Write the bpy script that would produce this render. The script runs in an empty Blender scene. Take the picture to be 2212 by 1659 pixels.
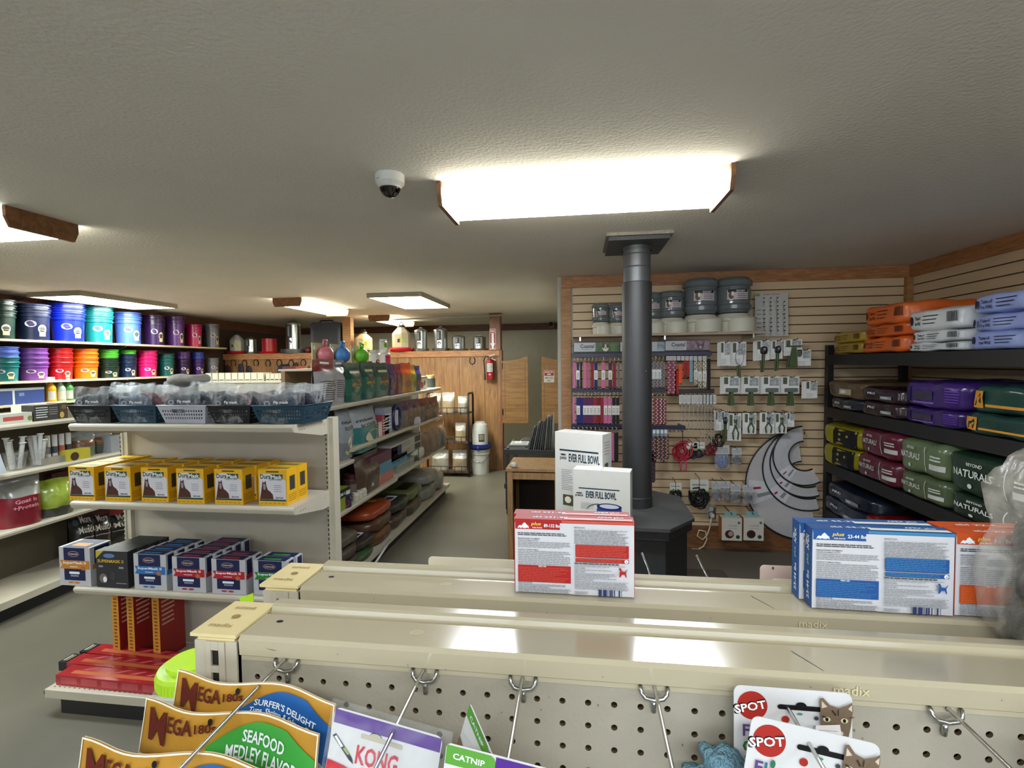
import bpy, bmesh, math, random
from mathutils import Vector, Matrix, noise
R = math.radians
C = bpy.context.scene.collection
random.seed(7)
# ---------------------------------------------------------------- camera
FPX, CX, CY, CAMH = 1077.0, 1106.0, 829.5, 1.68
_p, _r, _y = .042, -.0115, .135
_cp, _sp, _cr, _sr, _cy, _sy = math.cos(_p), math.sin(_p), math.cos(_r), math.sin(_r), math.cos(_y), math.sin(_y)
_M = Matrix(((_cr, -_sr, 0), (_sr, _cr, 0), (0, 0, 1))) @ Matrix(((1, 0, 0), (0, _cp, -_sp), (0, _sp, _cp)))
AX = Matrix((_M @ Vector((_cy, 0, -_sy)), _M @ Vector((_sy, 0, _cy)), -(_M @ Vector((0, 1, 0)))))
cam = bpy.data.objects.new('camera', bpy.data.cameras.new('camera'))
C.objects.link(cam)
cam.data.sensor_width = 36
cam.data.lens = FPX / 2212 * 36
cam.data.clip_start = .02
m3 = Matrix((AX.col[0], -AX.col[1], -AX.col[2])).transposed()
cam.matrix_world = Matrix.Translation((0, 0, CAMH)) @ m3.to_4x4()
bpy.context.scene.camera = cam
def at(px, py, X=None, Y=None, Z=None):
    """world point seen at a photo pixel on the plane X=, Y= or Z="""
    d = AX @ Vector(((px - CX) / FPX, (py - CY) / FPX, 1))
    t = (Z - CAMH) / d.z if Z is not None else (Y / d.y if Y is not None else X / d.x)
    return Vector((d.x * t, d.y * t, CAMH + d.z * t))
# ---------------------------------------------------------------- world, exposure
sc = bpy.context.scene
sc.view_settings.view_transform = 'Standard'
sc.view_settings.look = 'None'
sc.view_settings.gamma = 1
sc.view_settings.exposure = 2.62
sc.view_settings.use_curve_mapping = False
w = bpy.data.worlds.new('World'); sc.world = w; w.use_nodes = True
w.node_tree.nodes['Background'].inputs[0].default_value = (.80, .90, 1, 1)
w.node_tree.nodes['Background'].inputs[1].default_value = .7
CEIL = 2.46
sc.cycles.use_denoising = True
sc.cycles.max_bounces = 7; sc.cycles.diffuse_bounces = 4; sc.cycles.glossy_bounces = 3; sc.cycles.transmission_bounces = 4; sc.cycles.transparent_max_bounces = 14
sc.cycles.caustics_reflective = False; sc.cycles.caustics_refractive = False
sc.cycles.use_adaptive_sampling = True; sc.cycles.adaptive_threshold = .05; sc.cycles.sample_clamp_indirect = 6
LENS_POWER, PANEL_POWER = 7.0, 9.0
# daylight enters from the world through the open shop window in wall_front, behind the camera
# ---------------------------------------------------------------- materials
def lin(h):
    h = h.lstrip('#')
    out = []
    for i in (0, 2, 4):
        c = int(h[i:i + 2], 16) / 255
        out.append(c / 12.92 if c <= .04045 else ((c + .055) / 1.055) ** 2.4)
    return out
_mats = {}
def mat(col, rough=.55, metal=0, var=.06, scale=12, bump=0, bscale=60, spec=.5, trans=0, alpha=1, emit=0, stretch=None, coat=0, name=None):
    key = (col, rough, metal, var, scale, bump, bscale, spec, trans, alpha, emit, stretch, coat)
    if key in _mats: return _mats[key]
    m = bpy.data.materials.new(name or 'mat_' + col.strip('#')); m.use_nodes = True
    nt = m.node_tree; N = nt.nodes; L = nt.links; b = N['Principled BSDF']
    c = lin(col)
    b.inputs['Base Color'].default_value = (*c, 1)
    b.inputs['Roughness'].default_value = rough
    b.inputs['Metallic'].default_value = metal
    b.inputs['Specular IOR Level'].default_value = spec
    b.inputs['Transmission Weight'].default_value = trans
    b.inputs['Alpha'].default_value = alpha
    b.inputs['Coat Weight'].default_value = coat
    b.inputs['Coat Roughness'].default_value = .08
    if emit:
        b.inputs['Emission Color'].default_value = (*c, 1); b.inputs['Emission Strength'].default_value = emit
    if var or bump:
        tc = N.new('ShaderNodeTexCoord'); mp = N.new('ShaderNodeMapping'); L.new(tc.outputs['Object'], mp.inputs[0])
        if stretch: mp.inputs['Scale'].default_value = stretch
    if var:
        n = N.new('ShaderNodeTexNoise'); n.inputs['Scale'].default_value = scale; n.inputs['Detail'].default_value = 4
        L.new(mp.outputs[0], n.inputs['Vector'])
        r = N.new('ShaderNodeValToRGB'); e = r.color_ramp.elements
        e[0].position = .3; e[1].position = .7
        e[0].color = (*[x * (1 - var) for x in c], 1); e[1].color = (*[min(1, x * (1 + var)) for x in c], 1)
        L.new(n.outputs[0], r.inputs[0]); L.new(r.outputs[0], b.inputs['Base Color'])
    if bump:
        n2 = N.new('ShaderNodeTexNoise'); n2.inputs['Scale'].default_value = bscale; n2.inputs['Detail'].default_value = 3
        L.new(mp.outputs[0], n2.inputs['Vector'])
        bp = N.new('ShaderNodeBump'); bp.inputs['Strength'].default_value = bump; bp.inputs['Distance'].default_value = .01
        L.new(n2.outputs[0], bp.inputs['Height']); L.new(bp.outputs[0], b.inputs['Normal'])
    _mats[key] = m
    return m
def wood(col, dark, scale=(1, 1, 12), rough=.5, ns=3.0):
    key = ('wood', col, dark, scale)
    if key in _mats: return _mats[key]
    m = bpy.data.materials.new('wood_grain'); m.use_nodes = True
    nt = m.node_tree; N = nt.nodes; L = nt.links; b = N['Principled BSDF']
    tc = N.new('ShaderNodeTexCoord'); mp = N.new('ShaderNodeMapping'); mp.inputs['Scale'].default_value = scale
    n = N.new('ShaderNodeTexNoise'); n.inputs['Scale'].default_value = ns; n.inputs['Detail'].default_value = 6; n.inputs['Distortion'].default_value = 1.2
    r = N.new('ShaderNodeValToRGB'); r.color_ramp.elements[0].position = .32; r.color_ramp.elements[1].position = .68
    r.color_ramp.elements[0].color = (*lin(dark), 1); r.color_ramp.elements[1].color = (*lin(col), 1)
    L.new(tc.outputs['Object'], mp.inputs[0]); L.new(mp.outputs[0], n.inputs['Vector']); L.new(n.outputs[0], r.inputs[0])
    L.new(r.outputs[0], b.inputs['Base Color']); b.inputs['Roughness'].default_value = rough
    _mats[key] = m
    return m
def film(col, alpha, rough=.15, vary=.18, bumpy=.6):      # thin clear plastic: mix of transparent and glossy
    key = ('film', col, alpha, rough, vary)
    if key in _mats: return _mats[key]
    m = bpy.data.materials.new('plastic_film'); m.use_nodes = True
    nt = m.node_tree; N = nt.nodes; L = nt.links; b = N['Principled BSDF']
    b.inputs['Base Color'].default_value = (*lin(col), 1); b.inputs['Roughness'].default_value = rough
    b.inputs['Specular IOR Level'].default_value = .9
    tr = N.new('ShaderNodeBsdfTransparent'); mx = N.new('ShaderNodeMixShader')
    tc = N.new('ShaderNodeTexCoord'); n = N.new('ShaderNodeTexNoise'); n.inputs['Scale'].default_value = 25; n.inputs['Detail'].default_value = 5
    n.inputs['Distortion'].default_value = 1.5
    L.new(tc.outputs['Object'], n.inputs['Vector'])
    mr = N.new('ShaderNodeMapRange'); mr.inputs[1].default_value = .35; mr.inputs[2].default_value = .7
    mr.inputs[3].default_value = max(0, alpha - vary); mr.inputs[4].default_value = min(1, alpha + vary)
    L.new(n.outputs[0], mr.inputs[0]); L.new(mr.outputs[0], mx.inputs[0])
    bp = N.new('ShaderNodeBump'); bp.inputs['Strength'].default_value = bumpy; bp.inputs['Distance'].default_value = .01
    L.new(n.outputs[0], bp.inputs['Height']); L.new(bp.outputs[0], b.inputs['Normal'])
    L.new(tr.outputs[0], mx.inputs[1]); L.new(b.outputs[0], mx.inputs[2]); L.new(mx.outputs[0], N['Material Output'].inputs[0])
    _mats[key] = m
    return m
def ink(col): return mat(col, .5, var=0, spec=.3)
# ---------------------------------------------------------------- text
_tc = {}
def glyphs(s, bold):
    k = (s, bold)
    if k not in _tc:
        cu = bpy.data.curves.new('t', 'FONT'); cu.body = s; cu.resolution_u = 2
        if bold: cu.offset = .022
        o = bpy.data.objects.new('t', cu); C.objects.link(o)
        bpy.context.view_layer.update()
        me = bpy.data.meshes.new_from_object(o.evaluated_get(bpy.context.evaluated_depsgraph_get()))
        vs = [(v.co.x, v.co.y) for v in me.vertices]; fs = [tuple(p.vertices) for p in me.polygons]
        bpy.data.objects.remove(o); bpy.data.curves.remove(cu); bpy.data.meshes.remove(me)
        xs = [v[0] for v in vs] or [0]; ys = [v[1] for v in vs] or [0]
        _tc[k] = (vs, fs, min(xs), max(xs), min(ys), max(ys))
    return _tc[k]
# ---------------------------------------------------------------- geometry
class G:
    def __init__(s): s.v = []; s.f = []; s.m = []; s.s = []; s.mats = []
    def mi(s, m):
        if m not in s.mats: s.mats.append(m)
        return s.mats.index(m)
    def add(s, vs, fs, m, smooth=False):
        o = len(s.v); k = s.mi(m)
        s.v += [tuple(v) for v in vs]
        for f in fs: s.f.append(tuple(i + o for i in f)); s.m.append(k); s.s.append(smooth)
        return s
    def box(s, x0, y0, z0, x1, y1, z1, m):
        v = [(x0, y0, z0), (x1, y0, z0), (x1, y1, z0), (x0, y1, z0), (x0, y0, z1), (x1, y0, z1), (x1, y1, z1), (x0, y1, z1)]
        return s.add(v, [(0, 3, 2, 1), (4, 5, 6, 7), (0, 1, 5, 4), (1, 2, 6, 5), (2, 3, 7, 6), (3, 0, 4, 7)], m)
    def cyl(s, p0, p1, r0, r1, m, n=14, caps=True):
        p0, p1 = Vector(p0), Vector(p1); d = (p1 - p0).normalized()
        a = d.orthogonal().normalized(); b = d.cross(a)
        v = []
        for p, r in ((p0, r0), (p1, r1)):
            for i in range(n):
                t = 2 * math.pi * i / n; v.append(p + (a * math.cos(t) + b * math.sin(t)) * r)
        s.add(v, [(i, (i + 1) % n, n + (i + 1) % n, n + i) for i in range(n)], m, True)
        if caps: s.add(v, [tuple(range(n - 1, -1, -1)), tuple(range(n, 2 * n))], m)
        return s
    def tube(s, pts, r, m, n=7, closed=False, flat=None):
        pts = [Vector(p) for p in pts]; k = len(pts); v = []; prev = None
        for i, p in enumerate(pts):
            a = pts[i - 1] if (i or closed) else p; b = pts[(i + 1) % k] if (i < k - 1 or closed) else p
            t = (b - a).normalized()
            u = t.orthogonal().normalized() if prev is None else (prev - t * prev.dot(t)).normalized()
            prev = u; w_ = t.cross(u)
            for j in range(n):
                g = 2 * math.pi * j / n
                v.append(p + u * math.cos(g) * r + w_ * math.sin(g) * (flat or r))
        f = []
        for i in range(k if closed else k - 1):
            for j in range(n):
                a = i * n + j; b = i * n + (j + 1) % n; c = ((i + 1) % k) * n + (j + 1) % n; d = ((i + 1) % k) * n + j
                f.append((a, b, c, d))
        if not closed: f += [tuple(range(n - 1, -1, -1)), tuple(range((k - 1) * n, k * n))]
        return s.add(v, f, m, True)
    def lathe(s, prof, m, n=24, c=(0, 0, 0), smooth=True, mats=None):
        v = []
        for r, z in prof:
            for i in range(n):
                t = 2 * math.pi * i / n; v.append((c[0] + r * math.cos(t), c[1] + r * math.sin(t), c[2] + z))
        for k in range(len(prof) - 1):
            mm = mats[k] if mats else m
            s.add(v[k * n:(k + 2) * n], [(i, (i + 1) % n, n + (i + 1) % n, n + i) for i in range(n)], mm, smooth)
        return s
    def prism(s, poly, m, axis='y', a=0, b=1, smooth=False):
        # poly: 2D points; axis = extrusion axis
        def P3(u, w_, t):
            return {'x': (t, u, w_), 'y': (u, t, w_), 'z': (u, w_, t)}[axis]
        n = len(poly)
        v = [P3(u, w_, a) for u, w_ in poly] + [P3(u, w_, b) for u, w_ in poly]
        s.add(v, [tuple(range(n)), tuple(range(2 * n - 1, n - 1, -1))], m)
        return s.add(v, [(i, n + i, n + (i + 1) % n, (i + 1) % n) for i in range(n)], m, smooth)
    def blob(s, a, b, c, e, m, cen=(0, 0, 0), k=7, nz=.0, seed=0, smooth=True, ns=9, rot=None):
        # super-ellipsoid with soft creases
        vs = []; idx = {}; fs = []
        def vert(p):
            key = tuple(round(x, 5) for x in p)
            if key in idx: return idx[key]
            x, y, z = p
            r = (abs(x) ** e + abs(y) ** e + abs(z) ** e) ** (-1 / e)
            q = Vector((x * r * a, y * r * b, z * r * c))
            if nz:
                d = noise.noise(Vector((q.x * ns + seed, q.y * ns, q.z * ns))) * nz
                q += Vector((x, y, z)).normalized() * d
            if rot: q = rot @ q
            idx[key] = len(vs); vs.append((q.x + cen[0], q.y + cen[1], q.z + cen[2])); return idx[key]
        g = [math.tan(math.pi / 4 * (2 * i / k - 1)) for i in range(k + 1)]
        for ax in range(3):
            for sg in (-1, 1):
                for i in range(k):
                    for j in range(k):
                        q = []
                        for (u, w_) in ((i, j), (i + 1, j), (i + 1, j + 1), (i, j + 1)):
                            p = [0, 0, 0]; p[ax] = sg; p[(ax + 1) % 3] = g[u]; p[(ax + 2) % 3] = g[w_]
                            q.append(vert(p))
                        fs.append(tuple(q if sg > 0 else q[::-1]))
        return s.add(vs, fs, m, smooth)
    def build(s, name, parent=None, loc=None, rz=0, bev=0, rot=None):
        me = bpy.data.meshes.new(name); me.from_pydata(s.v, [], s.f); me.validate()
        for m in s.mats: me.materials.append(m)
        if len(me.polygons) == len(s.m):
            me.polygons.foreach_set('material_index', s.m); me.polygons.foreach_set('use_smooth', s.s)
        me.update()
        o = bpy.data.objects.new(name, me); C.objects.link(o)
        if parent: o.parent = parent
        if loc is not None: o.location = loc
        if rot: o.rotation_euler = rot
        elif rz: o.rotation_euler = (0, 0, rz)
        if bev:
            b = o.modifiers.new('bevel', 'BEVEL'); b.width = bev; b.segments = 2; b.limit_method = 'ANGLE'; b.angle_limit = R(50)
        return o
class Face:
    """a printable face: fn(x,y,off) -> 3D point (x right, y up as read)"""
    def __init__(s, g, fn): s.g = g; s.fn = fn; s.k = 0
    def _o(s): s.k += 1; return .00025 + s.k * .00012
    def poly(s, pts, m):
        o = s._o(); s.g.add([s.fn(x, y, o) for x, y in pts], [tuple(range(len(pts)))], m); return s
    def rect(s, x0, y0, x1, y1, m, nx=1, ny=1):
        o = s._o()
        v = [s.fn(x0 + (x1 - x0) * i / nx, y0 + (y1 - y0) * j / ny, o) for j in range(ny + 1) for i in range(nx + 1)]
        s.g.add(v, [(j * (nx + 1) + i, j * (nx + 1) + i + 1, (j + 1) * (nx + 1) + i + 1, (j + 1) * (nx + 1) + i) for j in range(ny) for i in range(nx)], m); return s
    def ell(s, x, y, rx, ry, m, n=20):
        return s.poly([(x + rx * math.cos(2 * math.pi * i / n), y + ry * math.sin(2 * math.pi * i / n)) for i in range(n)], m)
    def text(s, t, x, y, m, w=None, h=None, bold=True, rot=0, al='l', shear=0):
        vs, fs, a, b, c, d = glyphs(t, bold)
        if not fs: return s
        sx = (w / (b - a)) if w else None; sy = (h / (d - c)) if h else None
        if sx is None: sx = sy
        if sy is None: sy = sx
        W = (b - a) * sx; ox = {'l': 0, 'c': -W / 2, 'r': -W}[al]
        o = s._o(); cr, sr = math.cos(rot), math.sin(rot); out = []
        for vx, vy in vs:
            py = (vy - c) * sy; px = (vx - a) * sx + ox + shear * py
            out.append(s.fn(x + px * cr - py * sr, y + px * sr + py * cr, o))
        s.g.add(out, fs, m); return s
    def lines(s, x0, y0, x1, y1, n, m, th=.45, seed=1, rag=.12):
        # blocks of unreadably small print
        rd = random.Random(seed); o = s._o(); H = (y1 - y0) / n
        for i in range(n):
            yy = y1 - (i + .5) * H; x = x0; end = x1 - (x1 - x0) * rag * rd.random() * (3 if rd.random() < .2 else 1)
            while x < end:
                L = (x1 - x0) * rd.uniform(.04, .13); e = min(x + L, end)
                s.g.add([s.fn(x, yy - H * th / 2, o), s.fn(e, yy - H * th / 2, o), s.fn(e, yy + H * th / 2, o), s.fn(x, yy + H * th / 2, o)], [(0, 1, 2, 3)], m)
                x = e + (x1 - x0) * .012
        return s
    def band(s, x0, x1, lo, hi, m, nx=20, ny=6):
        o = s._o(); v = []
        for j in range(ny + 1):
            for i in range(nx + 1):
                x = x0 + (x1 - x0) * i / nx; a, b = lo(x), hi(x); v.append(s.fn(x, a + (b - a) * j / ny, o))
        s.g.add(v, [(j * (nx + 1) + i, j * (nx + 1) + i + 1, (j + 1) * (nx + 1) + i + 1, (j + 1) * (nx + 1) + i) for j in range(ny) for i in range(nx)], m); return s
    def barcode(s, x0, y0, x1, y1, m, bg=None, n=26, seed=3):
        rd = random.Random(seed)
        if bg: s.rect(x0 - .002, y0 - .002, x1 + .002, y1 + .002, bg)
        o = s._o(); wd = (x1 - x0) / n
        for i in range(n):
            if rd.random() < .62:
                a = x0 + i * wd; b = a + wd * rd.choice((.5, .8, 1))
                s.g.add([s.fn(a, y0, o), s.fn(b, y0, o), s.fn(b, y1, o), s.fn(a, y1, o)], [(0, 1, 2, 3)], m)
        return s
def pface(g, o, u, v):
    o, u, v = Vector(o), Vector(u), Vector(v); n = u.cross(v)
    return Face(g, lambda x, y, k: o + u * x + v * y + n * k)
def front(g, y=0, x=0, z=0): return pface(g, (x, y, z), (1, 0, 0), (0, 0, 1))
def right(g, x, y=0, z=0): return pface(g, (x, y, z), (0, 1, 0), (0, 0, 1))
def left(g, x, y=0, z=0): return pface(g, (x, y, z), (0, -1, 0), (0, 0, 1))
def top(g, z, x=0, y=0): return pface(g, (x, y, z), (1, 0, 0), (0, 1, 0))
# ---------------------------------------------------------------- tagging
def tag(o, label, cat, group=None, kind=None):
    o['label'] = label; o['category'] = cat
    if group: o['group'] = group
    if kind: o['kind'] = kind
    return o
def empty(name, loc, label, cat, group=None, rz=0):
    o = bpy.data.objects.new(name, None); C.objects.link(o); o.location = loc; o.rotation_euler = (0, 0, rz); o.empty_display_size = .05
    return tag(o, label, cat, group)
def struct(o): o['kind'] = 'structure'; return o
def dup(o, loc, label, rz=None, group=None):
    c = o.copy(); C.objects.link(c); c.location = loc
    if rz is not None: c.rotation_euler = (0, 0, rz)
    c['label'] = label
    if group: c['group'] = group
    for ch in o.children:
        d = ch.copy(); C.objects.link(d); d.parent = c
        for e in ch.children:
            q = e.copy(); C.objects.link(q); q.parent = d
    return c
ORD = ['first', 'second', 'third', 'fourth', 'fifth', 'sixth', 'seventh', 'eighth', 'ninth', 'tenth', 'eleventh', 'twelfth', 'thirteenth', 'fourteenth', 'fifteenth', 'sixteenth', 'seventeenth', 'eighteenth', 'nineteenth', 'twentieth']
WHITE = mat('#cdcdcb', .5, name='white_card'); BLACK = mat('#141416', .45, name='black_plastic')
BEIGE = mat('#b7b09c', .35, var=.03, bump=.05, bscale=300, name='beige_enamel')
CREAM = mat('#d8c792', .38, var=.03, bump=.04, bscale=300, name='yellowed_plastic')
CHROME = mat('#b9b9b6', .22, metal=1, var=.03, name='chrome')
GALV = mat('#b4b8ba', .3, metal=1, var=.12, scale=30, name='galvanised_steel')
DARK = ink('#0c0b0a')
INK = ink('#3a3d42'); GREY = ink('#8a8d90')
# ================================================================ ROOM SHELL
CEILM = mat('#e4e1da', .85, var=.03, scale=2, bump=.34, bscale=70, name='ceiling_texture')
FLOORM = mat('#605c50', .38, var=.16, scale=1.6, bump=.08, bscale=6, name='sealed_concrete')
SLAT = mat('#d6bd99', .55, var=.04, scale=3, stretch=(1, 1, 8), name='slatwall_maple')
FRAMEW = wood('#b98a5c', '#94683e', (2, 2, 14), .55)
TRIMH = wood('#b98455', '#94623c', (2.2, 14, 14), .55)
TRIMD = wood('#b98455', '#94623c', (14, 2.2, 14), .55)
PANEL = wood('#9c744a', '#7a5430', (6, 6, .7), .45, 4)
DARKW = mat('#3a2a21', .6, var=.15, name='dark_brown_wall')
FARW = mat('#b3b1a4', .7, var=.04, name='painted_wall')
g = G(); g.box(-6.1, -3.1, -.1, 3.1, 10.1, 0, FLOORM); struct(g.build('floor'))
g = G(); g.box(-6.1, -3.1, CEIL, 3.1, 10.1, CEIL + .1, CEILM); struct(g.build('ceiling'))
g = G(); g.box(-6.1, -3.0, 0, -5.98, 10, CEIL, DARKW); struct(g.build('wall_left'))
g = G(); g.box(-5.98, 9.9, 0, 2.75, 10, CEIL, FARW); struct(g.build('wall_back'))
g = G(); g.box(-5.98, -3.0, 0, 2.85, -2.9, .9, FARW); g.box(-5.98, -3.0, 2.2, 2.85, -2.9, CEIL, FARW)
g.box(-5.98, -3.0, .9, -2.2, -2.9, 2.2, FARW); g.box(2.2, -3.0, .9, 2.85, -2.9, 2.2, FARW); struct(g.build('wall_front'))
def slats(g, fx, a, b, z0, z1):
    # slat boards with real grooves; fx(u, depth, z)
    z = z1; p = .0762
    while z > z0 + .01:
        zb = max(z - p + .009, z0)
        P4 = [fx(a, 0, zb), fx(b, 0, zb), fx(b, 0, z), fx(a, 0, z)]
        Q4 = [fx(a, 1, zb), fx(b, 1, zb), fx(b, 1, z), fx(a, 1, z)]
        g.add(P4 + Q4, [(0, 1, 2, 3), (4, 7, 6, 5), (0, 4, 5, 1), (3, 2, 6, 7), (0, 3, 7, 4), (1, 5, 6, 2)], SLAT)
        z -= p
    g.add([fx(a, 1, z0), fx(b, 1, z0), fx(b, 1, z1), fx(a, 1, z1)], [(0, 1, 2, 3)], mat('#4c3a26', .8, name='groove_back'))
SY = 4.62
g = G(); g.box(-.2, SY + .015, 0, 2.75, SY + .14, CEIL, FARW)
slats(g, lambda u, d, z: (u, SY + .014 * d, z), -.06, 2.74, .2, 2.36); struct(g.build('wall_slatted'))
g = G(); g.box(2.765, -3, 0, 2.85, SY + .1, CEIL, FARW)
slats(g, lambda u, d, z: (2.75 + .014 * d, u, z), .5, 4.6, .2, 2.36); struct(g.build('wall_right'))
g = G(); g.box(-.2, SY + .14, 0, -.12, 9.9, CEIL, FARW); struct(g.build('wall_return'))
g = G(); g.box(-.16, SY - .022, 2.357, 2.75, SY + .0, CEIL - .001, TRIMH); struct(g.build('trim_1', bev=.002))
g = G(); g.box(2.728, .5, 2.357, 2.75, SY - .022, CEIL - .001, TRIMD); struct(g.build('trim_2', bev=.002))
g = G(); g.box(-.165, SY - .024, 0, -.075, SY - .001, 2.356, FRAMEW); struct(g.build('trim_3', bev=.002))
g = G(); g.box(2.70, SY - .045, .2, 2.749, SY - .001, 2.356, FRAMEW); struct(g.build('trim_4', bev=.002))
g = G(); g.box(-.075, SY - .025, .0, 2.70, SY - .001, .195, wood('#8a5a34', '#5f3a20', (2.2, 14, 14))); struct(g.build('baseboard_slatted', bev=.002))
g = G(); g.box(-5.98, -2.9, 2.30, -5.955, 9.9, CEIL - .001, wood('#6a4129', '#4a2a18', (14, 2, 14))); struct(g.build('trim_5'))
g = G(); g.box(-5.95, 9.87, 2.33, -.21, 9.9, CEIL - .001, wood('#6a4129', '#4a2a18', (2, 14, 14))); struct(g.build('trim_6'))
# half-height plank partition with ledge
HY = 7.72
g = G()
x = -5.95
while x < -1.25:
    x2 = min(x + .203, -1.24); g.box(x + .003, HY, 0, x2, HY + .02, 1.80, PANEL); x = x2
g.box(-5.95, HY + .012, 0, -1.24, HY + .1, 1.80, DARKW)
g.box(-5.96, HY - .025, 1.79, -1.24, HY + .0, 1.88, TRIMH)
g.box(-5.96, HY - .03, 1.86, -1.24, HY + .25, 1.885, TRIMH)
struct(g.build('wall_partition'))
POSTM = wood('#8a5a3e', '#5f3b28', (10, 10, 1.2))
g = G(); g.box(-1.385, HY - .05, 1.887, -1.215, HY + .1, CEIL, POSTM); tag(g.build('wooden_post', bev=.003), 'brown wooden post rising from the partition ledge behind the fire arrow sign', 'post')
g = G(); g.box(-1.235, HY - .03, 0, -1.2, HY + .1, 1.885, POSTM); struct(g.build('trim_7'))
g = G(); g.box(-3.84, HY + .02, 1.886, -3.70, HY + .14, CEIL, FRAMEW); tag(g.build('wooden_post', bev=.003), 'light wooden post above the round treat balls, beside the dark bin', 'post')

# ================================================================ LIGHTS
ENDW = wood('#8d5f38', '#6a4326', (8, 8, 8))
def wrap_light(loc, rz, label, tube='#eef4ff', power=LENS_POWER, L=1.22, W=.33):
    t = empty('ceiling_light', loc, label, 'light', 'wraparound ceiling lights', rz)
    h = L / 2 - .02; w2 = W / 2
    g = G(); g.box(-h, -w2 * .96, -.03, h, w2 * .96, -.001, mat('#cfc9b8', .6, name='light_pan')); g.build('pan', t)
    g = G(); prof = [(-w2, -.03), (-w2 * .93, -.078), (-w2 * .5, -.088), (0, -.083), (w2 * .5, -.088), (w2 * .93, -.078), (w2, -.03)]
    em = mat(tube, .3, var=0, emit=power, name='lit_diffuser'); edge = mat('#fff8e2', .3, var=0, emit=power * .42, name='lit_diffuser_side')
    for i in range(len(prof) - 1):
        (a, b), (c, d) = prof[i], prof[i + 1]
        g.add([(-h, a, b), (h, a, b), (h, c, d), (-h, c, d)], [(0, 1, 2, 3)], edge if i in (0, 5) else em)
    g.build('diffuser', t)
    for s in (-1, 1):
        g = G(); x0, x1 = sorted((s * h, s * (h + .018)))
        g.prism([(-w2 - .01, -.0), (w2 + .01, -.0), (w2 + .01, -.05), (w2 * .93, -.1), (-w2 * .93, -.1), (-w2 - .01, -.05)], ENDW, 'x', x0, x1); g.build('end_cap', t, bev=.001)
    return t
wrap_light((.008, 2.275, CEIL), 0, 'long lit wraparound light with wooden end caps, nearest, above the stove')
wrap_light((-3.31, 2.235, CEIL), 0, 'wraparound light with wooden end cap at the left edge of the ceiling', '#e4f6ff', LENS_POWER)
wrap_light((-3.335, 5.98, CEIL), R(90), 'wraparound light with wooden end cap above the tall metal feeder', '#fff6cc', LENS_POWER * .8)
wrap_light((-3.13, 8.15, CEIL), R(90), 'farthest wraparound light, beyond the wooden partition', '#fff6cc', LENS_POWER * .8)
for x in (-3.3, 0.0, 1.9):
    wrap_light((x, -.9, CEIL), 0, 'wraparound light behind the viewpoint, out of frame', power=LENS_POWER * .7); 
def troffer(x0, y0, x1, y1, label):
    t = empty('ceiling_panel', ((x0 + x1) / 2, (y0 + y1) / 2, CEIL), label, 'light', 'flat ceiling panels')
    a, b = (x1 - x0) / 2, (y1 - y0) / 2
    g = G(); fr = mat('#8b8272', .5, name='panel_frame')
    for q in ((-a, -b, a, -b + .02), (-a, b - .02, a, b), (-a, -b + .02, -a + .02, b - .02), (a - .02, -b + .02, a, b - .02)):
        g.box(q[0], q[1], -.05, q[2], q[3], -.001, fr)
    g.build('frame', t)
    g = G(); g.box(-a + .02, -b + .02, -.045, a - .02, b - .02, -.02, mat('#fbfff4', .4, var=0, emit=PANEL_POWER, name='lit_panel')); g.build('diffuser', t)
troffer(-5.60, 4.42, -4.98, 5.66, 'bright flat ceiling panel above the stacked coloured buckets')
troffer(-2.30, 5.22, -1.68, 6.42, 'bright flat square ceiling panel in the middle of the ceiling')
troffer(-5.3, .3, -4.7, 1.5, 'flat ceiling panel out of view')
# dome camera
t = empty('dome_camera', at(842, 378, Z=CEIL), 'white dome security camera with black glass bubble on the ceiling', 'security camera')
g = G(); g.lathe([(0, 0), (.058, 0), (.06, -.005), (.059, -.035), (.05, -.045), (.045, -.05), (.0, -.05)], mat('#d9d9d6', .4, name='white_housing'), 32)
f = Face(g, lambda x, y, k: Vector(((.0597 + k) * math.sin(x / .06), -(.0597 + k) * math.cos(x / .06), y))); f.rect(-.042, -.030, -.026, -.027, GREY, 4)
g.build('housing', t)
g = G(); g.lathe([(.042, -.048), (.041, -.062), (.034, -.077), (.02, -.088), (0, -.092)], mat('#08080a', .06, var=0, spec=.8, name='dark_glass'), 32); g.build('dome', t)
g = G(); g.lathe([(.042, -.046), (.046, -.05), (.044, -.056), (.041, -.054)], mat('#c4c4c0', .4), 32); g.build('ring', t)
# small turret camera far back and conduit
t = empty('bullet_camera', at(1190, 703, Y=9.6), 'tiny dark security camera on the far back wall trim', 'security camera')
g = G(); g.cyl((0, 0, .05), (0, .25, .03), .05, .05, mat('#b8b6b0', .5)); g.build('mount', t)
g = G(); g.blob(.045, .05, .045, 2, BLACK, (0, -.02, .02), k=5); g.build('lens', t)
g = G(); g.tube([at(790, 693, Y=HY - .12), at(1085, 681, Y=HY - .12)], .012, mat('#a8a498', .5)); tag(g.build('conduit'), 'thin white conduit running across the ceiling in front of the partition post', 'conduit')
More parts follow.
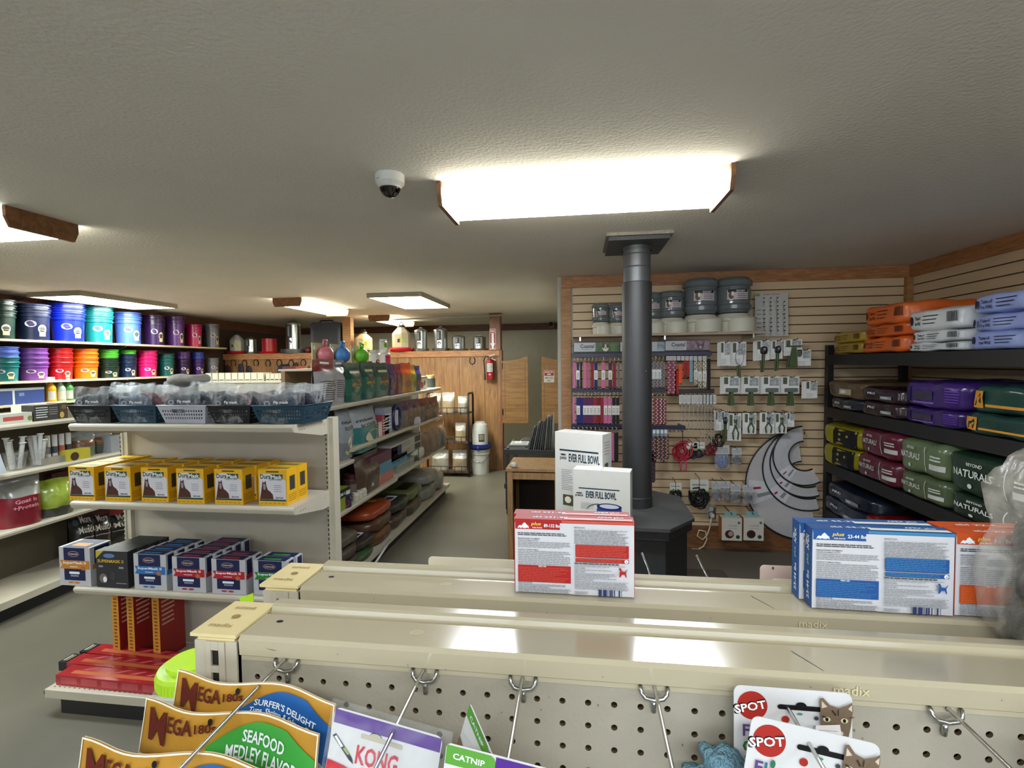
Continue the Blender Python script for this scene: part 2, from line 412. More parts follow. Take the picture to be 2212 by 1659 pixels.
# ================================================================ STOVE
STM = mat('#2b2c2d', .55, metal=.0, var=.1, scale=20, bump=.05, spec=.4, name='black_stove_steel')
t = empty('wood_stove', (.37, 3.33, 0), 'black freestanding wood stove with tall flue pipe to the ceiling', 'stove')
g = G(); g.lathe([(.086, 2.18 - .10), (.086, CEIL - .03)], mat('#56595c', .42, metal=.4, var=.06, name='flue_grey'), 40)
g.lathe([(.092, CEIL - .07), (.092, CEIL - .03)], mat('#4a4d50', .45, metal=.4), 40)
for z in (2.28, 2.36): g.lathe([(.0865, z), (.088, z + .004), (.0865, z + .008)], mat('#4a4d50', .45, metal=.4), 40)
g.build('upper_pipe', t)
PM = mat('#2a2a2b', .5, var=.06, name='flue_black', spec=.5)
g = G(); g.lathe([(.088, .765), (.0945, .77), (.0945, 2.185), (.0925, 2.19), (.086, 2.19)], PM, 48)
g.lathe([(.097, .735), (.097, .80), (.0945, .805)], PM, 40)
for a in range(0, 360, 30): g.blob(.004, .004, .004, 2, DARK, (.097 * math.cos(R(a)), .097 * math.sin(R(a)), .79), k=3)
for a in (-115, -60): g.blob(.003, .003, .003, 2, CHROME, (.0948 * math.cos(R(a)), .0948 * math.sin(R(a)), 1.62), k=3)
g.build('flue_pipe', t)
g = G(); pm = mat('#3a3d42', .5, var=.08, name='plate_steel')
g.box(-.19, -.22, CEIL - .045, .17, .23, CEIL - .022, pm); g.build('ceiling_plate', t)
g = G(); g.box(-.205, -.235, CEIL - .02, .19, .24, CEIL - .001, mat('#8f8b84', .9, var=.2, scale=40, bump=.5, name='torn_plaster')); g.build('plaster_rim', t)
# faceted top & body
oct_ = [(-.30, -.45), (.13, -.47), (.31, -.25), (.32, .25), (.12, .42), (-.35, .42), (-.50, .22), (-.50, -.25)]
g = G(); g.prism([(x, y) for x, y in oct_], mat('#3c3d3c', .6, var=.15, scale=5, name='stove_top_dusty'), 'z', .715, .735); g.build('top_plate', t, bev=.004)
g = G(); g.prism([(x * .96, y * .96) for x, y in oct_], STM, 'z', .66, .715)
g.prism([(x * .88, y * .88) for x, y in oct_], STM, 'z', .14, .66); g.build('firebox', t, bev=.004)
for a in ((-.25, -.25), (.15, -.25), (-.25, .25), (.15, .25)):
    g = G(); g.box(a[0] - .03, a[1] - .03, .021, a[0] + .03, a[1] + .03, .14, STM); g.build('leg', t)
g = G(); g.box(.37 - .75, 3.33 - .75, 0, .37 + .75, 3.33 + .75, .02, mat('#4d453c', .7, var=.2, scale=9, bump=.2, name='hearth_slate')); tag(g.build('hearth_pad'), 'dark hearth pad on the floor beneath the black stove', 'hearth pad')
# Ever full bowl cartons on the stove
def bowl_box(w, h, d, loc, rz, label, bowl):
    g = G(); g.box(-w / 2, 0, 0, w / 2, d, h, mat('#c4c3bb', .6, var=.02, name='white_carton'))
    f = front(g, 0)
    nv = ink('#1d2f3e')
    f.rect(-w * .40, h * .775 if not bowl else h * .66, w * .42 if not bowl else w * .32, h * .795 if not bowl else h * .68, nv)
    ty = h * .65 if not bowl else h * .50; tx = -w * .20 if not bowl else -w * .27
    f.text('EVER FULL BOWL', tx, ty, nv, w=w * .64 if not bowl else w * .53, h=h * .10 if not bowl else h * .125); f.text('EVER FULL BOWL', tx + .001, ty, nv, w=w * .64 if not bowl else w * .53, h=h * .10 if not bowl else h * .125)
    f.text('pets', tx - w * .19, ty + h * .01, INK, w=w * .14, h=h * .05); f.ell(tx - w * .12, ty + h * .08, w * .06, h * .012, INK)
    f.lines(-w * .36, h * .30, -w * .12, h * .56 if not bowl else h * .42, 12, GREY, .3, 5)
    if not bowl:
        f.rect(-w * .33, h * .12, -w * .10, h * .25, ink('#4a4a30')); f.ell(-w * .22, h * .19, w * .07, h * .04, ink('#d9d4c0')); f.rect(-w * .08, h * .08, -w * .02, h * .18, GREY)
    else:
        f.ell(w * .14, h * .30, w * .22, h * .12, ink('#2c3a78')); f.ell(w * .14, h * .37, w * .22, h * .06, ink('#1b2550')); f.ell(w * .14, h * .375, w * .17, h * .038, ink('#b9bccc'))
        pts = [(-w * .04 - w * .22 * math.sin(a), h * .27 + h * .13 * math.cos(a)) for a in [i * .35 for i in range(9)]]
        for a, b in zip(pts, pts[1:]): f.poly([(a[0], a[1]), (b[0], b[1]), (b[0], b[1] + h * .014), (a[0], a[1] + h * .014)], INK)
    r = right(g, w / 2)
    if bowl: r.text('EVER FULL BOWL', d * .55, h * .1, INK, w=h * .4, rot=R(90))
    else: r.rect(d * .25, h * .40, d * .62, h * .66, ink('#5a5238')); r.ell(d * .42, h * .53, d * .12, h * .07, ink('#c9c0a4')); r.lines(d * .2, h * .75, d * .8, h * .92, 5, GREY, .2)
    tp = top(g, h, 0, 0); tp.rect(-.002, 0, .001, d, GREY)
    tag(g.build('bowl_carton', loc=loc, rz=rz, bev=.002), label, 'box', 'bowl cartons on the stove')
bowl_box(.32, .515, .13, (-.012, 3.03, .736), R(-27), 'taller white EVER FULL BOWL carton standing behind the shorter one', False)
bowl_box(.325, .325, .11, (.118, 2.86, .736), R(-12), 'shorter white EVER FULL BOWL carton with blue bowl picture, in front', True)
# ================================================================ FOREGROUND SHELVING (two back-to-back runs)
def fore_gondola(y0, label, peg, xr=1.35, zt=1.375):
    t = empty('display_gondola', (0, y0, 0), label, 'shelving unit', 'beige display gondolas')
    xl = -.385
    # rail: rolled top with raised rear lip
    g = G(); d = .078
    prof = [(0, zt - .022), (-.001, zt - .004), (.003, zt), (.052, zt - .001), (.054, zt - .004), (.060, zt - .004), (.062, zt + .004), (.066, zt + .006), (d, zt + .006), (d, zt - .03), (.004, zt - .03), (.004, zt - .022)]
    g.prism(prof, mat('#b2a98e', .16, var=.03, scale=5, spec=.55, coat=.3, name='glossy_rail_enamel'), 'x', xl + .001, xr)
    f = top(g, zt - .0008, 0, 0)
    f.ell(xl + .028, .036, .0042, .0030, DARK)
    f.ell(-.185, .030, .0075, .0062, mat('#c5b67f', .3, var=0)); f.ell(-.185, .030, .0070, .0057, mat('#b5ac91', .15, var=0, spec=.6))
    f.poly([(.218, .040), (.2188, .0405), (.236, .008), (.2352, .0076)], INK)
    fr = front(g, -.0012); fr.text('madix', .24 if y0 < .55 else .26, zt - .0165, mat('#a89e78', .4, var=0), w=.032, bold=False); fr.text('madix', .2403 if y0 < .55 else .2603, zt - .0168, mat('#cfc49a', .4, var=0), w=.032, bold=False)
    if y0 < .55: fr.poly([(-.352, zt - .010), (-.345, zt - .0125), (-.338, zt - .0132), (-.338, zt - .0128), (-.345, zt - .012)], INK)
    rd = random.Random(int(y0 * 100))
    for i in range(9):
        x = rd.uniform(xl + .02, xr * .6); fr.ell(x, zt - rd.uniform(.008, .02), .0006, .0005, INK, 6)
    g.build('top_rail', t)
    # slotted upright
    g = G(); ux0, ux1 = -.440, -.3875; zz = zt - .008
    g.box(ux0, .002, 0, ux1, .07, zz - .001, mat('#1a1712', .8))
    m = BEIGE
    g.box(ux0, 0, 0, ux0 + .0145, .0705, zz, m); g.box(ux0 + .0145, -.002, 0, ux0 + .0215, .0015, zz, m)
    g.box(ux0 + .031, -.002, 0, ux0 + .0385, .0015, zz, m); g.box(ux0 + .0385, 0, 0, ux1, .0705, zz, m)
    z = zz; 
    g.box(ux0 + .0215, -.002, z - .010, ux0 + .031, .0015, z, m); z -= .010
    while z > .9:
        z -= .0185; g.box(ux0 + .0215, -.002, z - .0075, ux0 + .031, .0015, z, m); z -= .0075
    g.box(ux0 + .0215, -.002, 0, ux0 + .031, .0015, z, m)
    g.build('upright', t, bev=.0006)
    # plastic cap
    g = G(); cz = zt + .001
    g.box(-.4425, -.003, cz - .003, -.3855, .073, cz + .0008, CREAM)
    g.box(-.437, .002, cz - .010, -.391, .068, cz - .003, CREAM)
    f = top(g, cz + .0008, 0, 0); eg = mat('#a38a52', .6, var=0)
    f.text('madix', -.433, .0125, eg, w=.030, h=.0075, shear=0); f.text('summit', -.430, .054, eg, w=.028, h=.007)
    f.ell(-.414, .036, .0052, .0045, mat('#7d6536', .8, var=0)); f.ell(-.4145, .0355, .0045, .0038, mat('#94793f', .9, var=0))
    g.build('post_cap', t, bev=.0015)
    if peg:
        g = G(); PB = mat('#9e9887', .45, var=.04, scale=9, bump=.05, bscale=200, name='pegboard_enamel'); HB = mat('#55432c', .9, name='hole_edge')
        px, pz = .0267, .0243; x0 = -.367; z0 = zt - .0255; ncol, nrow = 62, 7
        for i in range(ncol):
            for j in range(nrow):
                cx_, cz_ = x0 + i * px, z0 - j * pz
                if j == 0: ztop = z0 + .004
                else: ztop = cz_ + pz / 2
                sq = []; ho = []; n = 12
                for k in range(n):
                    a = 2 * math.pi * k / n + math.pi / n; c_, s_ = math.cos(a), math.sin(a); q = max(abs(c_), abs(s_))
                    sx, sz = c_ / q * px / 2, s_ / q
                    sz = sz * ((ztop - cz_) if sz > 0 else pz / 2)
                    sq.append((cx_ + sx, .006, cz_ + sz)); ho.append((cx_ + c_ * .0033, .006, cz_ + s_ * .0033))
                hb = [(p[0], .010, p[2]) for p in ho]
                g.add(sq + ho, [(k, (k + 1) % n, n + (k + 1) % n, n + k) for k in range(n)], PB)
                g.add(ho + hb, [(k, (k + 1) % n, n + (k + 1) % n, n + k) for k in range(n)], HB)
        # corner fillers come from the square sampling, panel backing plate behind
        zb = z0 - (nrow - .5) * pz
        g.box(-.3865, .006, .12, xr, .009, zb, PB); g.add([(-.3865, .0062, zb), (x0 - px / 2, .0062, zb), (x0 - px / 2, .0062, zt - .02), (-.3865, .0062, zt - .02)], [(0, 1, 2, 3)], PB)
        g.add([(-.3865, .0065, zb), (xr, .0065, zb), (xr, .0065, zb - .01), (-.3865, .0065, zb - .01)], [(0, 1, 2, 3)], PB)
        f = front(g, .006)
        for i in range(26):
            x = rd.uniform(-.36, .4); z = rd.uniform(1.2, 1.34); f.ell(x, z, rd.uniform(.0004, .0009), rd.uniform(.0006, .0016), mat('#6b614c', .8, var=0), 6)
        g.build('pegboard', t)
    g = G(); g.box(-.386, .030, .12, xr, .034, zt - .032, mat('#6d6448', .7, name='inner_panel')); g.build('back_panel', t)
    g = G(); g.box(-.44, .0, .0, xr, .07, .12, BLACK); g.build('base', t)
    return t
fore_gondola(.505, 'nearest beige pegboard gondola with glossy top rail across the foreground', True)
fore_gondola(.630, 'second beige gondola top directly behind the pegboard one, carrying the flea treatment cartons', False)
# ---- peg hooks: u-shaped plate and long prong towards the viewer
PY = .511
def hook(x, z, tip, label, lean=0):
    t = empty('peg_hook', (x, PY - .001, z), label, 'hook', 'steel peg hooks on the front pegboard')
    g = G(); r = .0021
    g.tube([(-.0134, .006, .001), (-.0134, -.004, .0), (-.0125, -.006, -.005), (-.009, -.007, -.009), (0, -.0075, -.0105), (.009, -.007, -.009), (.0125, -.006, -.005), (.0134, -.004, 0), (.0134, .006, .001)], r, CHROME, 8)
    g.build('cross_wire', t)
    g = G(); g.tube([(0, -.002, -.026), (0, -.004, -.012)], .0026, CHROME, 8); g.build('tail', t)
    T = Vector(tip) - Vector((x, PY - .001, z))
    g = G(); g.tube([(0, -.005, .001), (0, -.0078, .003), (T.x * .12, T.y * .12, .003 + T.z * .1), tuple(T * .96), tuple(T + Vector((0, 0, .006)))], .0019, CHROME, 8); g.build('prong', t)
    return t
hz = 1.3495
hook(-.3277, hz, (-.3277, .245, hz - .002), 'steel peg hook holding the MEGA 180s pouches')
hook(-.1675, hz, (-.1675, .30, hz - .002), 'steel peg hook holding the laser toy card')
hook(-.0607, hz, (-.0607, .27, hz - .002), 'steel peg hook holding the two catnip toy cards')
hook(.0728, hz, (.0728, .30, hz - .002), 'empty steel peg hook between the catnip cards and the flower garden cards')
q = at(1700, 1508, Y=.488)
hook(q.x, hz, (q.x + .002, .30, hz - .002), 'steel peg hook through the two flower garden cards')
hook(.3398, hz, (.3398, .28, hz - .002), 'empty steel peg hook right of the flower garden cards')
# ---- hanging pouches "MEGA 180s"
GOLD = mat('#b0812c', .3, var=.1, scale=20, coat=.3, name='gold_foil'); MAROON = ink('#5a1d14'); PBLUE = mat('#1d5a9c', .32, var=.05, coat=.3); PGREEN = mat('#3a9a3d', .32, var=.05, coat=.3)
PGREY = mat('#b9bcb2', .4, var=.06); PW = ink('#dfe7ea'); EDGE = mat('#e2dcc4', .5)
def pouch(loc, w, h, tilt, bend, kind, label, rz=0, roll=0):
    g = G()
    def S(x, y, o):       # x -w/2..w/2, y 0..-h ; header flat then swelling body, edges curled
        u = x / (w / 2); v = -y / h
        puff = max(0, v - .28) * .05 * max(0, 1 - u * u)
        return Vector((x, -bend * (1 - u * u) * .5 + bend * .5 - puff - o + .004 * math.sin(u * 5 + v * 3), y - .006 * u * u * (1 + .4 * u) + .002 * math.sin(u * 4)))
    nx, ny = 18, 14
    sc_ = w / .152
    F1 = [S(-w / 2 + w * i / nx, -h * j / ny, 0) for j in range(ny + 1) for i in range(nx + 1)]
    F2 = [p + Vector((0, .0012 + .05 * max(0, (j // (nx + 1)) / ny - .28) * max(0, 1 - (2 * (j % (nx + 1)) / nx - 1) ** 2), 0)) for j, p in enumerate(F1)]
    fs = [(j * (nx + 1) + i, (j + 1) * (nx + 1) + i, (j + 1) * (nx + 1) + i + 1, j * (nx + 1) + i + 1) for j in range(ny) for i in range(nx)]
    g.add(F1, fs, GOLD, True); g.add(F2, [q[::-1] for q in fs], EDGE, True)
    f = Face(g, lambda x, y, o: S(x, y, o * 2 + .0004)); W = w / 2
    f.rect(-W, -.0016, W, 0, EDGE, 18, 1); f.rect(-W, -h, -W + .0012, 0, EDGE, 1, 8); f.rect(W - .0012, -h, W, 0, EDGE, 1, 8)
    col = {'surf': PBLUE, 'sea': PGREEN, 'salmon': PBLUE}[kind]
    k = w / .152
    def tp_(x): u = max(0, (x + W * .16) / (W * 1.16)); return k * (-.024 + .0185 * math.sin(min(1, u * 1.9) * math.pi / 2) - .016 * max(0, u - .72) * 3)
    f.band(-W * .16, W - .0015, lambda x: -h, tp_, col, 26, 10)
    def hump(x):
        b = -h
        for cx_, rx, tz in ((-W * .22, W * .30, -.034), (W * .15, W * .2, -.048), (W * .50, W * .24, -.047), (W * .84, W * .20, -.046 if kind == 'surf' else -.060)):
            q = 1 - ((x - cx_) / rx) ** 2
            if q > 0: b = max(b, k * (tz - .03 * (1 - q ** .5)))
        return max(b, -.085 * k) if -W * .5 < x < W * .98 else -h
    f.band(-W * .52, W * .98, lambda x: -h, hump, PGREY, 40, 8)
    f.text('M', -W * .88, -.0275 * k, MAROON, w=.019 * k, h=.0225 * k, shear=-.12); f.text('EGA', -W * .88 + .0195 * k, -.0175 * k, MAROON, w=.024 * k, h=.0115 * k, rot=.05)
    f.text('180s', -W * .88 + .0455 * k, -.0145 * k, MAROON, w=.0165 * k, h=.0068 * k, rot=.05)
    if kind == 'surf':
        f.text("SURFER'S DELIGHT", W * .06, -.0175 * k, PW, w=.058 * k, h=.0052 * k, rot=-.10); f.text('Tuna, Shrimp & Salmon Flavor', W * .0, -.0245 * k, PW, w=.066 * k, h=.0062 * k, shear=.2, rot=-.10)
    elif kind == 'sea':
        f.text('SEAFOOD', W * .20, -.0205 * k, PW, w=.036 * k, h=.0088 * k, rot=-.04); f.text('MEDLEY FLAVOR', W * .04, -.0325 * k, PW, w=.060 * k, h=.0100 * k, rot=-.04)
        f.rect(-W * .96, -.048 * k, -W * .70, -.038 * k, WHITE, 3, 1); f.text('1107560', -W * .94, -.044 * k, GREY, w=.016 * k)
    else:
        f.text('Smoky', W * .05, -.0165 * k, PW, w=.030 * k, h=.007 * k, rot=-.05); f.text('SALMON FLAVOR', -W * .06, -.0290 * k, PW, w=.068 * k, h=.0105 * k)
    f.ell(-W * .12, -.0065, .0022, .0032, DARK)
    o = g.build('treat_pouch', loc=loc, rot=(tilt, roll, rz)); tag(o, label, 'treat pouch', 'MEGA 180s pouches on the leftmost hook')
q = at(548, 1478, Y=.457); pouch((q.x - .002, .457, at(540, 1462, Y=.457).z - .006), .182, .17, R(-10), .012, 'surf', "gold MEGA 180s pouch with blue SURFER'S DELIGHT panel, rearmost on its hook", 0, R(3.5))
q = at(490, 1525, Y=.425); pouch((q.x - .001, .425, at(490, 1508, Y=.425).z - .014), .190, .17, R(-10), .014, 'sea', 'gold MEGA 180s pouch with green SEAFOOD MEDLEY panel, middle of three', 0, R(2.5))
q = at(395, 1612, Y=.375); pouch((q.x - .010, .375, at(395, 1600, Y=.375).z - .012), .200, .17, R(-10), .014, 'salmon', 'gold MEGA 180s pouch with blue SALMON panel, nearest the viewer', 0, R(1))
# ---- cards
def rrect(w, h, r, n=5):
    P = []
    for cx_, cy_, a0 in ((w - r, -r, 90), (r, -r, 180), (r, -h + r, 270), (w - r, -h + r, 0)):
        pass
    for cx_, cy_, a0 in ((w - r, -h + r, -90), (w - r, -r, 0), (r, -r, 90), (r, -h + r, 180)):
        for i in range(n + 1):
            a = R(a0 + 90 * i / n); P.append((cx_ + r * math.cos(a), cy_ + r * math.sin(a)))
    return P
def card(w, h, r=.005, m=None, th=.0008):
    g = G(); P_ = rrect(w, h, r); g.prism(P_, m or WHITE, 'y', 0, th)
    return g, front(g, 0)
PURP = ink('#522b84'); KRED = ink('#c22030')
def laser(x, y): pass
# laser toy card in clear clamshell
t = empty('laser_toy', (-.2245, .42, 1.3655), 'purple topped KONG laser toy card in clear blister pack', 'cat toy', None, R(-2)); t.rotation_euler = (R(-4), R(9.5), R(-2))
g, f = card(.104, .17, .006)
f.poly([p for p in rrect(.104, .17, .006) if p[1] > -.0135] + [(0, -.0135), (.104, -.0135)], PURP) if False else f.rect(.0008, -.0135, .1032, -.001, PURP)
f.ell(.043, -.0165, .006, .0040, DARK); f.rect(.029, -.0205, .069, -.0165, mat('#b4ad96', .6)); f.ell(.043, -.0168, .006, .0036, mat('#b4ad96', .6))
f.text('KONG', .027, -.0445, KRED, w=.040, h=.0175); f.text('Laser', .034, -.058, ink('#2d4668'), w=.030, h=.0115)
f.poly([(.002, -.025), (.005, -.0225), (.024, -.0405), (.026, -.0455), (.021, -.0425)], INK); f.poly([(.004, -.0255), (.006, -.024), (.014, -.032), (.012, -.0335)], PW); f.poly([(.014, -.034), (.016, -.0325), (.021, -.037), (.0195, -.0385)], ink('#9aa25a'))
f.poly([(.0008, -.17), (.052, -.17), (.050, -.070), (.036, -.056), (.018, -.049), (.0008, -.047)], KRED); f.text('Interactive', .006, -.0575, PW, w=.022, bold=False); f.text('Remote toy', .006, -.063, PW, w=.020, bold=False)
f.poly([(.060, -.075), (.070, -.060), (.088, -.053), (.097, -.060), (.097, -.12), (.060, -.12)], mat('#6b4733', .6, var=.3, scale=60))
g.build('card', t)
g = G(); g.box(-.003, -.004, -.175, .113, -.001, .009, film('#e8ecec', .05, .12, .04, .15)); g.build('blister', t, bev=.002)
def kong_card(loc, rot, label, w=.09):
    t = empty('catnip_toy', loc, label, 'cat toy', 'KONG catnip toy cards'); t.rotation_euler = rot
    g, f = card(w, .16, .004)
    f.rect(.0006, -.0155, w * .40, -.0008, ink('#5a9a3a')); f.ell(w * .40, -.0085, .004, .0072, ink('#5a9a3a')); f.rect(w * .44, -.0135, w - .0006, -.0008, PURP)
    f.text('CATNIP', w * .07, -.0105, PW, w=w * .28, h=.0048)
    f.ell(w * .55, -.021, .014, .004, mat('#a99a78', .6)); f.ell(w * .55, -.018, .0045, .004, mat('#a99a78', .6))
    f.text('KONG', w * .40, -.043, KRED, w=.036, h=.0165); f.text('Refillables', w * .42, -.053, INK, w=.036, h=.006)
    f.poly([(.0006, -.16), (w * .35, -.16), (w * .33, -.06), (.0006, -.045)], mat('#8d6a45', .7, var=.3, scale=50))
    g.build('card', t)
kong_card((-.1005, .43, 1.3725), (R(-2), R(24), R(-52)), 'KONG catnip card twisted sideways on its hook, behind', .098)
kong_card((-.1055, .37, 1.3815), (R(-4), R(7), R(-3)), 'KONG catnip card facing forward at the lower edge, in front', .092)
def spot_card(loc, rot, label, toy):
    t = empty('flower_garden_toy', loc, label, 'cat toy', 'SPOT flower garden cards'); t.rotation_euler = rot; t.scale = (1.15, 1.15, 1.15)
    w, h = .091, .15; g, f = card(w, h, .006)
    f.ell(.0145, -.0155, .0118, .0118, ink('#a3281f'), 32)
    f.text('SPOT', .0135, -.0207, DARK, w=.0268, h=.0086, al='c', rot=R(14)); f.text('SPOT', .0137, -.0200, mat('#f3f3f1', .5, var=0), w=.0250, h=.0070, al='c', rot=R(14))
    f.rect(.036, -.0165, .068, -.0125, DARK); f.ell(.036, -.0145, .002, .002, DARK); f.ell(.068, -.0145, .002, .002, DARK); f.ell(.052, -.0125, .0042, .003, DARK)
    f.ell(.040, -.0245, .0030, .0030, ink('#a3281f')); f.ell(.0635, -.0215, .0017, .0017, INK); f.ell(.051, -.019, .002, .001, ink('#3d8d6f')); f.ell(.057, -.035, .0008, .0008, INK)
    for i, (c, k) in enumerate(zip('Flower', ('#5d3f78', '#2f6f86', '#a83f6a', '#5f4e9c', '#4e6a5e', '#a6504e'))):
        f.text(c, .0065 + (0, .0068, .0092, .0158, .0253, .0318)[i], -.0405, ink(k), h=.0098 if c in 'Fl' else .0068)
    f.ell(.0185, -.0305, .0018, .003, ink('#2f6f52'))
    f.text('Garden', .0060, -.0530, ink('#2c6a34'), h=.0098, w=.043); f.text('CATNIP TOY', .0075, -.0585, INK, w=.020)
    # tabby cat picture
    k1, k2, k3 = ink('#6e5c49'), ink('#2f261d'), ink('#c7b7a4')
    f.poly([(.066, -.024), (.0655, -.004), (.068, -.0035), (.073, -.009), (.080, -.011), (.086, -.0085), (.0895, -.0055), (.0902, -.012), (.0885, -.026), (.0855, -.040), (.0895, -.060), (.073, -.060), (.072, -.040)], k1)
    f.poly([(.0668, -.012), (.0668, -.006), (.071, -.0105)], k3); f.poly([(.0895, -.013), (.0892, -.0075), (.0865, -.011)], k3)
    for a in (.0705, .0835): f.ell(a, -.0205, .0028, .0020, ink('#c8c49a')); f.ell(a, -.0205, .0012, .0016, DARK)
    for q in ((.074, -.013, .0768, -.017), (.0785, -.012, .0785, -.017), (.083, -.013, .0805, -.017), (.0665, -.018, .069, -.019), (.087, -.018, .090, -.017), (.066, -.03, .071, -.031), (.073, -.047, .079, -.05), (.079, -.053, .086, -.055)):
        f.poly([(q[0], q[1]), (q[2], q[3]), (q[2] + .0007, q[3] + .0009), (q[0] + .0007, q[1] + .0009)], k2)
    f.ell(.0772, -.0275, .0016, .0011, ink('#a37563')); f.ell(.0772, -.030, .0050, .0026, k3)
    f.poly([(.060, -.0385), (.0615, -.025), (.0795, -.023), (.0815, -.0375)], mat('#dcd7d2', .6, var=.04, scale=80)); f.lines(.064, -.036, .078, -.027, 3, GREY, .15)
    g.build('card', t)
    if toy:
        g = G(); m = mat('#6f97a6', .95, var=.25, scale=60, bump=1, bscale=300, name='blue_plush')
        for q in ((-.012, -.0, -.062, .017), (-.030, -.004, -.073, .012), (-.022, -.002, -.078, .016), (.0, 0, -.078, .018), (-.004, 0, -.062, .014)):
            g.blob(q[3], q[3] * .8, q[3] * .75, 2.2, m, (q[0], -.006 + q[1], q[2]), 7, .007, 3, ns=90)
        g.blob(.007, .006, .006, 2, ink('#3d5f78'), (-.018, -.018, -.076), 5, .003)
        g.build('plush_toy', t)
spot_card(tuple(at(1585, 1480, Y=.488)), (R(-2), R(0), R(0)), 'SPOT flower garden cat toy card with blue plush, hanging behind', True)
spot_card(tuple(at(1625, 1545, Y=.445)), (R(-5), R(9.5), R(0)), 'SPOT flower garden cat toy card tilted, hanging in front', False)
# dark toy in clear bag hanging at right edge
t = empty('bagged_toy', (.506, .592, 1.445), 'dark plush toy in a clear plastic bag standing at the right edge', 'bagged toy')
g = G(); g.blob(.042, .038, .068, 3, mat('#322d2a', .95, var=.5, scale=40, bump=1, bscale=120, name='dark_plush'), (.010, 0, -.010), 9, .02, 5, ns=30); g.blob(.03, .03, .04, 3, mat('#2a2522', .95, var=.5, scale=40, bump=1, bscale=120), (-.012, -.008, -.052), 7, .02, 6, ns=40); g.build('plush_body', t)
g = G(); g.blob(.052, .050, .115, 5, film('#e6e0d2', .24, .12, .14, .3), (0, 0, .02), 9, .016, 8, ns=22); g.build('clear_bag', t)
g = G(); g.box(.012, -.058, -.095, .045, -.052, -.045, ink('#1b3550')); fx = front(g, -.058); fx.poly([(.014, -.05), (.020, -.092), (.024, -.092), (.018, -.05)], PW); g.build('tag', t)
# card at far right edge
t = empty('hanging_card', (.404, .455, 1.366), 'card with green and red band cut off by the right edge', 'product card')
g, f = card(.08, .12, .003); f.rect(.001, -.012, .079, -.001, ink('#6f9a6a')); f.rect(.001, -.12, .079, -.044, ink('#b5203a')); g.build('card', t)
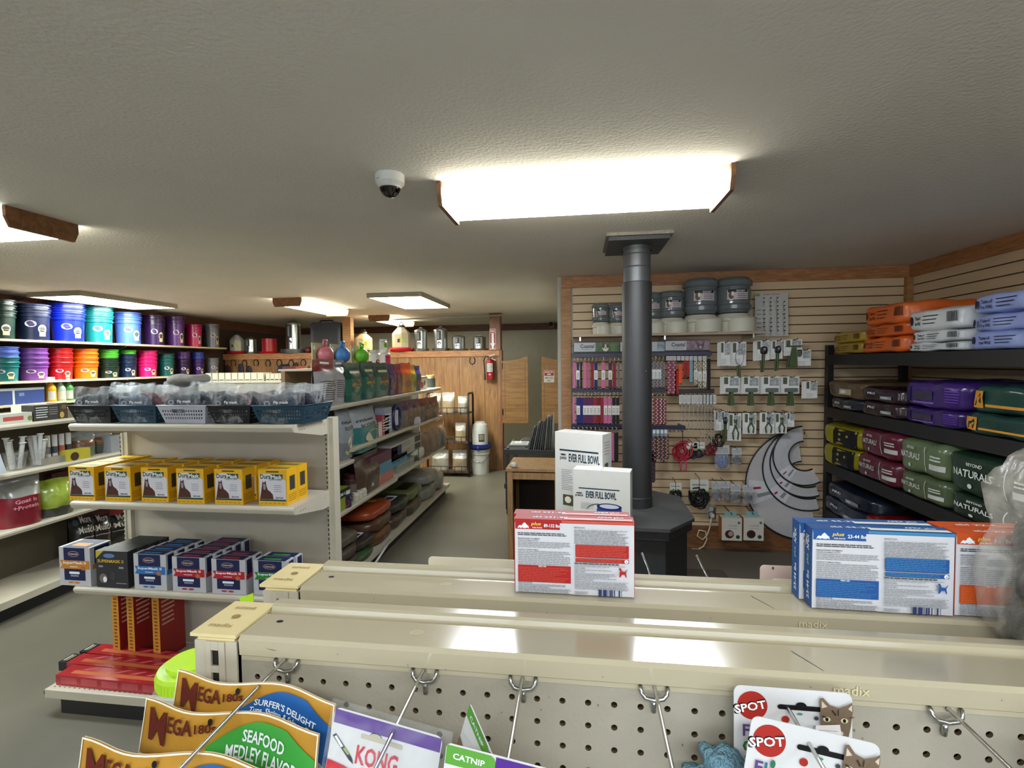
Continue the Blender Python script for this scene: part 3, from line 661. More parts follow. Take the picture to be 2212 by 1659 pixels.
# ---- flea treatment cartons on second rail
def apex(loc, kind, label, w=.154, h=.098, d=.021, rz=0):
    base, hi, txt = {'red': ('#a2201b', '#c0523f', '89-132 lbs'), 'blue': ('#234f8c', '#3d80a8', '23-44 lbs'), 'orange': ('#bc4a18', '#cf6c34', '5-22 lbs')}[kind]
    b = mat(base, .55, var=.04, spec=.25); hb = ink(hi); W_ = mat('#c8c8ca', .4, var=.01, name='carton_white')
    g = G(); g.box(0, 0, 0, w, d, h, W_)
    g.box(-.0003, -.0001, h - .0015, w + .0003, d + .0003, h + .0003, b); g.box(-.0006, .0004, -.0, .0, d - .0003, h, b); g.box(w, .0004, 0, w + .0005, d - .0003, h, b)
    f = front(g, -.0001)
    f.rect(.0006, h - .013, w * .385, h, b); f.rect(0, h - .004, w, h, b) ; f.rect(w * .4, h - .0035, w, h - .0002, hb)
    f.poly([(.004, h - .0112), (.007, h - .0075), (.009, h - .009), (.0105, h - .006), (.013, h - .004), (.0165, h - .0075), (.019, h - .0112)], PW); f.text('APEX', .0035, h - .0118, PW, w=.0155, h=.0035)
    f.text('plus', .0215, h - .0088, ink('#e8c24a'), w=.0125, h=.0055, shear=.25); f.text('FOR DOGS', .0235, h - .0115, PW, w=.0125)
    f.text(txt, .0385, h - .0098, PW, w=.0205 if kind != 'orange' else .0175, h=.0045)
    f.lines(.004, h - .0215, w * .46, h - .0170, 2, INK, .5, 2, .1)
    f.text('PRECAUTIONARY STATEMENTS', .004, h - .0262, INK, w=.029); f.text('HAZARDS TO HUMANS: CAUTION.', .004, h - .0285, INK, w=.027)
    f.lines(.004, h - .0375, w * .475, h - .029, 4, GREY, .4, 3, .06); f.text('HAZARDS TO DOMESTIC ANIMALS', .004, h - .0405, INK, w=.027); f.lines(.004, h - .0595, w * .475, h - .0410, 8, GREY, .4, 4, .05)
    f.rect(.004, h * .155, w * .475, h * .385, b); f.text('FIRST AID', w * .235, h * .363, PW, w=.010, al='c'); f.lines(.005, h * .165, w * .465, h * .36, 9, hb, .28, 5, .1)
    f.text('DIRECTION FOR USE', .004, h * .137, INK, w=.018); f.lines(.004, h * .10, w * .47, h * .134, 2, GREY, .4, 6); f.text('DO NOT ALLOW CHILDREN TO APPLY PRODUCT.', .004, h * .082, INK, w=.042); f.lines(.004, h * .012, w * .475, h * .08, 4, GREY, .45, 7, .02)
    f.text('RESTRICTIONS:', w * .505, h - .009, INK, w=.014); f.lines(w * .505, h * .70, w * .955, h - .0105, 10, GREY, .4, 8, .08)
    f.rect(w * .515, h * .525, w * .955, h * .69, b); f.lines(w * .52, h * .535, w * .945, h * .685, 7, hb, .35, 9, .06)
    f.rect(w * .515, h * .46, w * .955, h * .51, b); f.lines(w * .52, h * .465, w * .90, h * .505, 2, hb, .35, 9, .06); f.ell(w * .935, h * .485, .0024, .0024, PW); f.poly([(w * .933, h * .47), (w * .94, h * .47), (w * .937, h * .50)], DARK)
    f.lines(w * .505, h * .435, w * .90, h * .45, 1, INK, .9, 10); f.lines(w * .505, h * .395, w * .955, h * .43, 2, GREY, .4, 10)
    f.text('HOW TO OPEN:', w * .505, h * .372, INK, w=.014); f.lines(w * .505, h * .35, w * .83, h * .368, 1, GREY, .5, 11); f.text('HOW TO APPLY', w * .505, h * .325, INK, w=.0145); f.lines(w * .505, h * .24, w * .86, h * .322, 4, GREY, .4, 12)
    f.text('FREQUENCY OF APPLICATION', w * .505, h * .218, INK, w=.024); f.lines(w * .505, h * .10, w * .955, h * .215, 6, GREY, .4, 13, .05); f.lines(w * .505, h * .012, w * .62, h * .075, 3, GREY, .4, 14)
    f.barcode(w * .705, 0.0015, w * .90, h * .105, ink('#2b3560')); dx, dy = w * .875, h * .285
    f.poly([(dx, dy), (dx + .001, dy + .008), (dx - .0005, dy + .0115), (dx + .002, dy + .012), (dx + .0035, dy + .0075), (dx + .0075, dy + .0072), (dx + .010, dy + .0105), (dx + .0104, dy + .0103), (dx + .0085, dy + .006), (dx + .0095, dy), (dx + .0082, dy), (dx + .0068, dy + .0035), (dx + .0035, dy + .0035), (dx + .0018, dy)], b)
    l = pface(g, (-.0006, d, 0), (0, -1, 0), (0, 0, 1)); l.text(txt, d * .68, h * .08, PW, w=h * .36, h=d * .30, rot=R(90)); l.text('plus', d * .66, h * .52, ink('#9cc7a8'), w=h * .13, h=d * .3, rot=R(90)); l.text('APEX', d * .68, h * .70, PW, w=h * .2, h=d * .3, rot=R(90)); l.poly([(d * .2, h * .72), (d * .36, h * .80), (d * .25, h * .84), (d * .3, h * .9)], PW)
    tp = top(g, h + .0003); tp.text(txt[::-1], w * .15, d * .3, PW, w=w * .30, h=d * .26); tp.rect(w * .42, 0.001, w - .002, d * .42, mat('#d9e2dc' if kind == 'blue' else hi, .4, var=0)); tp.text('APEX plus', w * .70, d * .45, PW, w=w * .22, h=d * .3)
    return tag(g.build('flea_treatment_carton', loc=loc, rz=rz), label, 'box', 'flea treatment cartons on the gondola top')
Z2 = 1.3765
apex((-.086, .645, Z2), 'red', 'red and white 89-132 lbs flea treatment carton, front one with full back text')
apex((-.0895, .6665, Z2), 'red', 'red 89-132 lbs flea treatment carton mostly hidden behind its twin')
apex((.280, .642, Z2), 'blue', 'blue and white 23-44 lbs flea treatment carton, front one with full back text', rz=R(-1))
apex((.2745, .6645, Z2), 'blue', 'blue 23-44 lbs flea treatment carton standing behind its twin')
apex((.4375, .642, Z2), 'orange', 'orange 5-22 lbs flea treatment carton, front one beside the bagged toy', rz=R(-1))
apex((.4335, .6645, Z2), 'orange', 'orange 5-22 lbs flea treatment carton standing behind its twin')
# ---- cards hanging on the far side of the second gondola
def back_card(x0, x1, ztop, y, label, fn=None, m=None):
    t = empty('product_card', (x0, y, ztop), label, 'product card', 'cards hung behind the gondola top')
    g, f = card(x1 - x0, .13, .006, m or mat('#dcd4bd', .5, var=.02)); 
    if fn: fn(f, x1 - x0)
    g.build('card', t); return t
def c1(f, w): f.rect(w * .55, -.017, w * .83, -.0145, DARK); f.ell(w * .69, -.0143, .004, .0032, DARK); f.text('AHUNI', w * .42, -.026, INK, w=.02)
def hookhole(f, w): f.poly([(w * .38, -.010), (w * .50, -.0035), (w * .62, -.010)], INK); f.rect(w * .30, -.0125, w * .70, -.0095, INK); f.text('DREMEL', w * .72, -.006, GREY, w=.016)
back_card(-.252, -.085, 1.3615, .735, 'blank cream card back hung behind the second rail, in front', c1)
back_card(-.240, -.080, 1.3745, .755, 'blank cream card back hung behind the second rail, taller and rearmost')
back_card(.075, .150, 1.3495, .745, 'pale grey card with hang hook just right of the red cartons', hookhole, mat('#bdbdb8', .5))
back_card(.163, .252, 1.3555, .745, 'white card with grey clip, between stove and blue carton', hookhole, mat('#c9c4bf', .5))
back_card(.262, .345, 1.3785, .765, 'pinkish card edge beside the blue cartons, rearmost', lambda f, w: f.rect(w * .2, -.006, w * .23, -.002, INK), mat('#d8c4ba', .5))
back_card(.2705, .355, 1.367, .745, 'cream WORMX card beside the blue cartons, in front', lambda f, w: (f.text('WORMX', w * .3, -.024, INK, w=.03), f.rect(w * .2, -.006, w * .24, -.003, INK)), mat('#d8d2c2', .5))
for i, (x, z, la) in enumerate(((.1035, 1.352, 'left'), (.1885, 1.352, 'right'))):
    g = G(); g.tube([(x, .70, z - .004), (x + .002, .735, z), (x + .002, .80, z + .002), (x - .006, .812, z + .02)], .002, CHROME); tag(g.build('display_hook'), 'steel display hook tip rising behind the gondola top, %s one' % la, 'hook')
# neon lidded jar on the shelf left of the front gondola
LIME = mat('#b6e02c', .4, var=.03, name='neon_lime')
t = empty('treat_jar', (-.835, .95, 1.006), 'clear jar with bright lime green lid beside the gondola post', 'jar')
g = G(); g.lathe([(.0, -.17), (.07, -.17), (.078, -.16), (.080, -.04), (.074, -.015), (.062, 0), (.060, .012)], film('#dfe6e4', .3, .06), 36); g.build('clear_body', t)
g = G(); g.lathe([(.066, .0), (.067, .024), (.063, .031), (.048, .035), (.047, .042), (0, .043)], LIME, 40)
for i in range(48):
    a = 2 * math.pi * i / 48; g.box(.0665 * math.cos(a) - .0008, .0665 * math.sin(a) - .0008, .003, .0665 * math.cos(a) + .0008, .0665 * math.sin(a) + .0008, .022, LIME)
g.build('lid', t)
t = empty('side_shelf', (-.84, .98, .80), 'dark product shelf below the lime lidded jar, mostly hidden by pouches', 'shelf')
g = G(); g.box(-.13, -.14, -.012, .40, .2, .0, BEIGE); g.build('deck', t)
for x in (-.12, .38): g = G(); g.box(x, -.12, -.80, x + .02, .18, -.012, BLACK); g.build('support', t)
g = G(); g.box(-.06, -.05, 0, .06, .01, .10, LIME); f = front(g, -.05); f.text('BEST', -.03, .07, DARK, w=.05); tag(g.build('lime_carton', loc=(-.80, .84, .801)), 'small lime green carton reading BEST behind the pouches', 'box')
g = G(); g.prism([(-.02, 0), (.012, 0), (.012, .012)], LIME, 'y', 0, .002); g.box(-.02, 0, -.3, .012, .002, 0, LIME); g.box(-.006, .002, -.5, .0, .006, -.1, BEIGE); g.box(-.02, .0, -.52, .012, .02, -.5, BEIGE); tag(g.build('lime_sign', loc=tuple(at(536, 1293, Y=.97))), 'lime green sign corner peeking above the gondola post cap', 'sign')
# ================================================================ SLAT WALL GOODS
LY = 4.40
NAVYM = mat('#1e2240', .4, name='navy_bar')
g = G(); g.box(-.055, 4.27, 1.895, 1.50, SY - .03, 1.915, mat('#a89680', .5, name='melamine_shelf')); 
for x in (.0, .7, 1.4): g.box(x, 4.30, 1.86, x + .012, SY - .03, 1.895, CHROME)
tag(g.build('wall_shelf'), 'long beige shelf high on the slat wall carrying the gravity waterers', 'shelf')
# gravity waterers
TANK = mat('#8b959a', .12, var=.05, trans=.5, alpha=1, spec=.6, name='smoky_tank'); BASEM = mat('#c9c7b6', .5, var=.03, name='bisque_plastic')
def waterer(px, wpx, ytop, ybase, label, grp='gravity waterers on the wall shelf'):
    y = 4.43; b = at(px, 720, Y=y); r = wpx / 2 / FPX * (y / _cy) * 1.0; zt = at(px, ytop, Y=y).z; zb = at(px, ybase, Y=y).z; z0 = 1.916
    t = empty('gravity_waterer', (b.x, y, z0), label, 'pet waterer', grp)
    g = G(); hb = zb - z0
    g.lathe([(0, 0), (r * .86, 0), (r * .90, hb * .55), (r * 1.0, hb * .62), (r * 1.0, hb * .72), (r * .8, hb * 1.0), (0, hb * 1.0)], BASEM, 32)
    g.lathe([(r * .78, -.0), (r * .80, hb * .68), (r * .86, hb * .76), (r * .74, hb * .76), (r * .70, hb * .2), (0, hb * .2)], BASEM, 28, (r * .25, -r * .45, 0))
    g.build('bowl_base', t)
    g = G(); H = zt - zb
    pr = [(r * .35, 0), (r * .8, H * .03), (r * .96, H * .12), (r * .98, H * .22), (r * .9, H * .27), (r * .9, H * .32), (r * .93, H * .34), (r * .93, H * .66), (r * .9, H * .68), (r * .9, H * .72), (r, H * .76), (r * .98, H * .88), (r * .8, H * .97), (r * .5, H), (0, H)]
    g.lathe([(a, b_ + hb) for a, b_ in pr], TANK, 32); g.build('tank', t)
    g = G(); F = Face(g, lambda x, yy, o: Vector(((r * .945 + o * 3) * math.sin(x / r), -(r * .945 + o * 3) * math.cos(x / r), hb + H * .36 + yy)))
    F.rect(-r * .6, .0, r * .6, H * .24, ink('#c9bfc2'), 8); F.rect(-r * .55, H * .19, r * .55, H * .27, ink('#23272c'), 8); F.text('DOGIT', -r * .1, H * .20, PW, w=r * .5, h=H * .05); F.ell(-r * .38, H * .11, r * .14, H * .10, ink('#6b5648')); F.ell(-r * .3, H * .15, r * .07, H * .06, ink('#e8e2da')); F.lines(-r * .05, H * .02, r * .5, H * .16, 3, INK, .3)
    g.build('printed_label', t)
for a in ((1298, 38, 655, 697, 'leftmost small gravity waterer on the wall shelf'), (1333, 38, 656, 698, 'second small gravity waterer, half hidden behind the flue pipe'),
          (1408, 46, 632, 690, 'gravity waterer peeking out right of the flue pipe'), (1450, 56, 629, 688, 'middle sized gravity waterer right of the flue pipe'),
          (1513, 72, 602, 682, 'large gravity waterer, second from the right on the shelf'), (1583, 72, 600, 679, 'large gravity waterer at the right end of the shelf')):
    waterer(*a)
# header signs and bars
def header(x0, x1, y0, y1, txt, col, label, dog):
    A_ = at(x0, y1, Y=LY - .02); B_ = at(x1, y0, Y=LY - .02); w, h = B_.x - A_.x, B_.z - A_.z
    g = G(); g.box(0, 0, 0, w, .012, h, mat('#1a1c26', .5)); f = front(g, 0)
    f.rect(.004, .012, w - .002, h - .004, mat('#b9bcc0', .5, var=.02)); f.rect(w * .48, .012, w - .002, h - .004, mat(col, .5, var=.5, scale=25))
    if txt: f.text(txt, w * .15, h * .45, INK, w=w * .30, h=h * .35); f.rect(w * .18, h * .28, w * .42, h * .33, GREY)
    if dog: f.ell(w * .70, h * .45, h * .28, h * .32, ink('#d8d2c8')); f.ell(w * .655, h * .62, h * .12, h * .2, ink('#5b4633')); f.ell(w * .745, h * .62, h * .12, h * .2, ink('#5b4633')); f.ell(w * .70, h * .42, h * .05, h * .05, DARK)
    elif txt: f.poly([(w * .72, h * .4), (w * .70, h * .9), (w * .76, h * .62), (w * .82, h * .62), (w * .88, h * .9), (w * .86, h * .4), (w * .79, h * .2)], ink('#5a5058')); f.ell(w * .79, h * .38, h * .1, h * .12, ink('#b9a9ae'))
    tag(g.build('header_sign', loc=A_), label, 'sign', 'leash display headers')
header(1239, 1338, 738, 763, 'Coastal', '#4c6a3c', 'Coastal header sign with green half and terrier head, left of the flue pipe', True)
header(1339, 1404, 737, 762, '', '#8fa3ad', 'header sign mostly hidden by the flue pipe', False)
header(1405, 1436, 737, 762, '', '#8fa3ad', 'pale blue header sign just right of the flue pipe', False)
header(1436, 1534, 734, 760, 'Coastal', '#8a7380', 'Coastal header sign with mauve half and black eared dog', False)
def bar(x0, x1, py, label, m=NAVYM):
    A_ = at(x0, py, Y=LY); B_ = at(x1, py, Y=LY); t = empty('display_bar', (A_.x, LY, A_.z), label, 'display bar', 'bars the leashes hang from'); L_ = B_.x - A_.x
    g = G(); g.box(0, -.015, -.018, L_, .01, .018, m); g.build('rail', t, bev=.003)
    for x in (.01, L_ - .02): g = G(); g.box(x, .01, -.01, x + .01, SY - LY - .002, .01, m); g.build('arm', t)
    g = G(); k = int(L_ / .035)
    for i in range(k): g.box(.015 + i * .035, -.05, -.030, .020 + i * .035, -.005, -.022, m)
    g.build('prongs', t)
    return A_.z
bar(1235, 1404, 768, 'top left leash bar, under the terrier header'); bar(1236, 1404, 844, 'middle left leash bar'); bar(1234, 1404, 920, 'lower left leash bar, just above the tall carton')
bar(1405, 1537, 765, 'top right leash bar, under the mauve header'); bar(1405, 1436, 843, 'short leash bar right of the flue pipe'); bar(1445, 1542, 845, 'dark bar from which the chain leads hang', mat('#2c2422', .5)); bar(1405, 1480, 923, 'lower right leash bar')
_strap = {}
def leash(px, y0, y1, wpx, col, label, pat=None, tagc='#e4e2dc', grp='nylon leashes on the wall', dy=0, clip=True):
    y = LY - .035 - dy; a = at(px, y0, Y=y); b = at(px, y1, Y=y); L_ = a.z - b.z; w = wpx / FPX * y / _cy
    t = empty('leash', (a.x, y, a.z), label, 'leash', grp)
    m = mat(col, .75, var=.1, scale=80, name='nylon_webbing')
    g = G(); z0 = -.05 if clip else -.0
    g.box(-w / 2, -.002, -L_, w / 2, .0, z0, m); g.box(-w / 2 + .003, .006, -L_ + .01, w / 2 + .002, .008, z0, m); g.tube([(0, -.001, -L_), (0, .003, -L_ - .006), (0, .007, -L_ + .01)], w / 2.2, m, 6, flat=.002)
    if pat:
        k = 14
        for i in range(k): 
            zz = z0 - (L_ + z0) * (i + .5) / k; f = front(g, -.002); f.ell((-1) ** i * w * .15, zz, w * .22, L_ / k * .32, ink(pat), 8)
    g.build('webbing', t)
    if clip:
        g = G(); g.tube([(0, 0, -.052), (0, 0, -.03), (.006, 0, -.018), (.004, 0, -.006), (-.004, 0, -.006), (-.005, 0, -.018)], .0022, mat('#cfc7b2', .25, metal=1), 6)
        g.tube([(-w / 2, 0, -.050), (w / 2, 0, -.050)], .003, mat('#cfc7b2', .25, metal=1), 6); g.build('snap_hook', t)
    if tagc:
        g = G(); tz = -.05 - (L_ - .05) * .45; g.box(-.015, -.007, tz - .05, .015, -.0055, tz + .03, mat(tagc, .5)); f = front(g, -.007); f.lines(-.008, tz - .04, .008, tz + .01, 4, INK, .35); g.build('swing_tag', t)
cn = {'#c86f92': 'pink', '#20246e': 'royal blue', '#15151a': 'black', '#b0607e': 'dusty pink', '#8e2230': 'red', '#5a2350': 'purple', '#6e1824': 'dark red', '#c06a94': 'rose pink', '#6f1a3a': 'maroon', '#8d8489': 'grey patterned', '#7a3040': 'red patterned', '#47343a': 'brown camouflage'}
r1 = [(1240, '#c86f92'), (1248, '#20246e'), (1255, '#15151a'), (1263, '#c86f92'), (1271, '#b0607e'), (1279, '#8e2230'), (1287, '#20246e'), (1303, '#c86f92'), (1318, '#5a2350'), (1327, '#8e2230'), (1336, '#8d8489')]
for i, (x, c) in enumerate(r1): leash(x, 770, 838, (5, 4, 3, 7, 5, 5, 6, 8, 7, 6, 5)[i], c, '%s leash, %s from the left in the top leash row' % (cn[c], ORD[i]), None if c != '#8d8489' else '#4a3d44', '#e4e2dc' if i in (1, 6, 7, 8) else None)
r2 = [(1239, '#c86f92'), (1249, '#20246e'), (1256, '#20246e'), (1263, '#5a2350'), (1270, '#5a2350'), (1277, '#5a2350'), (1285, '#8e2230'), (1293, '#6e1824'), (1300, '#8e2230'), (1308, '#c06a94'), (1317, '#c06a94'), (1326, '#15151a'), (1334, '#15151a')]
for i, (x, c) in enumerate(r2): leash(x, 846, 914, (4, 8, 7, 7, 7, 7, 7, 7, 7, 8, 8, 6, 6)[i], c, '%s leash, %s from the left in the middle leash row' % (cn[c], ORD[i]), None, '#e4e2dc' if i not in (0, 2, 8) else None, dy=.004 * (i % 2))
r3 = [(1240, '#20246e'), (1249, '#5a2350'), (1258, '#20246e'), (1267, '#5a2350'), (1276, '#5a2350'), (1285, '#6f1a3a'), (1294, '#6f1a3a'), (1303, '#6e1824'), (1312, '#6f1a3a'), (1322, '#c06a94'), (1331, '#15151a')]
for i, (x, c) in enumerate(r3): leash(x, 922, 995, 8, c, '%s leash, %s from the left in the bottom leash row' % (cn[c], ORD[i]), None, None)
for i, x in enumerate((1408, 1416, 1424, 1432)): leash(x, 768, 836, 7, '#8d8489', 'grey patterned leash, %s right of the flue pipe in the top row' % ORD[i], '#4a3d44', '#dfe6e2' if i < 3 else None)
for i, x in enumerate((1409, 1419, 1428, 1435)): leash(x, 848, 916, 8, '#7a3040', 'red patterned leash, %s right of the flue pipe in the middle row' % ORD[i], '#d8b4b4' if i % 2 else '#e3dcd2', None)
for i, x in enumerate((1413, 1422, 1431, 1440)): leash(x, 926, 998 - i % 2 * 8, 8, '#47343a', 'floral leash, %s right of the flue pipe in the bottom row' % ORD[i], '#d9a06a' if i % 2 else '#c98aa0', None)
for i, x in enumerate((1413, 1421, 1430, 1438)):
    p = at(x, 935, Y=LY - .06); g = G(); g.box(-.013, 0, -.03, .013, .001, .03, mat('#7f97ac', .5)); f = front(g, 0); f.rect(-.011, -.005, .011, .025, PW); tag(g.build('header_card', loc=p), 'small blue and white header card, %s in the bottom leash row' % ORD[i], 'card')
leash(1408, 975, 1040, 14, '#47343a', 'wide brown camouflage lead hanging low beside the flue pipe', '#2a2224', None, clip=False)
for i, (x, c, l) in enumerate(((1446, '#8c4a5a', 'pink and maroon checked'), (1456, '#8c4a5a', 'maroon checked'))): leash(x, 775, 850, 9, c, l + ' collar strip hanging under the mauve header', '#c99aa4', None, clip=False)
leash(1462, 800, 850, 7, '#b5281c', 'dark orange collar strip under the mauve header', None, None, clip=False)
leash(1470, 786, 828, 7, '#f2512a', 'bright neon orange collar strip under the mauve header', None, None, clip=False, dy=.02)
for i, (x, a, b_) in enumerate(((1480, 790, 812), (1486, 790, 814), (1493, 795, 825), (1503, 790, 830), (1512, 800, 838), (1522, 790, 836))):
    leash(x, 775, b_, 6, ('#a03028', '#a03028', '#7fa8b8', '#c9c6b4', '#b9b5a0', '#d5d2c4')[i], '%s small collar, %s right of the neon orange strip' % (('red', 'red', 'light blue', 'cream', 'khaki', 'white speckled')[i], ORD[i]), '#3a3a3a' if i > 2 else None, '#e4e2dc' if i > 2 else None, clip=False)
leash(1531, 775, 840, 7, '#15151a', 'long black strap at the right end under the mauve header', None, None, clip=False)
for i, x in enumerate((1443, 1450, 1457, 1466, 1475, 1484, 1493, 1502, 1512, 1522)):
    p = at(x, 774, Y=LY - .055); g = G(); g.box(-.014, 0, -.018, .014, .001, .018, WHITE); f = front(g, 0); f.lines(-.01, -.012, .01, .01, 3, GREY); tag(g.build('price_card', loc=p), 'tiny white price card, %s from the left under the mauve header' % ORD[i], 'card')
# chain leads
STEEL = mat('#c4c4c6', .35, metal=.8, var=.1, name='chain_steel')
def chain(px, y1, label, thick):
    y = LY - .05; a = at(px, 853, Y=y); b = at(px, y1, Y=y); t = empty('chain_lead', (a.x, y, a.z), label, 'chain lead', 'chain leads with white header cards')
    g = G(); g.box(-.016, 0, -.075, .016, .001, 0, WHITE); f = front(g, 0); f.lines(-.012, -.06, .012, -.01, 4, GREY, .3); g.build('header_card', t)
    g = G(); g.tube([(.011 * math.cos(q), 0, -.088 + .011 * math.sin(q)) for q in [i * math.pi / 5 for i in range(10)]], .0022, CHROME, 5, closed=True); g.build('ring', t)
    g = G(); z = -.10; k = 0; Lz = a.z - b.z
    while z > -Lz:
        r = thick
        if k % 2: g.box(-.0015, -r, z - .016, .0015, r, z, STEEL)
        else: g.tube([(-r, 0, z), (-r, 0, z - .014), (0, 0, z - .018), (r, 0, z - .014), (r, 0, z), (0, 0, z + .004)], .0016, STEEL, 4, closed=True)
        z -= .0165; k += 1
    g.build('chain', t)
for i, (x, y1) in enumerate(((1471, 915), (1479, 920), (1488, 933), (1498, 933), (1507, 930), (1515, 948), (1522, 952), (1529, 950), (1536, 955), (1543, 948))): chain(x, y1, 'steel chain lead, %s from the left under the dark bar' % ORD[i], .0055 + .0012 * (i % 3))
# harnesses, muzzles
def loops(name, px, py, y, r, m, n, label, cat, cardc=None, hang=None, seed=1, grp=None):
    p = at(px, py, Y=y); t = empty(name, p, label, cat, grp); rd = random.Random(seed)
    g = G()
    for i in range(n):
        a0 = rd.uniform(0, 6.28); rr = r * rd.uniform(.5, 1); cx_, cz_ = rd.uniform(-.3, .3) * r, rd.uniform(-.3, .3) * r
        g.tube([(cx_ + rr * math.cos(a0 + q) * .8, rd.uniform(-.6, .6) * r * .5, cz_ + rr * math.sin(a0 + q)) for q in [k * math.pi / 5 for k in range(10)]], r * .07, m, 5, closed=True, flat=r * .10)
    g.build('straps', t)
    if cardc:
        g = G(); g.box(-r * .9, -.012, r * .6, r * .9, -.010, r * 1.9, mat(cardc, .5)); f = front(g, -.012); f.lines(-r * .7, r * 1.2, r * .7, r * 1.5, 1, GREY, .5); f.rect(-r * .9, r * .6, r * .9, r * .8, ink('#8fa06a')); g.build('header_card', t)
    if hang:
        g = G(); g.tube([(-.01, 0, -r * .6), (-.012, 0, -r - hang), (.01, .01, -r - hang - .01), (.03, 0, -r - hang + .01), (.035, 0, -r * .7)], .007, mat('#d63a6a', .6), 5); g.build('pink_strap', t)
    g = G(); g.tube([(0, -.01, r * .5), (0, -.012, r * 2.0), (0, SY - y - .003, r * 2.1)], .003, mat('#2a241f', .4), 5); g.build('hanging_hook', t)
    return t
HY1 = 4.46
loops('dog_harness', 1474, 972, HY1, .078, mat('#b01f38', .6), 9, 'red mesh dog harness hanging from the lower right bar', 'harness', None, .10, 2)
loops('dog_muzzle', 1494, 980, HY1, .05, mat('#1c2030', .6), 6, 'navy muzzle under a white card, left of a pair', 'muzzle', '#dcdcd4', None, 3)
loops('dog_muzzle', 1510, 978, HY1, .05, mat('#1c2030', .6), 6, 'navy muzzle under a white card, right of a pair', 'muzzle', '#dcdcd4', None, 4)
loops('dog_harness', 1534, 972, HY1, .055, mat('#7d1f30', .6), 7, 'dark red knotted harness between the muzzles and the bagged toys', 'harness', None, None, 5)
loops('dog_harness', 1555, 950, HY1, .055, BLACK, 5, 'black loop harness with white tag above the bagged blue toys', 'harness', None, None, 6)
loops('dog_muzzle', 1459, 1068, HY1, .055, BLACK, 14, 'small black muzzle with white header card beside the stove', 'muzzle', '#d5d6cc', None, 7, 'black muzzles above the stove')
loops('dog_muzzle', 1510, 1075, HY1, .085, BLACK, 20, 'large black muzzle with white header card right of the small one', 'muzzle', '#d5d6cc', None, 8, 'black muzzles above the stove')
def tool_card(x0, y0, x1, y1, label, style, grp, n=3, y=4.44, handle=None):
    A_ = at(x0, y1, Y=y); B_ = at(x1, y0, Y=y); w, h = B_.x - A_.x, B_.z - A_.z
    for k in range(n):
        yy = y + k * .018
        t = empty('grooming_tool', (A_.x - k * .010, yy, A_.z - .003 * k), label if k == 0 else 'backing card %s behind the %s' % (ORD[k - 1], ' '.join(label.replace(' on card', '').split()[:11])) , 'grooming tool', grp)
        g = G(); g.box(0, 0, 0, w, .002, h, mat('#eeefec', .45, var=.02)); f = front(g, 0)
        if k == 0:
            f.rect(w * .03, h * .55, w * .28, h * .95, ink('#5a6350')); f.rect(w * .38, h * .45, w * .95, h * .92, mat('#aeb4b4', .5, var=.5, scale=60)); f.rect(w * .42, h * .93, w * .58, h * .99, INK)
            f.lines(w * .05, h * .05, w * .6, h * .3, 4, GREY, .25)
        g.build('backing_card', t)
        if k < 2 and style:
            g = G(); gm = mat('#4a5a34', .5, var=.1, name='olive_handle'); sv = mat('#9a9ca0', .3, metal=.8)
            if style == 'brush':
                g.box(w * .2, -.02, h * .1, w * .85, -.002, h * .32, mat('#667062', .5)); hh = (handle or .10)
                g.prism([(w * .42, h * .1), (w * .58, h * .1), (w * .66, -hh), (w * .34, -hh)], gm, 'y', -.018, -.004)
            elif style == 'wand':
                g.tube([(w * .5 + w * .3 * math.cos(q), -.008, h * .35 + h * .33 * math.sin(q)) for q in [i * math.pi / 6 for i in range(12)]], .0025, sv, 5, closed=True); g.cyl((w * .5, -.008, h * .04), (w * .52, -.008, -.10), .007, .009, gm, 8)
            elif style == 'comb':
                g.blob(w * .22, .012, h * .2, 3, BLACK, (w * .55, -.012, h * .5), 5); g.blob(w * .12, .01, h * .1, 2, sv, (w * .55, -.022, h * .55), 4); g.cyl((w * .5, -.01, h * .3), (w * .45, -.01, -.10), .010, .008, gm, 8)
            elif style == 'plier':
                g.tube([(w * .35, -.008, h * .05), (w * .28, -.008, h * .3), (w * .5, -.008, h * .55), (w * .62, -.008, h * .78)], .006, gm, 6); g.tube([(w * .70, -.008, h * .05), (w * .76, -.008, h * .3), (w * .52, -.008, h * .55), (w * .40, -.008, h * .78)], .006, gm, 6); g.blob(w * .1, .008, h * .06, 2, sv, (w * .5, -.01, h * .6), 4)
            elif style == 'rake': g.box(w * .1, -.02, h * .55, w * .95, -.003, h * .62, gm); g.prism([(w * .35, h * .5), (w * .62, h * .5), (w * .7, -.10), (w * .15, -.10)], gm, 'y', -.015, -.004)
            g.build('tool', t)
    g = G(); g.tube([(A_.x + w / 2, SY - .002, B_.z + .0), (A_.x + w / 2, y - .06, B_.z - .004), (A_.x + w / 2, y - .075, B_.z + .008)], .003, mat('#2a241f', .4), 5); tag(g.build('wall_hook'), 'wall hook holding the ' + ' '.join(label.split()[:11]), 'hook', 'dark wall hooks')
for a in ((1557, 738, 1578, 790, 'white striped cards bundle at the left of the upper tool row', None, 3), (1582, 738, 1612, 790, 'large loop wand on card in the upper tool row', 'wand', 3), (1635, 735, 1663, 778, 'mirrored comb tool on card in the upper tool row', 'comb', 3), (1668, 735, 1691, 775, 'slim spoon shaped tool on card in the upper tool row', 'comb', 2), (1697, 733, 1733, 768, 'olive shedding rake on card, right in the upper tool row', 'rake', 2), (1722, 755, 1752, 790, 'small printed card at the right end of the upper tool row', None, 2)):
    tool_card(a[0], a[1], a[2], a[3], a[4], a[5], 'grooming tools in the upper row', a[6])
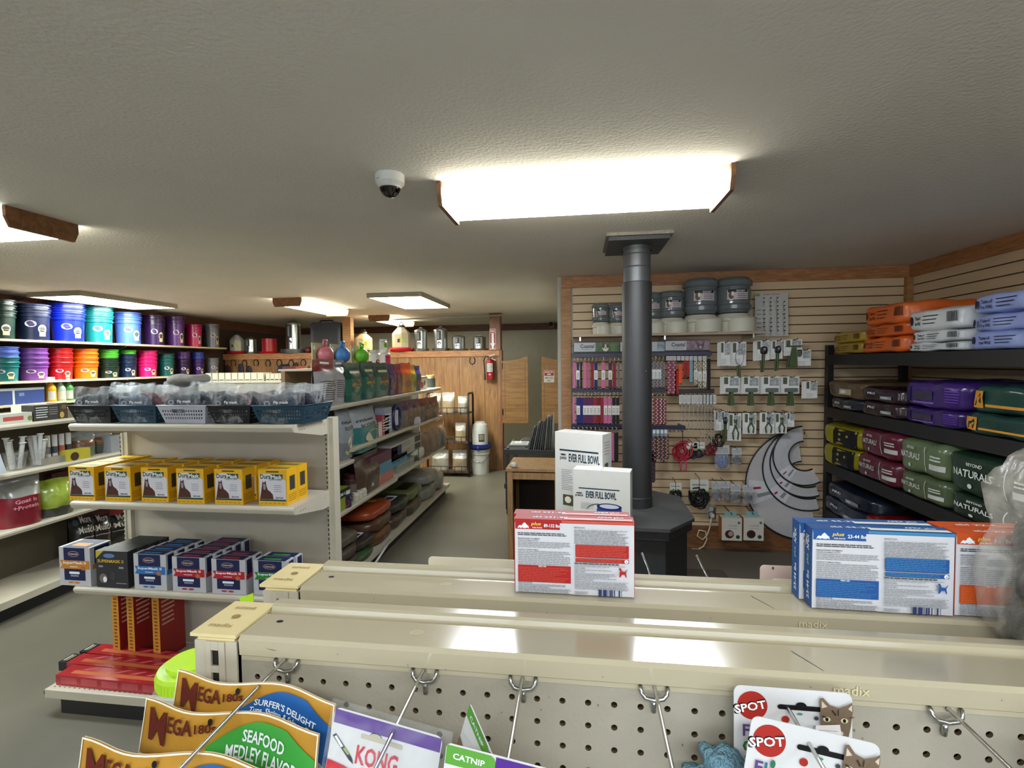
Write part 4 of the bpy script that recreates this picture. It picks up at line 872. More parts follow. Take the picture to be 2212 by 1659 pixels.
for i, (x0, x1) in enumerate(((1563, 1598), (1606, 1640), (1649, 1685), (1690, 1727))): tool_card(x0, 813, x1, 850, 'olive handled slicker brush on card, %s in the middle tool row' % ORD[i], 'brush', 'grooming tools in the middle row', 3)
tool_card(1741, 823, 1766, 860, 'little white card bundle at the right end of the middle tool row', None, 'grooming tools in the middle row', 3)
for i, (x0, y0, x1, y1, s) in enumerate(((1546, 887, 1559, 930, None), (1560, 888, 1573, 928, 'comb'), (1575, 893, 1601, 952, 'plier'), (1608, 892, 1634, 937, 'plier'), (1645, 891, 1673, 937, 'plier'), (1675, 892, 1700, 936, 'plier'), (1701, 891, 1716, 922, None))):
    tool_card(x0, y0, x1, y1, '%s on card, %s in the lower tool row' % ('nail clipper' if s == 'plier' else 'trimmer', ORD[i]), s, 'grooming tools in the lower row', 2)
# poster
A_ = at(1631, 727, Y=4.56); B_ = at(1704, 631, Y=4.56); w_, h_ = B_.x - A_.x, B_.z - A_.z
g = G(); g.box(0, 0, 0, w_, .003, h_, mat('#c6c6c2', .35, var=.02)); f = front(g, 0); f.text('GROOMING & CARE TOOLS', w_ * .25, h_ * .955, INK, w=w_ * .5)
f.rect(0.005, h_ * .93, w_ * .15, h_ * .985, ink('#8a9a5a'))
rd = random.Random(4)
for r_ in range(9):
    for c_ in range(4):
        if rd.random() < .9:
            x, y = w_ * (.25 + c_ * .2), h_ * (.86 - r_ * .095); q = rd.uniform(.3, 2.2)
            f.poly([(x - w_ * .05 * math.cos(q), y - .018 * math.sin(q)), (x - w_ * .05 * math.cos(q) + .004, y - .018 * math.sin(q)), (x + w_ * .05 * math.cos(q) + .004, y + .018 * math.sin(q)), (x + w_ * .05 * math.cos(q), y + .018 * math.sin(q))], INK); f.ell(x + w_ * .03, y + .01, .008, .006, ink('#4a5a44'), 8); f.rect(x - w_ * .05, y - .026, x + w_ * .05, y - .022, GREY)
for r_ in range(6): f.rect(w_ * .03, h_ * (.1 + r_ * .1), w_ * .17, h_ * (.1 + r_ * .1) + .004, INK)
tag(g.build('tool_poster', loc=A_, rot=(R(-2), 0, 0)), 'white poster with rows of small grooming tool pictures on the slat wall', 'poster')
# recovery cones
CONE = film('#dfe1e6', .66, .2, .03, .1)
def cone(cpx, cpy, Rp, rp, y, a0, a1, label, lab):
    c = at(cpx, cpy, Y=y); s = y / _cy / FPX; Ro, ri = Rp * s, rp * s
    t = empty('recovery_cone', c, label, 'recovery collar', 'clear recovery cones hung on the slat wall')
    n = 40; P = lambda r, a, d=0: (r * math.cos(a), -.05 * (1 - abs(math.sin(a))) * 0 + d, r * math.sin(a)); g = G()
    A = [R(a0 + (a1 - a0) * i / n) for i in range(n + 1)]
    g.add([P(ri, a) for a in A] + [P(Ro, a) for a in A], [(i, i + 1, n + 2 + i, n + 1 + i) for i in range(n)], CONE); g.build('clear_sheet', t)
    for nm, r in (('outer_edging', Ro), ('inner_edging', ri)):
        g = G(); g.tube([P(r, a) for a in A], .0065, mat('#141418', .5), 6); g.build(nm, t)
    if lab:
        g = G(); f = Face(g, lambda x, yy, o: Vector(((ri + (Ro - ri) * yy) * math.cos(x), -o - .0005, (ri + (Ro - ri) * yy) * math.sin(x))))
        f.rect(R(lab - 14), .1, R(lab + 14), .9, mat('#d3d4d8', .5), 6); f.rect(R(lab - 6), .55, R(lab - 3), .85, ink('#a3324a'), 2); f.rect(R(lab + 3), .15, R(lab + 8), .7, GREY, 2); g.build('printed_label', t)
cone(1738, 1047, 113, 48, 4.575, 98, 285, 'largest grey recovery cone sheet with black edging, outermost', 190)
cone(1745, 1012, 86, 62, 4.565, 105, 285, 'second largest recovery cone nested in the big one', 225)
cone(1743, 1000, 70, 50, 4.555, 105, 290, 'third recovery cone of the nested set', 225)
cone(1738, 985, 60, 30, 4.545, 95, 300, 'smallest recovery cone, innermost with printed label', 228)
g = G(); g.tube([at(1738, 937, Y=SY - .003), at(1738, 933, Y=4.40)], .004, BLACK, 6); tag(g.build('wall_hook'), 'dark hook that the recovery cones hang from', 'hook', 'dark wall hooks')
# small bags and boxes low on the wall
for i, (x0, y0, x1, y1, c) in enumerate(((1543, 962, 1576, 1013, '#53659a'), (1581, 968, 1602, 1006, '#4a4a4c'), (1537, 1040, 1557, 1082, '#55555a'), (1558, 1040, 1576, 1080, '#5c5c60'), (1578, 1046, 1600, 1086, '#4a4a50'), (1604, 1048, 1627, 1088, '#3f3f45'))):
    A_ = at(x0, y1, Y=4.47); B_ = at(x1, y0, Y=4.47); w_, h_ = B_.x - A_.x, B_.z - A_.z
    t = empty('bagged_accessory', A_, 'clear bag of %s, %s' % (('small blue toys below the black harness', 'dark bits', 'grey fittings', 'grey fittings', 'dark fittings', 'dark fittings')[i], ('hung highest', 'beside the blue toys', 'leftmost in the low row', 'second in the low row', 'third in the low row', 'rightmost in the low row')[i]), 'accessory pack', 'small bagged accessories')
    g = G(); g.box(0, 0, h_ * .62, w_, .002, h_, mat('#c4c6c8', .5)); f = front(g, 0); f.lines(w_ * .1, h_ * .68, w_ * .9, h_ * .9, 3, GREY, .4); g.build('header_card', t)
    g = G(); g.tube([(w_ / 2, -.015, h_ * .95), (w_ / 2, SY - 4.47 - .003, h_ * .97)], .003, mat('#2a241f', .4), 5); g.build('hanging_hook', t)
    g = G(); g.blob(w_ * .42, .015, h_ * .26, 2.5, mat(c, .6, var=.6, scale=70), (w_ / 2, 0, h_ * .32), 6, .012, i, ns=60); g.build('contents', t)
    g = G(); g.blob(w_ * .5, .02, h_ * .33, 4, film('#dfe2e6', .25), (w_ / 2, 0, h_ * .33), 6, .004, i); g.build('clear_bag', t)
for i, (x0, x1) in enumerate(((1559, 1603), (1606, 1650))):
    A_ = at(x0, 1167, Y=4.40); B_ = at(x1, 1120, Y=4.40); w_, h_ = B_.x - A_.x, B_.z - A_.z
    g = G(); g.box(0, 0, 0, w_, .10, h_, mat('#c9c4b8', .5, var=.02)); g.box(-.0006, .001, 0, 0, .10, h_, mat('#a0602c', .5)); g.box(w_ * .2, .04, h_, w_ * .8, .042, h_ + .045, mat('#7fa39e', .5))
    f = front(g, 0); f.ell(w_ * .38, h_ * .28, w_ * .22, w_ * .22, ink('#3a211b')); f.ell(w_ * .44, h_ * .30, w_ * .12, w_ * .13, ink('#a88f80' if i == 0 else '#2c1c19')); f.ell(w_ * .8, h_ * .17, w_ * .10, w_ * .10, ink('#2a3a38')); f.text('Comfy', w_ * .3, h_ * .62, GREY, w=w_ * .45, h=h_ * .08, shear=.3); f.lines(w_ * .3, h_ * .52, w_ * .75, h_ * .58, 1, GREY, .3); f.ell(w_ * .85, h_ * .80, w_ * .07, w_ * .07, ink('#4a6a66'))
    tag(g.build('toy_carton', loc=A_), 'white carton with dark ball picture low on the slat wall, %s of two' % ('left' if i == 0 else 'right'), 'box', 'ball toy cartons')
    g = G(); g.tube([(A_.x + w_ / 2, SY - .002, A_.z + h_ + .04), (A_.x + w_ / 2, 4.40, A_.z + h_ + .035)], .004, BLACK, 5); tag(g.build('wall_hook'), 'hook above the %s ball picture carton' % ('left' if i == 0 else 'right'), 'hook', 'dark wall hooks')
# outlet with cord
p = at(1536, 1105, Y=SY - .004)
t = empty('wall_outlet', (p.x, SY - .006, p.z), 'metal wall outlet with a white plug low on the slat wall', 'outlet')
g = G(); g.box(-.04, -.004, -.06, .04, .003, .06, CHROME); g.build('cover_plate', t); g = G(); g.blob(.018, .004, .02, 3, WHITE, (0, -.007, .025), 4); g.blob(.018, .004, .02, 3, WHITE, (0, -.007, -.025), 4); g.build('sockets', t)
CW = mat('#c9bea4', .5)
g = G(); g.blob(.018, .03, .02, 3, WHITE, (p.x, SY - .045, p.z - .025), 5)
q = [at(a, b, Y=SY - .045) for a, b in ((1537, 1118), (1533, 1140), (1528, 1155), (1518, 1166), (1506, 1158), (1510, 1145), (1524, 1148), (1527, 1165), (1520, 1180), (1508, 1187), (1494, 1186))]
g.tube(q, .007, CW, 7); tag(g.build('power_cord'), 'cream power cord looping down from the outlet beside the stove', 'cord')
# ================================================================ FEED BAG RACK ON THE RIGHT
RX, RX2 = 2.06, 2.68; RM = mat('#17171a', .5, var=.1, name='black_rack_steel')
t = empty('storage_rack', (RX, 3.3, 0), 'black steel storage rack stacked with bags of dog food along the right wall', 'rack')
for (x, y) in ((RX, 4.50), (RX2 - .05, 4.50), (RX, 1.95), (RX2 - .05, 1.95)):
    g = G(); g.box(x - RX, y - 3.3, 0, x - RX + .05, y - 3.3 + .05, 1.80 if x == RX else 1.80, RM); g.build('post', t, bev=.002)
for z in (1.70, 1.262, .80, .40):
    g = G(); g.box(.03, -1.33, z, RX2 - RX - .02, 1.20, z + .018, mat('#3a332c', .7)); g.build('shelf_board', t)
    g = G(); g.box(-.006, -1.33, z - .065, .03, 1.20, z + .018, RM); g.build('front_beam', t)
    g = G(); g.box(RX2 - RX - .03, -1.33, z - .065, RX2 - RX, 1.20, z + .016, RM); g.build('rear_beam', t)
for y in (-1.33, 1.20):
    for z in (1.64, 1.2, .74):
        g = G(); g.box(.05, y, z, RX2 - RX - .05, y + .02, z + .05, RM); g.build('side_brace', t)
def feed_bag(x0, x1, y0, y1, col, label, deco, shelf=None, xf=2.03, seed=1, nz=.015, rough=.36, L_=.60, tilt=0):
    global _top
    A_ = at(x0, y1, X=xf + .02); B_ = at(x1, y1, X=xf + .02); T_ = at(x0, y0, X=xf + .02); z0 = shelf + .001 if shelf is not None else _top - .006
    cy_ = (A_.y + B_.y) / 2; b = abs(A_.y - B_.y) / 2; c = max(.025, (T_.z - A_.z) / 2); a = L_ / 2
    g = G(); m = mat(col, rough, var=.08, scale=4, bump=.25, bscale=9, name='woven_bag', coat=.15)
    e = 7
    g.blob(a, b, c, e, m, (0, 0, 0), 16, nz, seed, ns=9)
    def fn(x, y, o):
        q = max(.02, 1 - abs(x / b) ** e - abs(y / c) ** e) ** (1 / e); X = -a * q
        v = Vector((X, -x, y)); d = noise.noise(Vector((v.x * 9 + seed, v.y * 9, v.z * 9))) * nz
        return Vector((v.x - abs(d) - .003 - o, v.y, v.z))
    _top = z0 + 2 * c
    deco(Face(g, fn), b, c, g)
    return tag(g.build('feed_bag', loc=(xf + a, cy_, z0 + c), rot=(0, 0, 0)), label, 'dog food bag', 'dog food bags on the rack')
def wild(inkc, bar=True):
    def d(f, b, c, g):
        k = ink(inkc); f.ell(-b * .72, c * .05, c * .28, c * .42, k, 12); f.text('Taste of', -b * .58, c * .08, k, w=b * .26, h=c * .34); f.text('the Wild', -b * .58, -c * .42, k, w=b * .26, h=c * .34)
        for i in range(3): f.rect(-b * .22, c * (.32 - .33 * i), b * (.25 - .06 * i), c * (.40 - .33 * i), k, 4)
        if bar:
            for i in range(9): f.rect(b * .55 + b * .030 * i, -c * .3, b * .55 + b * .030 * i + b * .018, c * .55, k)
    return d
def naturals(f, b, c, g):
    k = ink('#c6c9c2'); f.text('NATURALS', -b * .72, -c * .12, k, w=b * .78, h=c * .36); f.text('BEYOND', -b * .45, c * .42, k, w=b * .3, h=c * .16); f.ell(-b * .35, -c * .5, b * .05, c * .12, k, 6)
    for i in range(6): f.poly([(b * (.28 - .04 * math.sin(i * .6)), c * (.7 - .22 * i)), (b * (.30 - .04 * math.sin(i * .6)), c * (.7 - .22 * i)), (b * (.30 - .04 * math.sin((i + 1) * .6)), c * (.7 - .22 * (i + 1))), (b * (.28 - .04 * math.sin((i + 1) * .6)), c * (.7 - .22 * (i + 1)))], k)
    f.rect(b * .42, -c * .45, b * .88, -c * .15, ink('#b9bbb4'), 4); f.lines(b * .44, c * .0, b * .8, c * .35, 2, k, .5)
def teal(f, b, c, g):
    k = ink('#c98a2e'); f.rect(-b * .85, -c * .6, -b * .55, c * .55, k, 3, 3); d = ink('#17342c'); f.poly([(-b * .80, -c * .45), (-b * .76, c * .1), (-b * .68, c * .2), (-b * .62, c * .42), (-b * .60, c * .05), (-b * .63, -c * .45), (-b * .66, -c * .45), (-b * .68, -c * .1), (-b * .74, -c * .1), (-b * .76, -c * .45)], d); f.rect(-b * .5, -c * .5, b * .75, -c * .32, k, 8)
def violet(f, b, c, g):
    f.rect(-b * .80, -c * .55, -b * .62, c * .55, ink('#2b1a50'), 2, 2); f.rect(-b * .52, -c * .4, b * .1, c * .25, ink('#3a3548'), 4, 2); f.rect(-b * .52, -c * .62, b * .15, -c * .5, ink('#7d5cc0'), 4)
    for i in range(6): f.rect(b * .5, c * (.5 - i * .18), b * .82, c * (.55 - i * .18), ink('#6a48b0'), 2)
def plainlab(f, b, c, g): f.rect(-b * .1, -c * .5, b * .5, c * .1, ink('#b9a888'), 3); f.rect(-b * .02, -c * .35, b * .45, -c * .05, PW, 2)
def words(f, b, c, g): f.text('PRO', -b * .5, c * .0, PW, w=b * .35, h=c * .3); f.rect(b * .1, -c * .5, b * .6, -c * .1, ink('#8a8d90'), 3); f.lines(b * .15, -c * .45, b * .55, -c * .15, 2, PW)
def yb(f, b, c, g): f.rect(-b * .25, -c * .8, b * .85, c * .8, ink('#15161a'), 5, 4); f.ell(b * .1, c * .25, b * .07, c * .12, ink('#a8983c'), 8); f.ell(b * .1, -c * .25, b * .07, c * .12, ink('#a8983c'), 8); f.ell(b * .5, c * .2, b * .07, c * .12, ink('#a8983c'), 8)
W1 = wild('#23262c')
S1, S2, S3, S4 = 1.719, 1.281, .819, .419
for a in ((1800, 1867, 737, 760, '#9a7a1c', 'lower yellow dog food bag at the far end of the top rack shelf', wild('#4a3a10'), S1), (1802, 1868, 714, 738, '#a88a2a', 'upper yellow dog food bag at the far end of the top rack shelf', wild('#4a3a10'), None),
          (1861, 1962, 728, 760, '#d0601f', 'bottom orange dog food bag on the top rack shelf', wild('#5a2a10'), S1), (1867, 1966, 703, 730, '#cc5a1c', 'middle orange dog food bag on the top rack shelf', wild('#5a2a10'), None), (1869, 1966, 661, 703, '#d86624', 'top orange dog food bag with round window on the top rack shelf', wild('#5a2a10'), None),
          (1960, 2088, 738, 757, '#c0c5c6', 'bottom flat white dog food bag on the top rack shelf', W1, S1), (1969, 2088, 714, 740, '#c8cccd', 'middle white dog food bag with barcode on the top rack shelf', W1, None), (1961, 2088, 671, 716, '#ced2d3', 'top white dog food bag with barcode on the top rack shelf', W1, None),
          (2092, 2290, 712, 750, '#8492c4', 'bottom lavender blue dog food bag at the near end of the top shelf', wild('#1c2338', False), S1), (2094, 2290, 676, 714, '#8c9ace', 'middle lavender blue dog food bag at the near end of the top shelf', wild('#1c2338', False), None), (2096, 2290, 634, 678, '#94a2d6', 'top lavender blue dog food bag at the near end of the top shelf', wild('#1c2338', False), None)):
    feed_bag(a[0], a[1], a[2], a[3], a[4], a[5], a[6], a[7], seed=len(a[5]) + a[0])
for a in ((1794, 1862, 860, 885, '#2c3038', 'dark grey dog food bag with white panel on the second rack shelf', words, S2), (1788, 1868, 824, 861, '#5c4a34', 'tan brown dog food bag on the dark grey one, second rack shelf', plainlab, None),
          (1860, 1956, 868, 899, '#2e1f26', 'lower blackish maroon dog food bag on the second rack shelf', words, S2), (1862, 1954, 838, 868, '#2a1a22', 'upper blackish maroon dog food bag on the second rack shelf', words, None),
          (1952, 2088, 884, 920, '#321d5a', 'lower purple dog food bag on the second rack shelf', violet, S2), (1952, 2092, 828, 884, '#3a2368', 'upper purple dog food bag on the second rack shelf', violet, None),
          (2080, 2290, 898, 945, '#1b3a34', 'lower dark teal dog food bag with orange horse logo on second shelf', teal, S2), (2098, 2290, 836, 898, '#1e4038', 'upper dark teal dog food bag with orange horse logo on second shelf', teal, None)):
    feed_bag(a[0], a[1], a[2], a[3], a[4], a[5], a[6], a[7], seed=len(a[5]) + a[0], rough=.22)
for a in ((1779, 1852, 973, 1017, '#8e8418', 'lower yellow and black dog food bag on the third rack shelf', yb, S3), (1779, 1860, 932, 974, '#968c1c', 'upper yellow and black dog food bag on the third rack shelf', yb, None),
          (1850, 1944, 1003, 1056, '#561a2c', 'lower maroon NATURALS dog food bag', naturals, S3), (1858, 1946, 948, 1004, '#5c1c30', 'upper maroon NATURALS dog food bag', naturals, None),
          (1941, 2050, 1042, 1094, '#4e5c40', 'lower sage green NATURALS dog food bag', naturals, S3), (1940, 2052, 972, 1044, '#5c6c4c', 'upper sage green NATURALS dog food bag', naturals, None),
          (2042, 2290, 1088, 1140, '#16281e', 'lower dark green NATURALS dog food bag at the near end', naturals, S3), (2040, 2290, 1005, 1090, '#183024', 'upper dark green NATURALS dog food bag at the near end', naturals, None),
          (1778, 1880, 1085, 1120, '#1c2636', 'lower navy dog food bag on the bottom rack shelf', words, S4), (1785, 1884, 1056, 1088, '#18202e', 'upper navy dog food bag on the bottom rack shelf', words, None),
          (1864, 1985, 1096, 1140, '#7a1410', 'red dog food bag on the bottom rack shelf above the blue cartons', words, S4), (2000, 2190, 1120, 1160, '#2a2c30', 'dark dog food bag on the bottom rack shelf behind the cartons', words, S4)):
    feed_bag(a[0], a[1], a[2], a[3], a[4], a[5], a[6], a[7], seed=len(a[5]) + a[0], rough=.25)
# ================================================================ HELPERS FOR GOODS
def depth_of(p):
    return (AX.transposed() @ (Vector(p) - Vector((0, 0, CAMH)))).z
def bag(loc, w, h, d, label, cols, deco=None, rz=0, name='treat_bag', cat='treat bag', grp=None, seed=1, rough=.3, top_pinch=.82, lean=0, header=None, puff=1.0, wr=.006):
    """standing pouch: bottom gusset, swelling middle, flat sealed top"""
    nx, ny = 10, 12
    def T(u, v):
        p = (.75 + .5 * v) if v < .4 else (.95 if v < .55 else max(.02, .95 * (1 - ((v - .55) / (top_pinch + .02 - .55)) ** 1.6)) if v < top_pinch else .02)
        return d / 2 * max(.03, (1 - abs(u) ** 2.6)) ** .55 * p * puff + .0008
    def S(u, v, o, sg=-1):
        x = u * w / 2 * (1 - .05 * (1 - v) * v * 4 * .5); z = v * h
        nz = noise.noise(Vector((u * 3 + seed, v * 4, sg * 2 + seed * .7))) * wr
        return Vector((x, sg * (T(u, v) + o) + nz - 0 + lean * z, z + .003 * math.sin(u * 5 + seed)))
    g = G()
    mats_ = [mat(c, rough, var=.08, scale=30, coat=.2) if isinstance(c, str) else c for _, c in cols]; lim = [l for l, _ in cols]
    for sg in (-1, 1):
        vs = [S(2 * i / nx - 1, j / ny, 0, sg) for j in range(ny + 1) for i in range(nx + 1)]
        o0 = len(g.v)
        for k, m in enumerate(mats_):
            fs = []
            for j in range(ny):
                v = (j + .5) / ny
                kk = next((q for q, l in enumerate(lim) if v <= l), len(lim) - 1)
                if kk != k: continue
                for i in range(nx):
                    a = (j * (nx + 1) + i, j * (nx + 1) + i + 1, (j + 1) * (nx + 1) + i + 1, (j + 1) * (nx + 1) + i)
                    fs.append(a if sg < 0 else a[::-1])
            if fs: g.add(vs, fs, m, True)
    n_ = 8
    bot = [S(2 * i / n_ - 1, 0, 0, -1) for i in range(n_ + 1)] + [S(1 - 2 * i / n_, 0, 0, 1) for i in range(n_ + 1)]
    g.add(bot, [tuple(range(len(bot)))[::-1]], mats_[0])
    if deco:
        f = Face(g, lambda x, y, o: S(max(-1, min(1, x / (w / 2))), max(0, min(1, y / h)), .0012 + o * 2))
        deco(f, w, h)
    return tag(g.build(name, loc=loc, rz=rz), label, cat, grp)
def carton(loc, w, d, h, label, col, deco=None, name='carton', cat='box', grp=None, rz=0, sides=None, topc=None):
    g = G(); g.box(0, 0, 0, w, d, h, mat(col, .5, var=.03))
    if deco: deco(front(g, 0), w, h)
    if sides: sides(right(g, w), d, h)
    if topc: topc(top(g, h), w, d)
    return tag(g.build(name, loc=loc, rz=rz), label, cat, grp)
def jar(loc, r, h, label, col, lid, deco=None, grp=None, name='jar', cat='jar', rz=0):
    t = empty(name, loc, label, cat, grp, rz)
    g = G(); g.lathe([(0, 0), (r * .95, 0), (r, h * .04), (r, h * .74), (r * .85, h * .8), (r * .8, h * .82)], mat(col, .35, var=.05), 20)
    F = Face(g, lambda x, y, o: Vector(((r + .0006 + o * 2) * math.sin(x / r), -(r + .0006 + o * 2) * math.cos(x / r), y)))
    if deco: deco(F, r, h)
    g.build('container', t)
    g = G(); g.lathe([(r * .84, h * .8), (r * .86, h), (0, h)], mat(lid, .4), 20); g.build('lid', t); return t
# ================================================================ DRESSED END SHELVES (fly mask display)
EY, EX0, EX1 = 2.47, -2.565, -1.275
SH = mat('#b5ae9c', .4, var=.04, scale=6, name='shelf_enamel')
t = empty('shelving_unit', (EX0, EY, 0), 'beige slotted shelving unit with baskets and fly mask boxes, facing the viewer', 'shelving unit')
W_ = EX1 - EX0
def post(x, tt):
    g = G(); zt = 1.403
    g.box(x, 0, .0, x + .045, .06, zt, BEIGE); g.box(x + .002, -.004, 0, x + .018, .0, zt - .012, BEIGE); f = front(g, -.004); z = .06
    while z < zt - .03: f.rect(x + .0065, z, x + .0115, z + .017, DARK); z += .0254
    g.build('slotted_upright', tt, bev=.001)
post(W_ - .062, t); post(0.0, t)
g = G(); g.box(.05, .02, .12, W_ - .05, .04, 1.395, mat('#a9a292', .5, var=.03, name='back_panel_enamel')); g.build('back_panel', t)
def deck(tt, x0, x1, yf, yb, z, lip=.036, holes=True):
    g = G(); g.box(x0, yf + .012, z - .012, x1, yb, z, SH)
    g.prism([(yf, z - lip + .004), (yf + .004, z - lip), (yf + .012, z - lip + .002), (yf + .012, z - .001), (yf + .006, z), (yf - .006, z - .006), (yf - .008, z - .014)], SH, 'x', x0, x1)
    g.build('shelf', tt)
    for xx in (x0 - .002, x1):
        g = G(); g.prism([(yf + .004, z - lip), (yf + .0, z + .001), (yb, z + .001), (yb, z - .085), (yb - .06, z - .085)], SH, 'x', xx, xx + .002)
        f = right(g, xx + .002) if xx > x0 else left(g, xx)
        s = 1 if xx > x0 else -1
        for q in (.05, .07, .09, .28): f.ell(s * (yf + q), z - .03, .003, .003, DARK, 8)
        g.build('shelf_bracket', tt)
for z, yf in ((1.403, 2.155), (1.016, 2.145), (.583, 2.14)): deck(t, .045, W_ - .05, yf - EY, 0.0, z)
g = G(); g.box(-.01, 2.02 - EY, .085, W_ + .0, -.0, .13, SH); f = top(g, .13)
for i in range(46): f.ell(.02 + i * .0275, 2.045 - EY, .004, .003, DARK, 6)
g.build('base_deck', t, bev=.004)
g = G(); g.box(.05, 2.045 - EY, 0, W_, 0, .085, BLACK); g.build('kick_plate', t)
g = G(); g.cyl((-.012, 2.03 - EY, .105), (-.012, 2.42 - EY, .11), .014, .012, BLACK); g.build('bumper', t)
# small shelf price strips reflections are real gloss; baskets
def basket(x0, x1, m, label, seed):
    yf, yb, z0, h = 2.17, 2.44, 1.4035, .088
    t = empty('plastic_basket', ((x0 + x1) / 2, (yf + yb) / 2, z0), label, 'basket', 'plastic baskets of fly masks')
    a, b = (x1 - x0) / 2 - .001, (yb - yf) / 2; ins = .024
    def P(u, v, side): # wall quads: side 0 front,1 right,2 back,3 left; u -1..1 v 0..1
        k = 1 - ins / a * (1 - v); kb = 1 - ins / b * (1 - v)
        return [(u * a * k, -b * kb, v * h), (a * k, u * b * kb, v * h), (-u * a * k, b * kb, v * h), (-a * k, -u * b * kb, v * h)][side]
    g = G(); nx, ny = 18, 5
    for s in range(4):
        for i in range(nx):
            for j in range(ny):
                u0, u1, v0, v1 = 2 * i / nx - 1, 2 * (i + 1) / nx - 1, j / ny, (j + 1) / ny
                handle = s == 0 and 5 <= i <= 9 and j == 3
                if handle: continue
                if 1 <= j <= 3 and 0 < i < nx - 1 and m is not None:
                    um, vm, du, dv = (u0 + u1) / 2, (v0 + v1) / 2, (u1 - u0) * .27, (v1 - v0) * .27
                    o_ = [P(u0, v0, s), P(u1, v0, s), P(u1, v1, s), P(u0, v1, s)]; q = [P(um - du, vm - dv, s), P(um + du, vm - dv, s), P(um + du, vm + dv, s), P(um - du, vm + dv, s)]
                    g.add(o_ + q, [(0, 1, 5, 4), (1, 2, 6, 5), (2, 3, 7, 6), (3, 0, 4, 7)], m)
                else: g.add([P(u0, v0, s), P(u1, v0, s), P(u1, v1, s), P(u0, v1, s)], [(0, 1, 2, 3)], m)
    g.add([P(-1, 0, 0), P(1, 0, 0), P(1, 0, 2), P(-1, 0, 2)][:2] + [P(-1, 0, 2), P(1, 0, 2)], [(0, 1, 2, 3)], m)
    g.tube([(a, -b, h), (a, b, h), (-a, b, h), (-a, -b, h)], .0035, m, 6, closed=True)
    g.build('woven_body', t)
BK, TL, WG = mat('#101216', .4, name='black_plastic_basket'), mat('#15384a', .4, name='teal_plastic_basket'), mat('#a9aab4', .4, name='pale_plastic_basket')
bs = [(-2.548, -2.302, BK, 'black plastic basket of fly masks, leftmost on the top shelf'), (-2.300, -2.050, TL, 'teal plastic basket of fly masks, second from the left'), (-2.046, -1.782, WG, 'pale grey plastic basket of fly masks, in the middle'), (-1.778, -1.548, BK, 'black plastic basket of fly masks, second from the right'), (-1.545, -1.272, TL, 'dark teal plastic basket of fly masks, rightmost on the top shelf')]
nm = ('leftmost black', 'left teal', 'pale grey', 'right black', 'rightmost teal')
for k, (x0, x1, m, l) in enumerate(bs):
    basket(x0, x1, m, l, k)
    for j in range(6):
        rd = random.Random(k * 10 + j); fr = j == 0
        w_ = .19 if fr else .15; h_ = (.165 if fr else .18) + rd.uniform(-.01, .015); xc = (x0 + x1) / 2 + (-.02 if fr else .01 + rd.uniform(-.03, .03) + .012 * j * .5)
        yc = 2.205 + j * .040
        t = empty('fly_mask_pack', (xc, yc, 1.408), '%s fly mask pack in the %s basket' % (('front clear', 'second', 'third', 'fourth', 'fifth', 'rearmost')[j], nm[k]), 'fly mask', 'fly mask packs in the baskets', R(rd.uniform(-6, 6)))
        g = G(); c = ('#3a3f48', '#2a2c34', '#33313a', '#6a4a4c', '#2c3038', '#8a6a6c')[(j * 2 + k) % 6] if j else ('#454a52', '#5b6478', '#3c3f48', '#2c2e34', '#39404a')[k]
        g.blob(w_ * .45, .013, h_ * .37, 3.2, mat(c, .8, var=.5, scale=40, bump=.8, bscale=80), (0, 0, h_ * .40), 7, .018, k * 7 + j, ns=22)
        if fr:
            F = front(g, -.023); F.ell(-w_ * .22, h_ * .56, .016, .013, mat('#9da2aa', .5)); F.ell(-w_ * .22, h_ * .56, .009, .007, ink('#5a5f68')); F.text('Fly mask', -w_ * .05, h_ * .53, ink('#e4e6ea'), w=.072, h=.017); F.lines(-w_ * .02, h_ * .44, w_ * .25, h_ * .49, 1, GREY, .3)
        g.build('folded_mask', t)
        g = G(); nx, ny = 8, 8
        for sg in (-1, 1):
            vs = [((u / nx - .5) * w_, sg * (.020 * (1 - (2 * u / nx - 1) ** 4) * (1 - (v / ny) ** 3) + .0015) + noise.noise(Vector((u * .9 + k, v * .8 + j, sg))) * .008 + (.03 * (v / ny) ** 3 if j else 0), v / ny * h_ + .004 * math.sin(u)) for v in range(ny + 1) for u in range(nx + 1)]
            g.add(vs, [((j_ * (nx + 1) + i), (j_ * (nx + 1) + i + 1), ((j_ + 1) * (nx + 1) + i + 1), ((j_ + 1) * (nx + 1) + i)) for j_ in range(ny) for i in range(nx)], film('#d4d9d8', .16, .15, .12, .3), True)
        g.build('clear_bag', t)
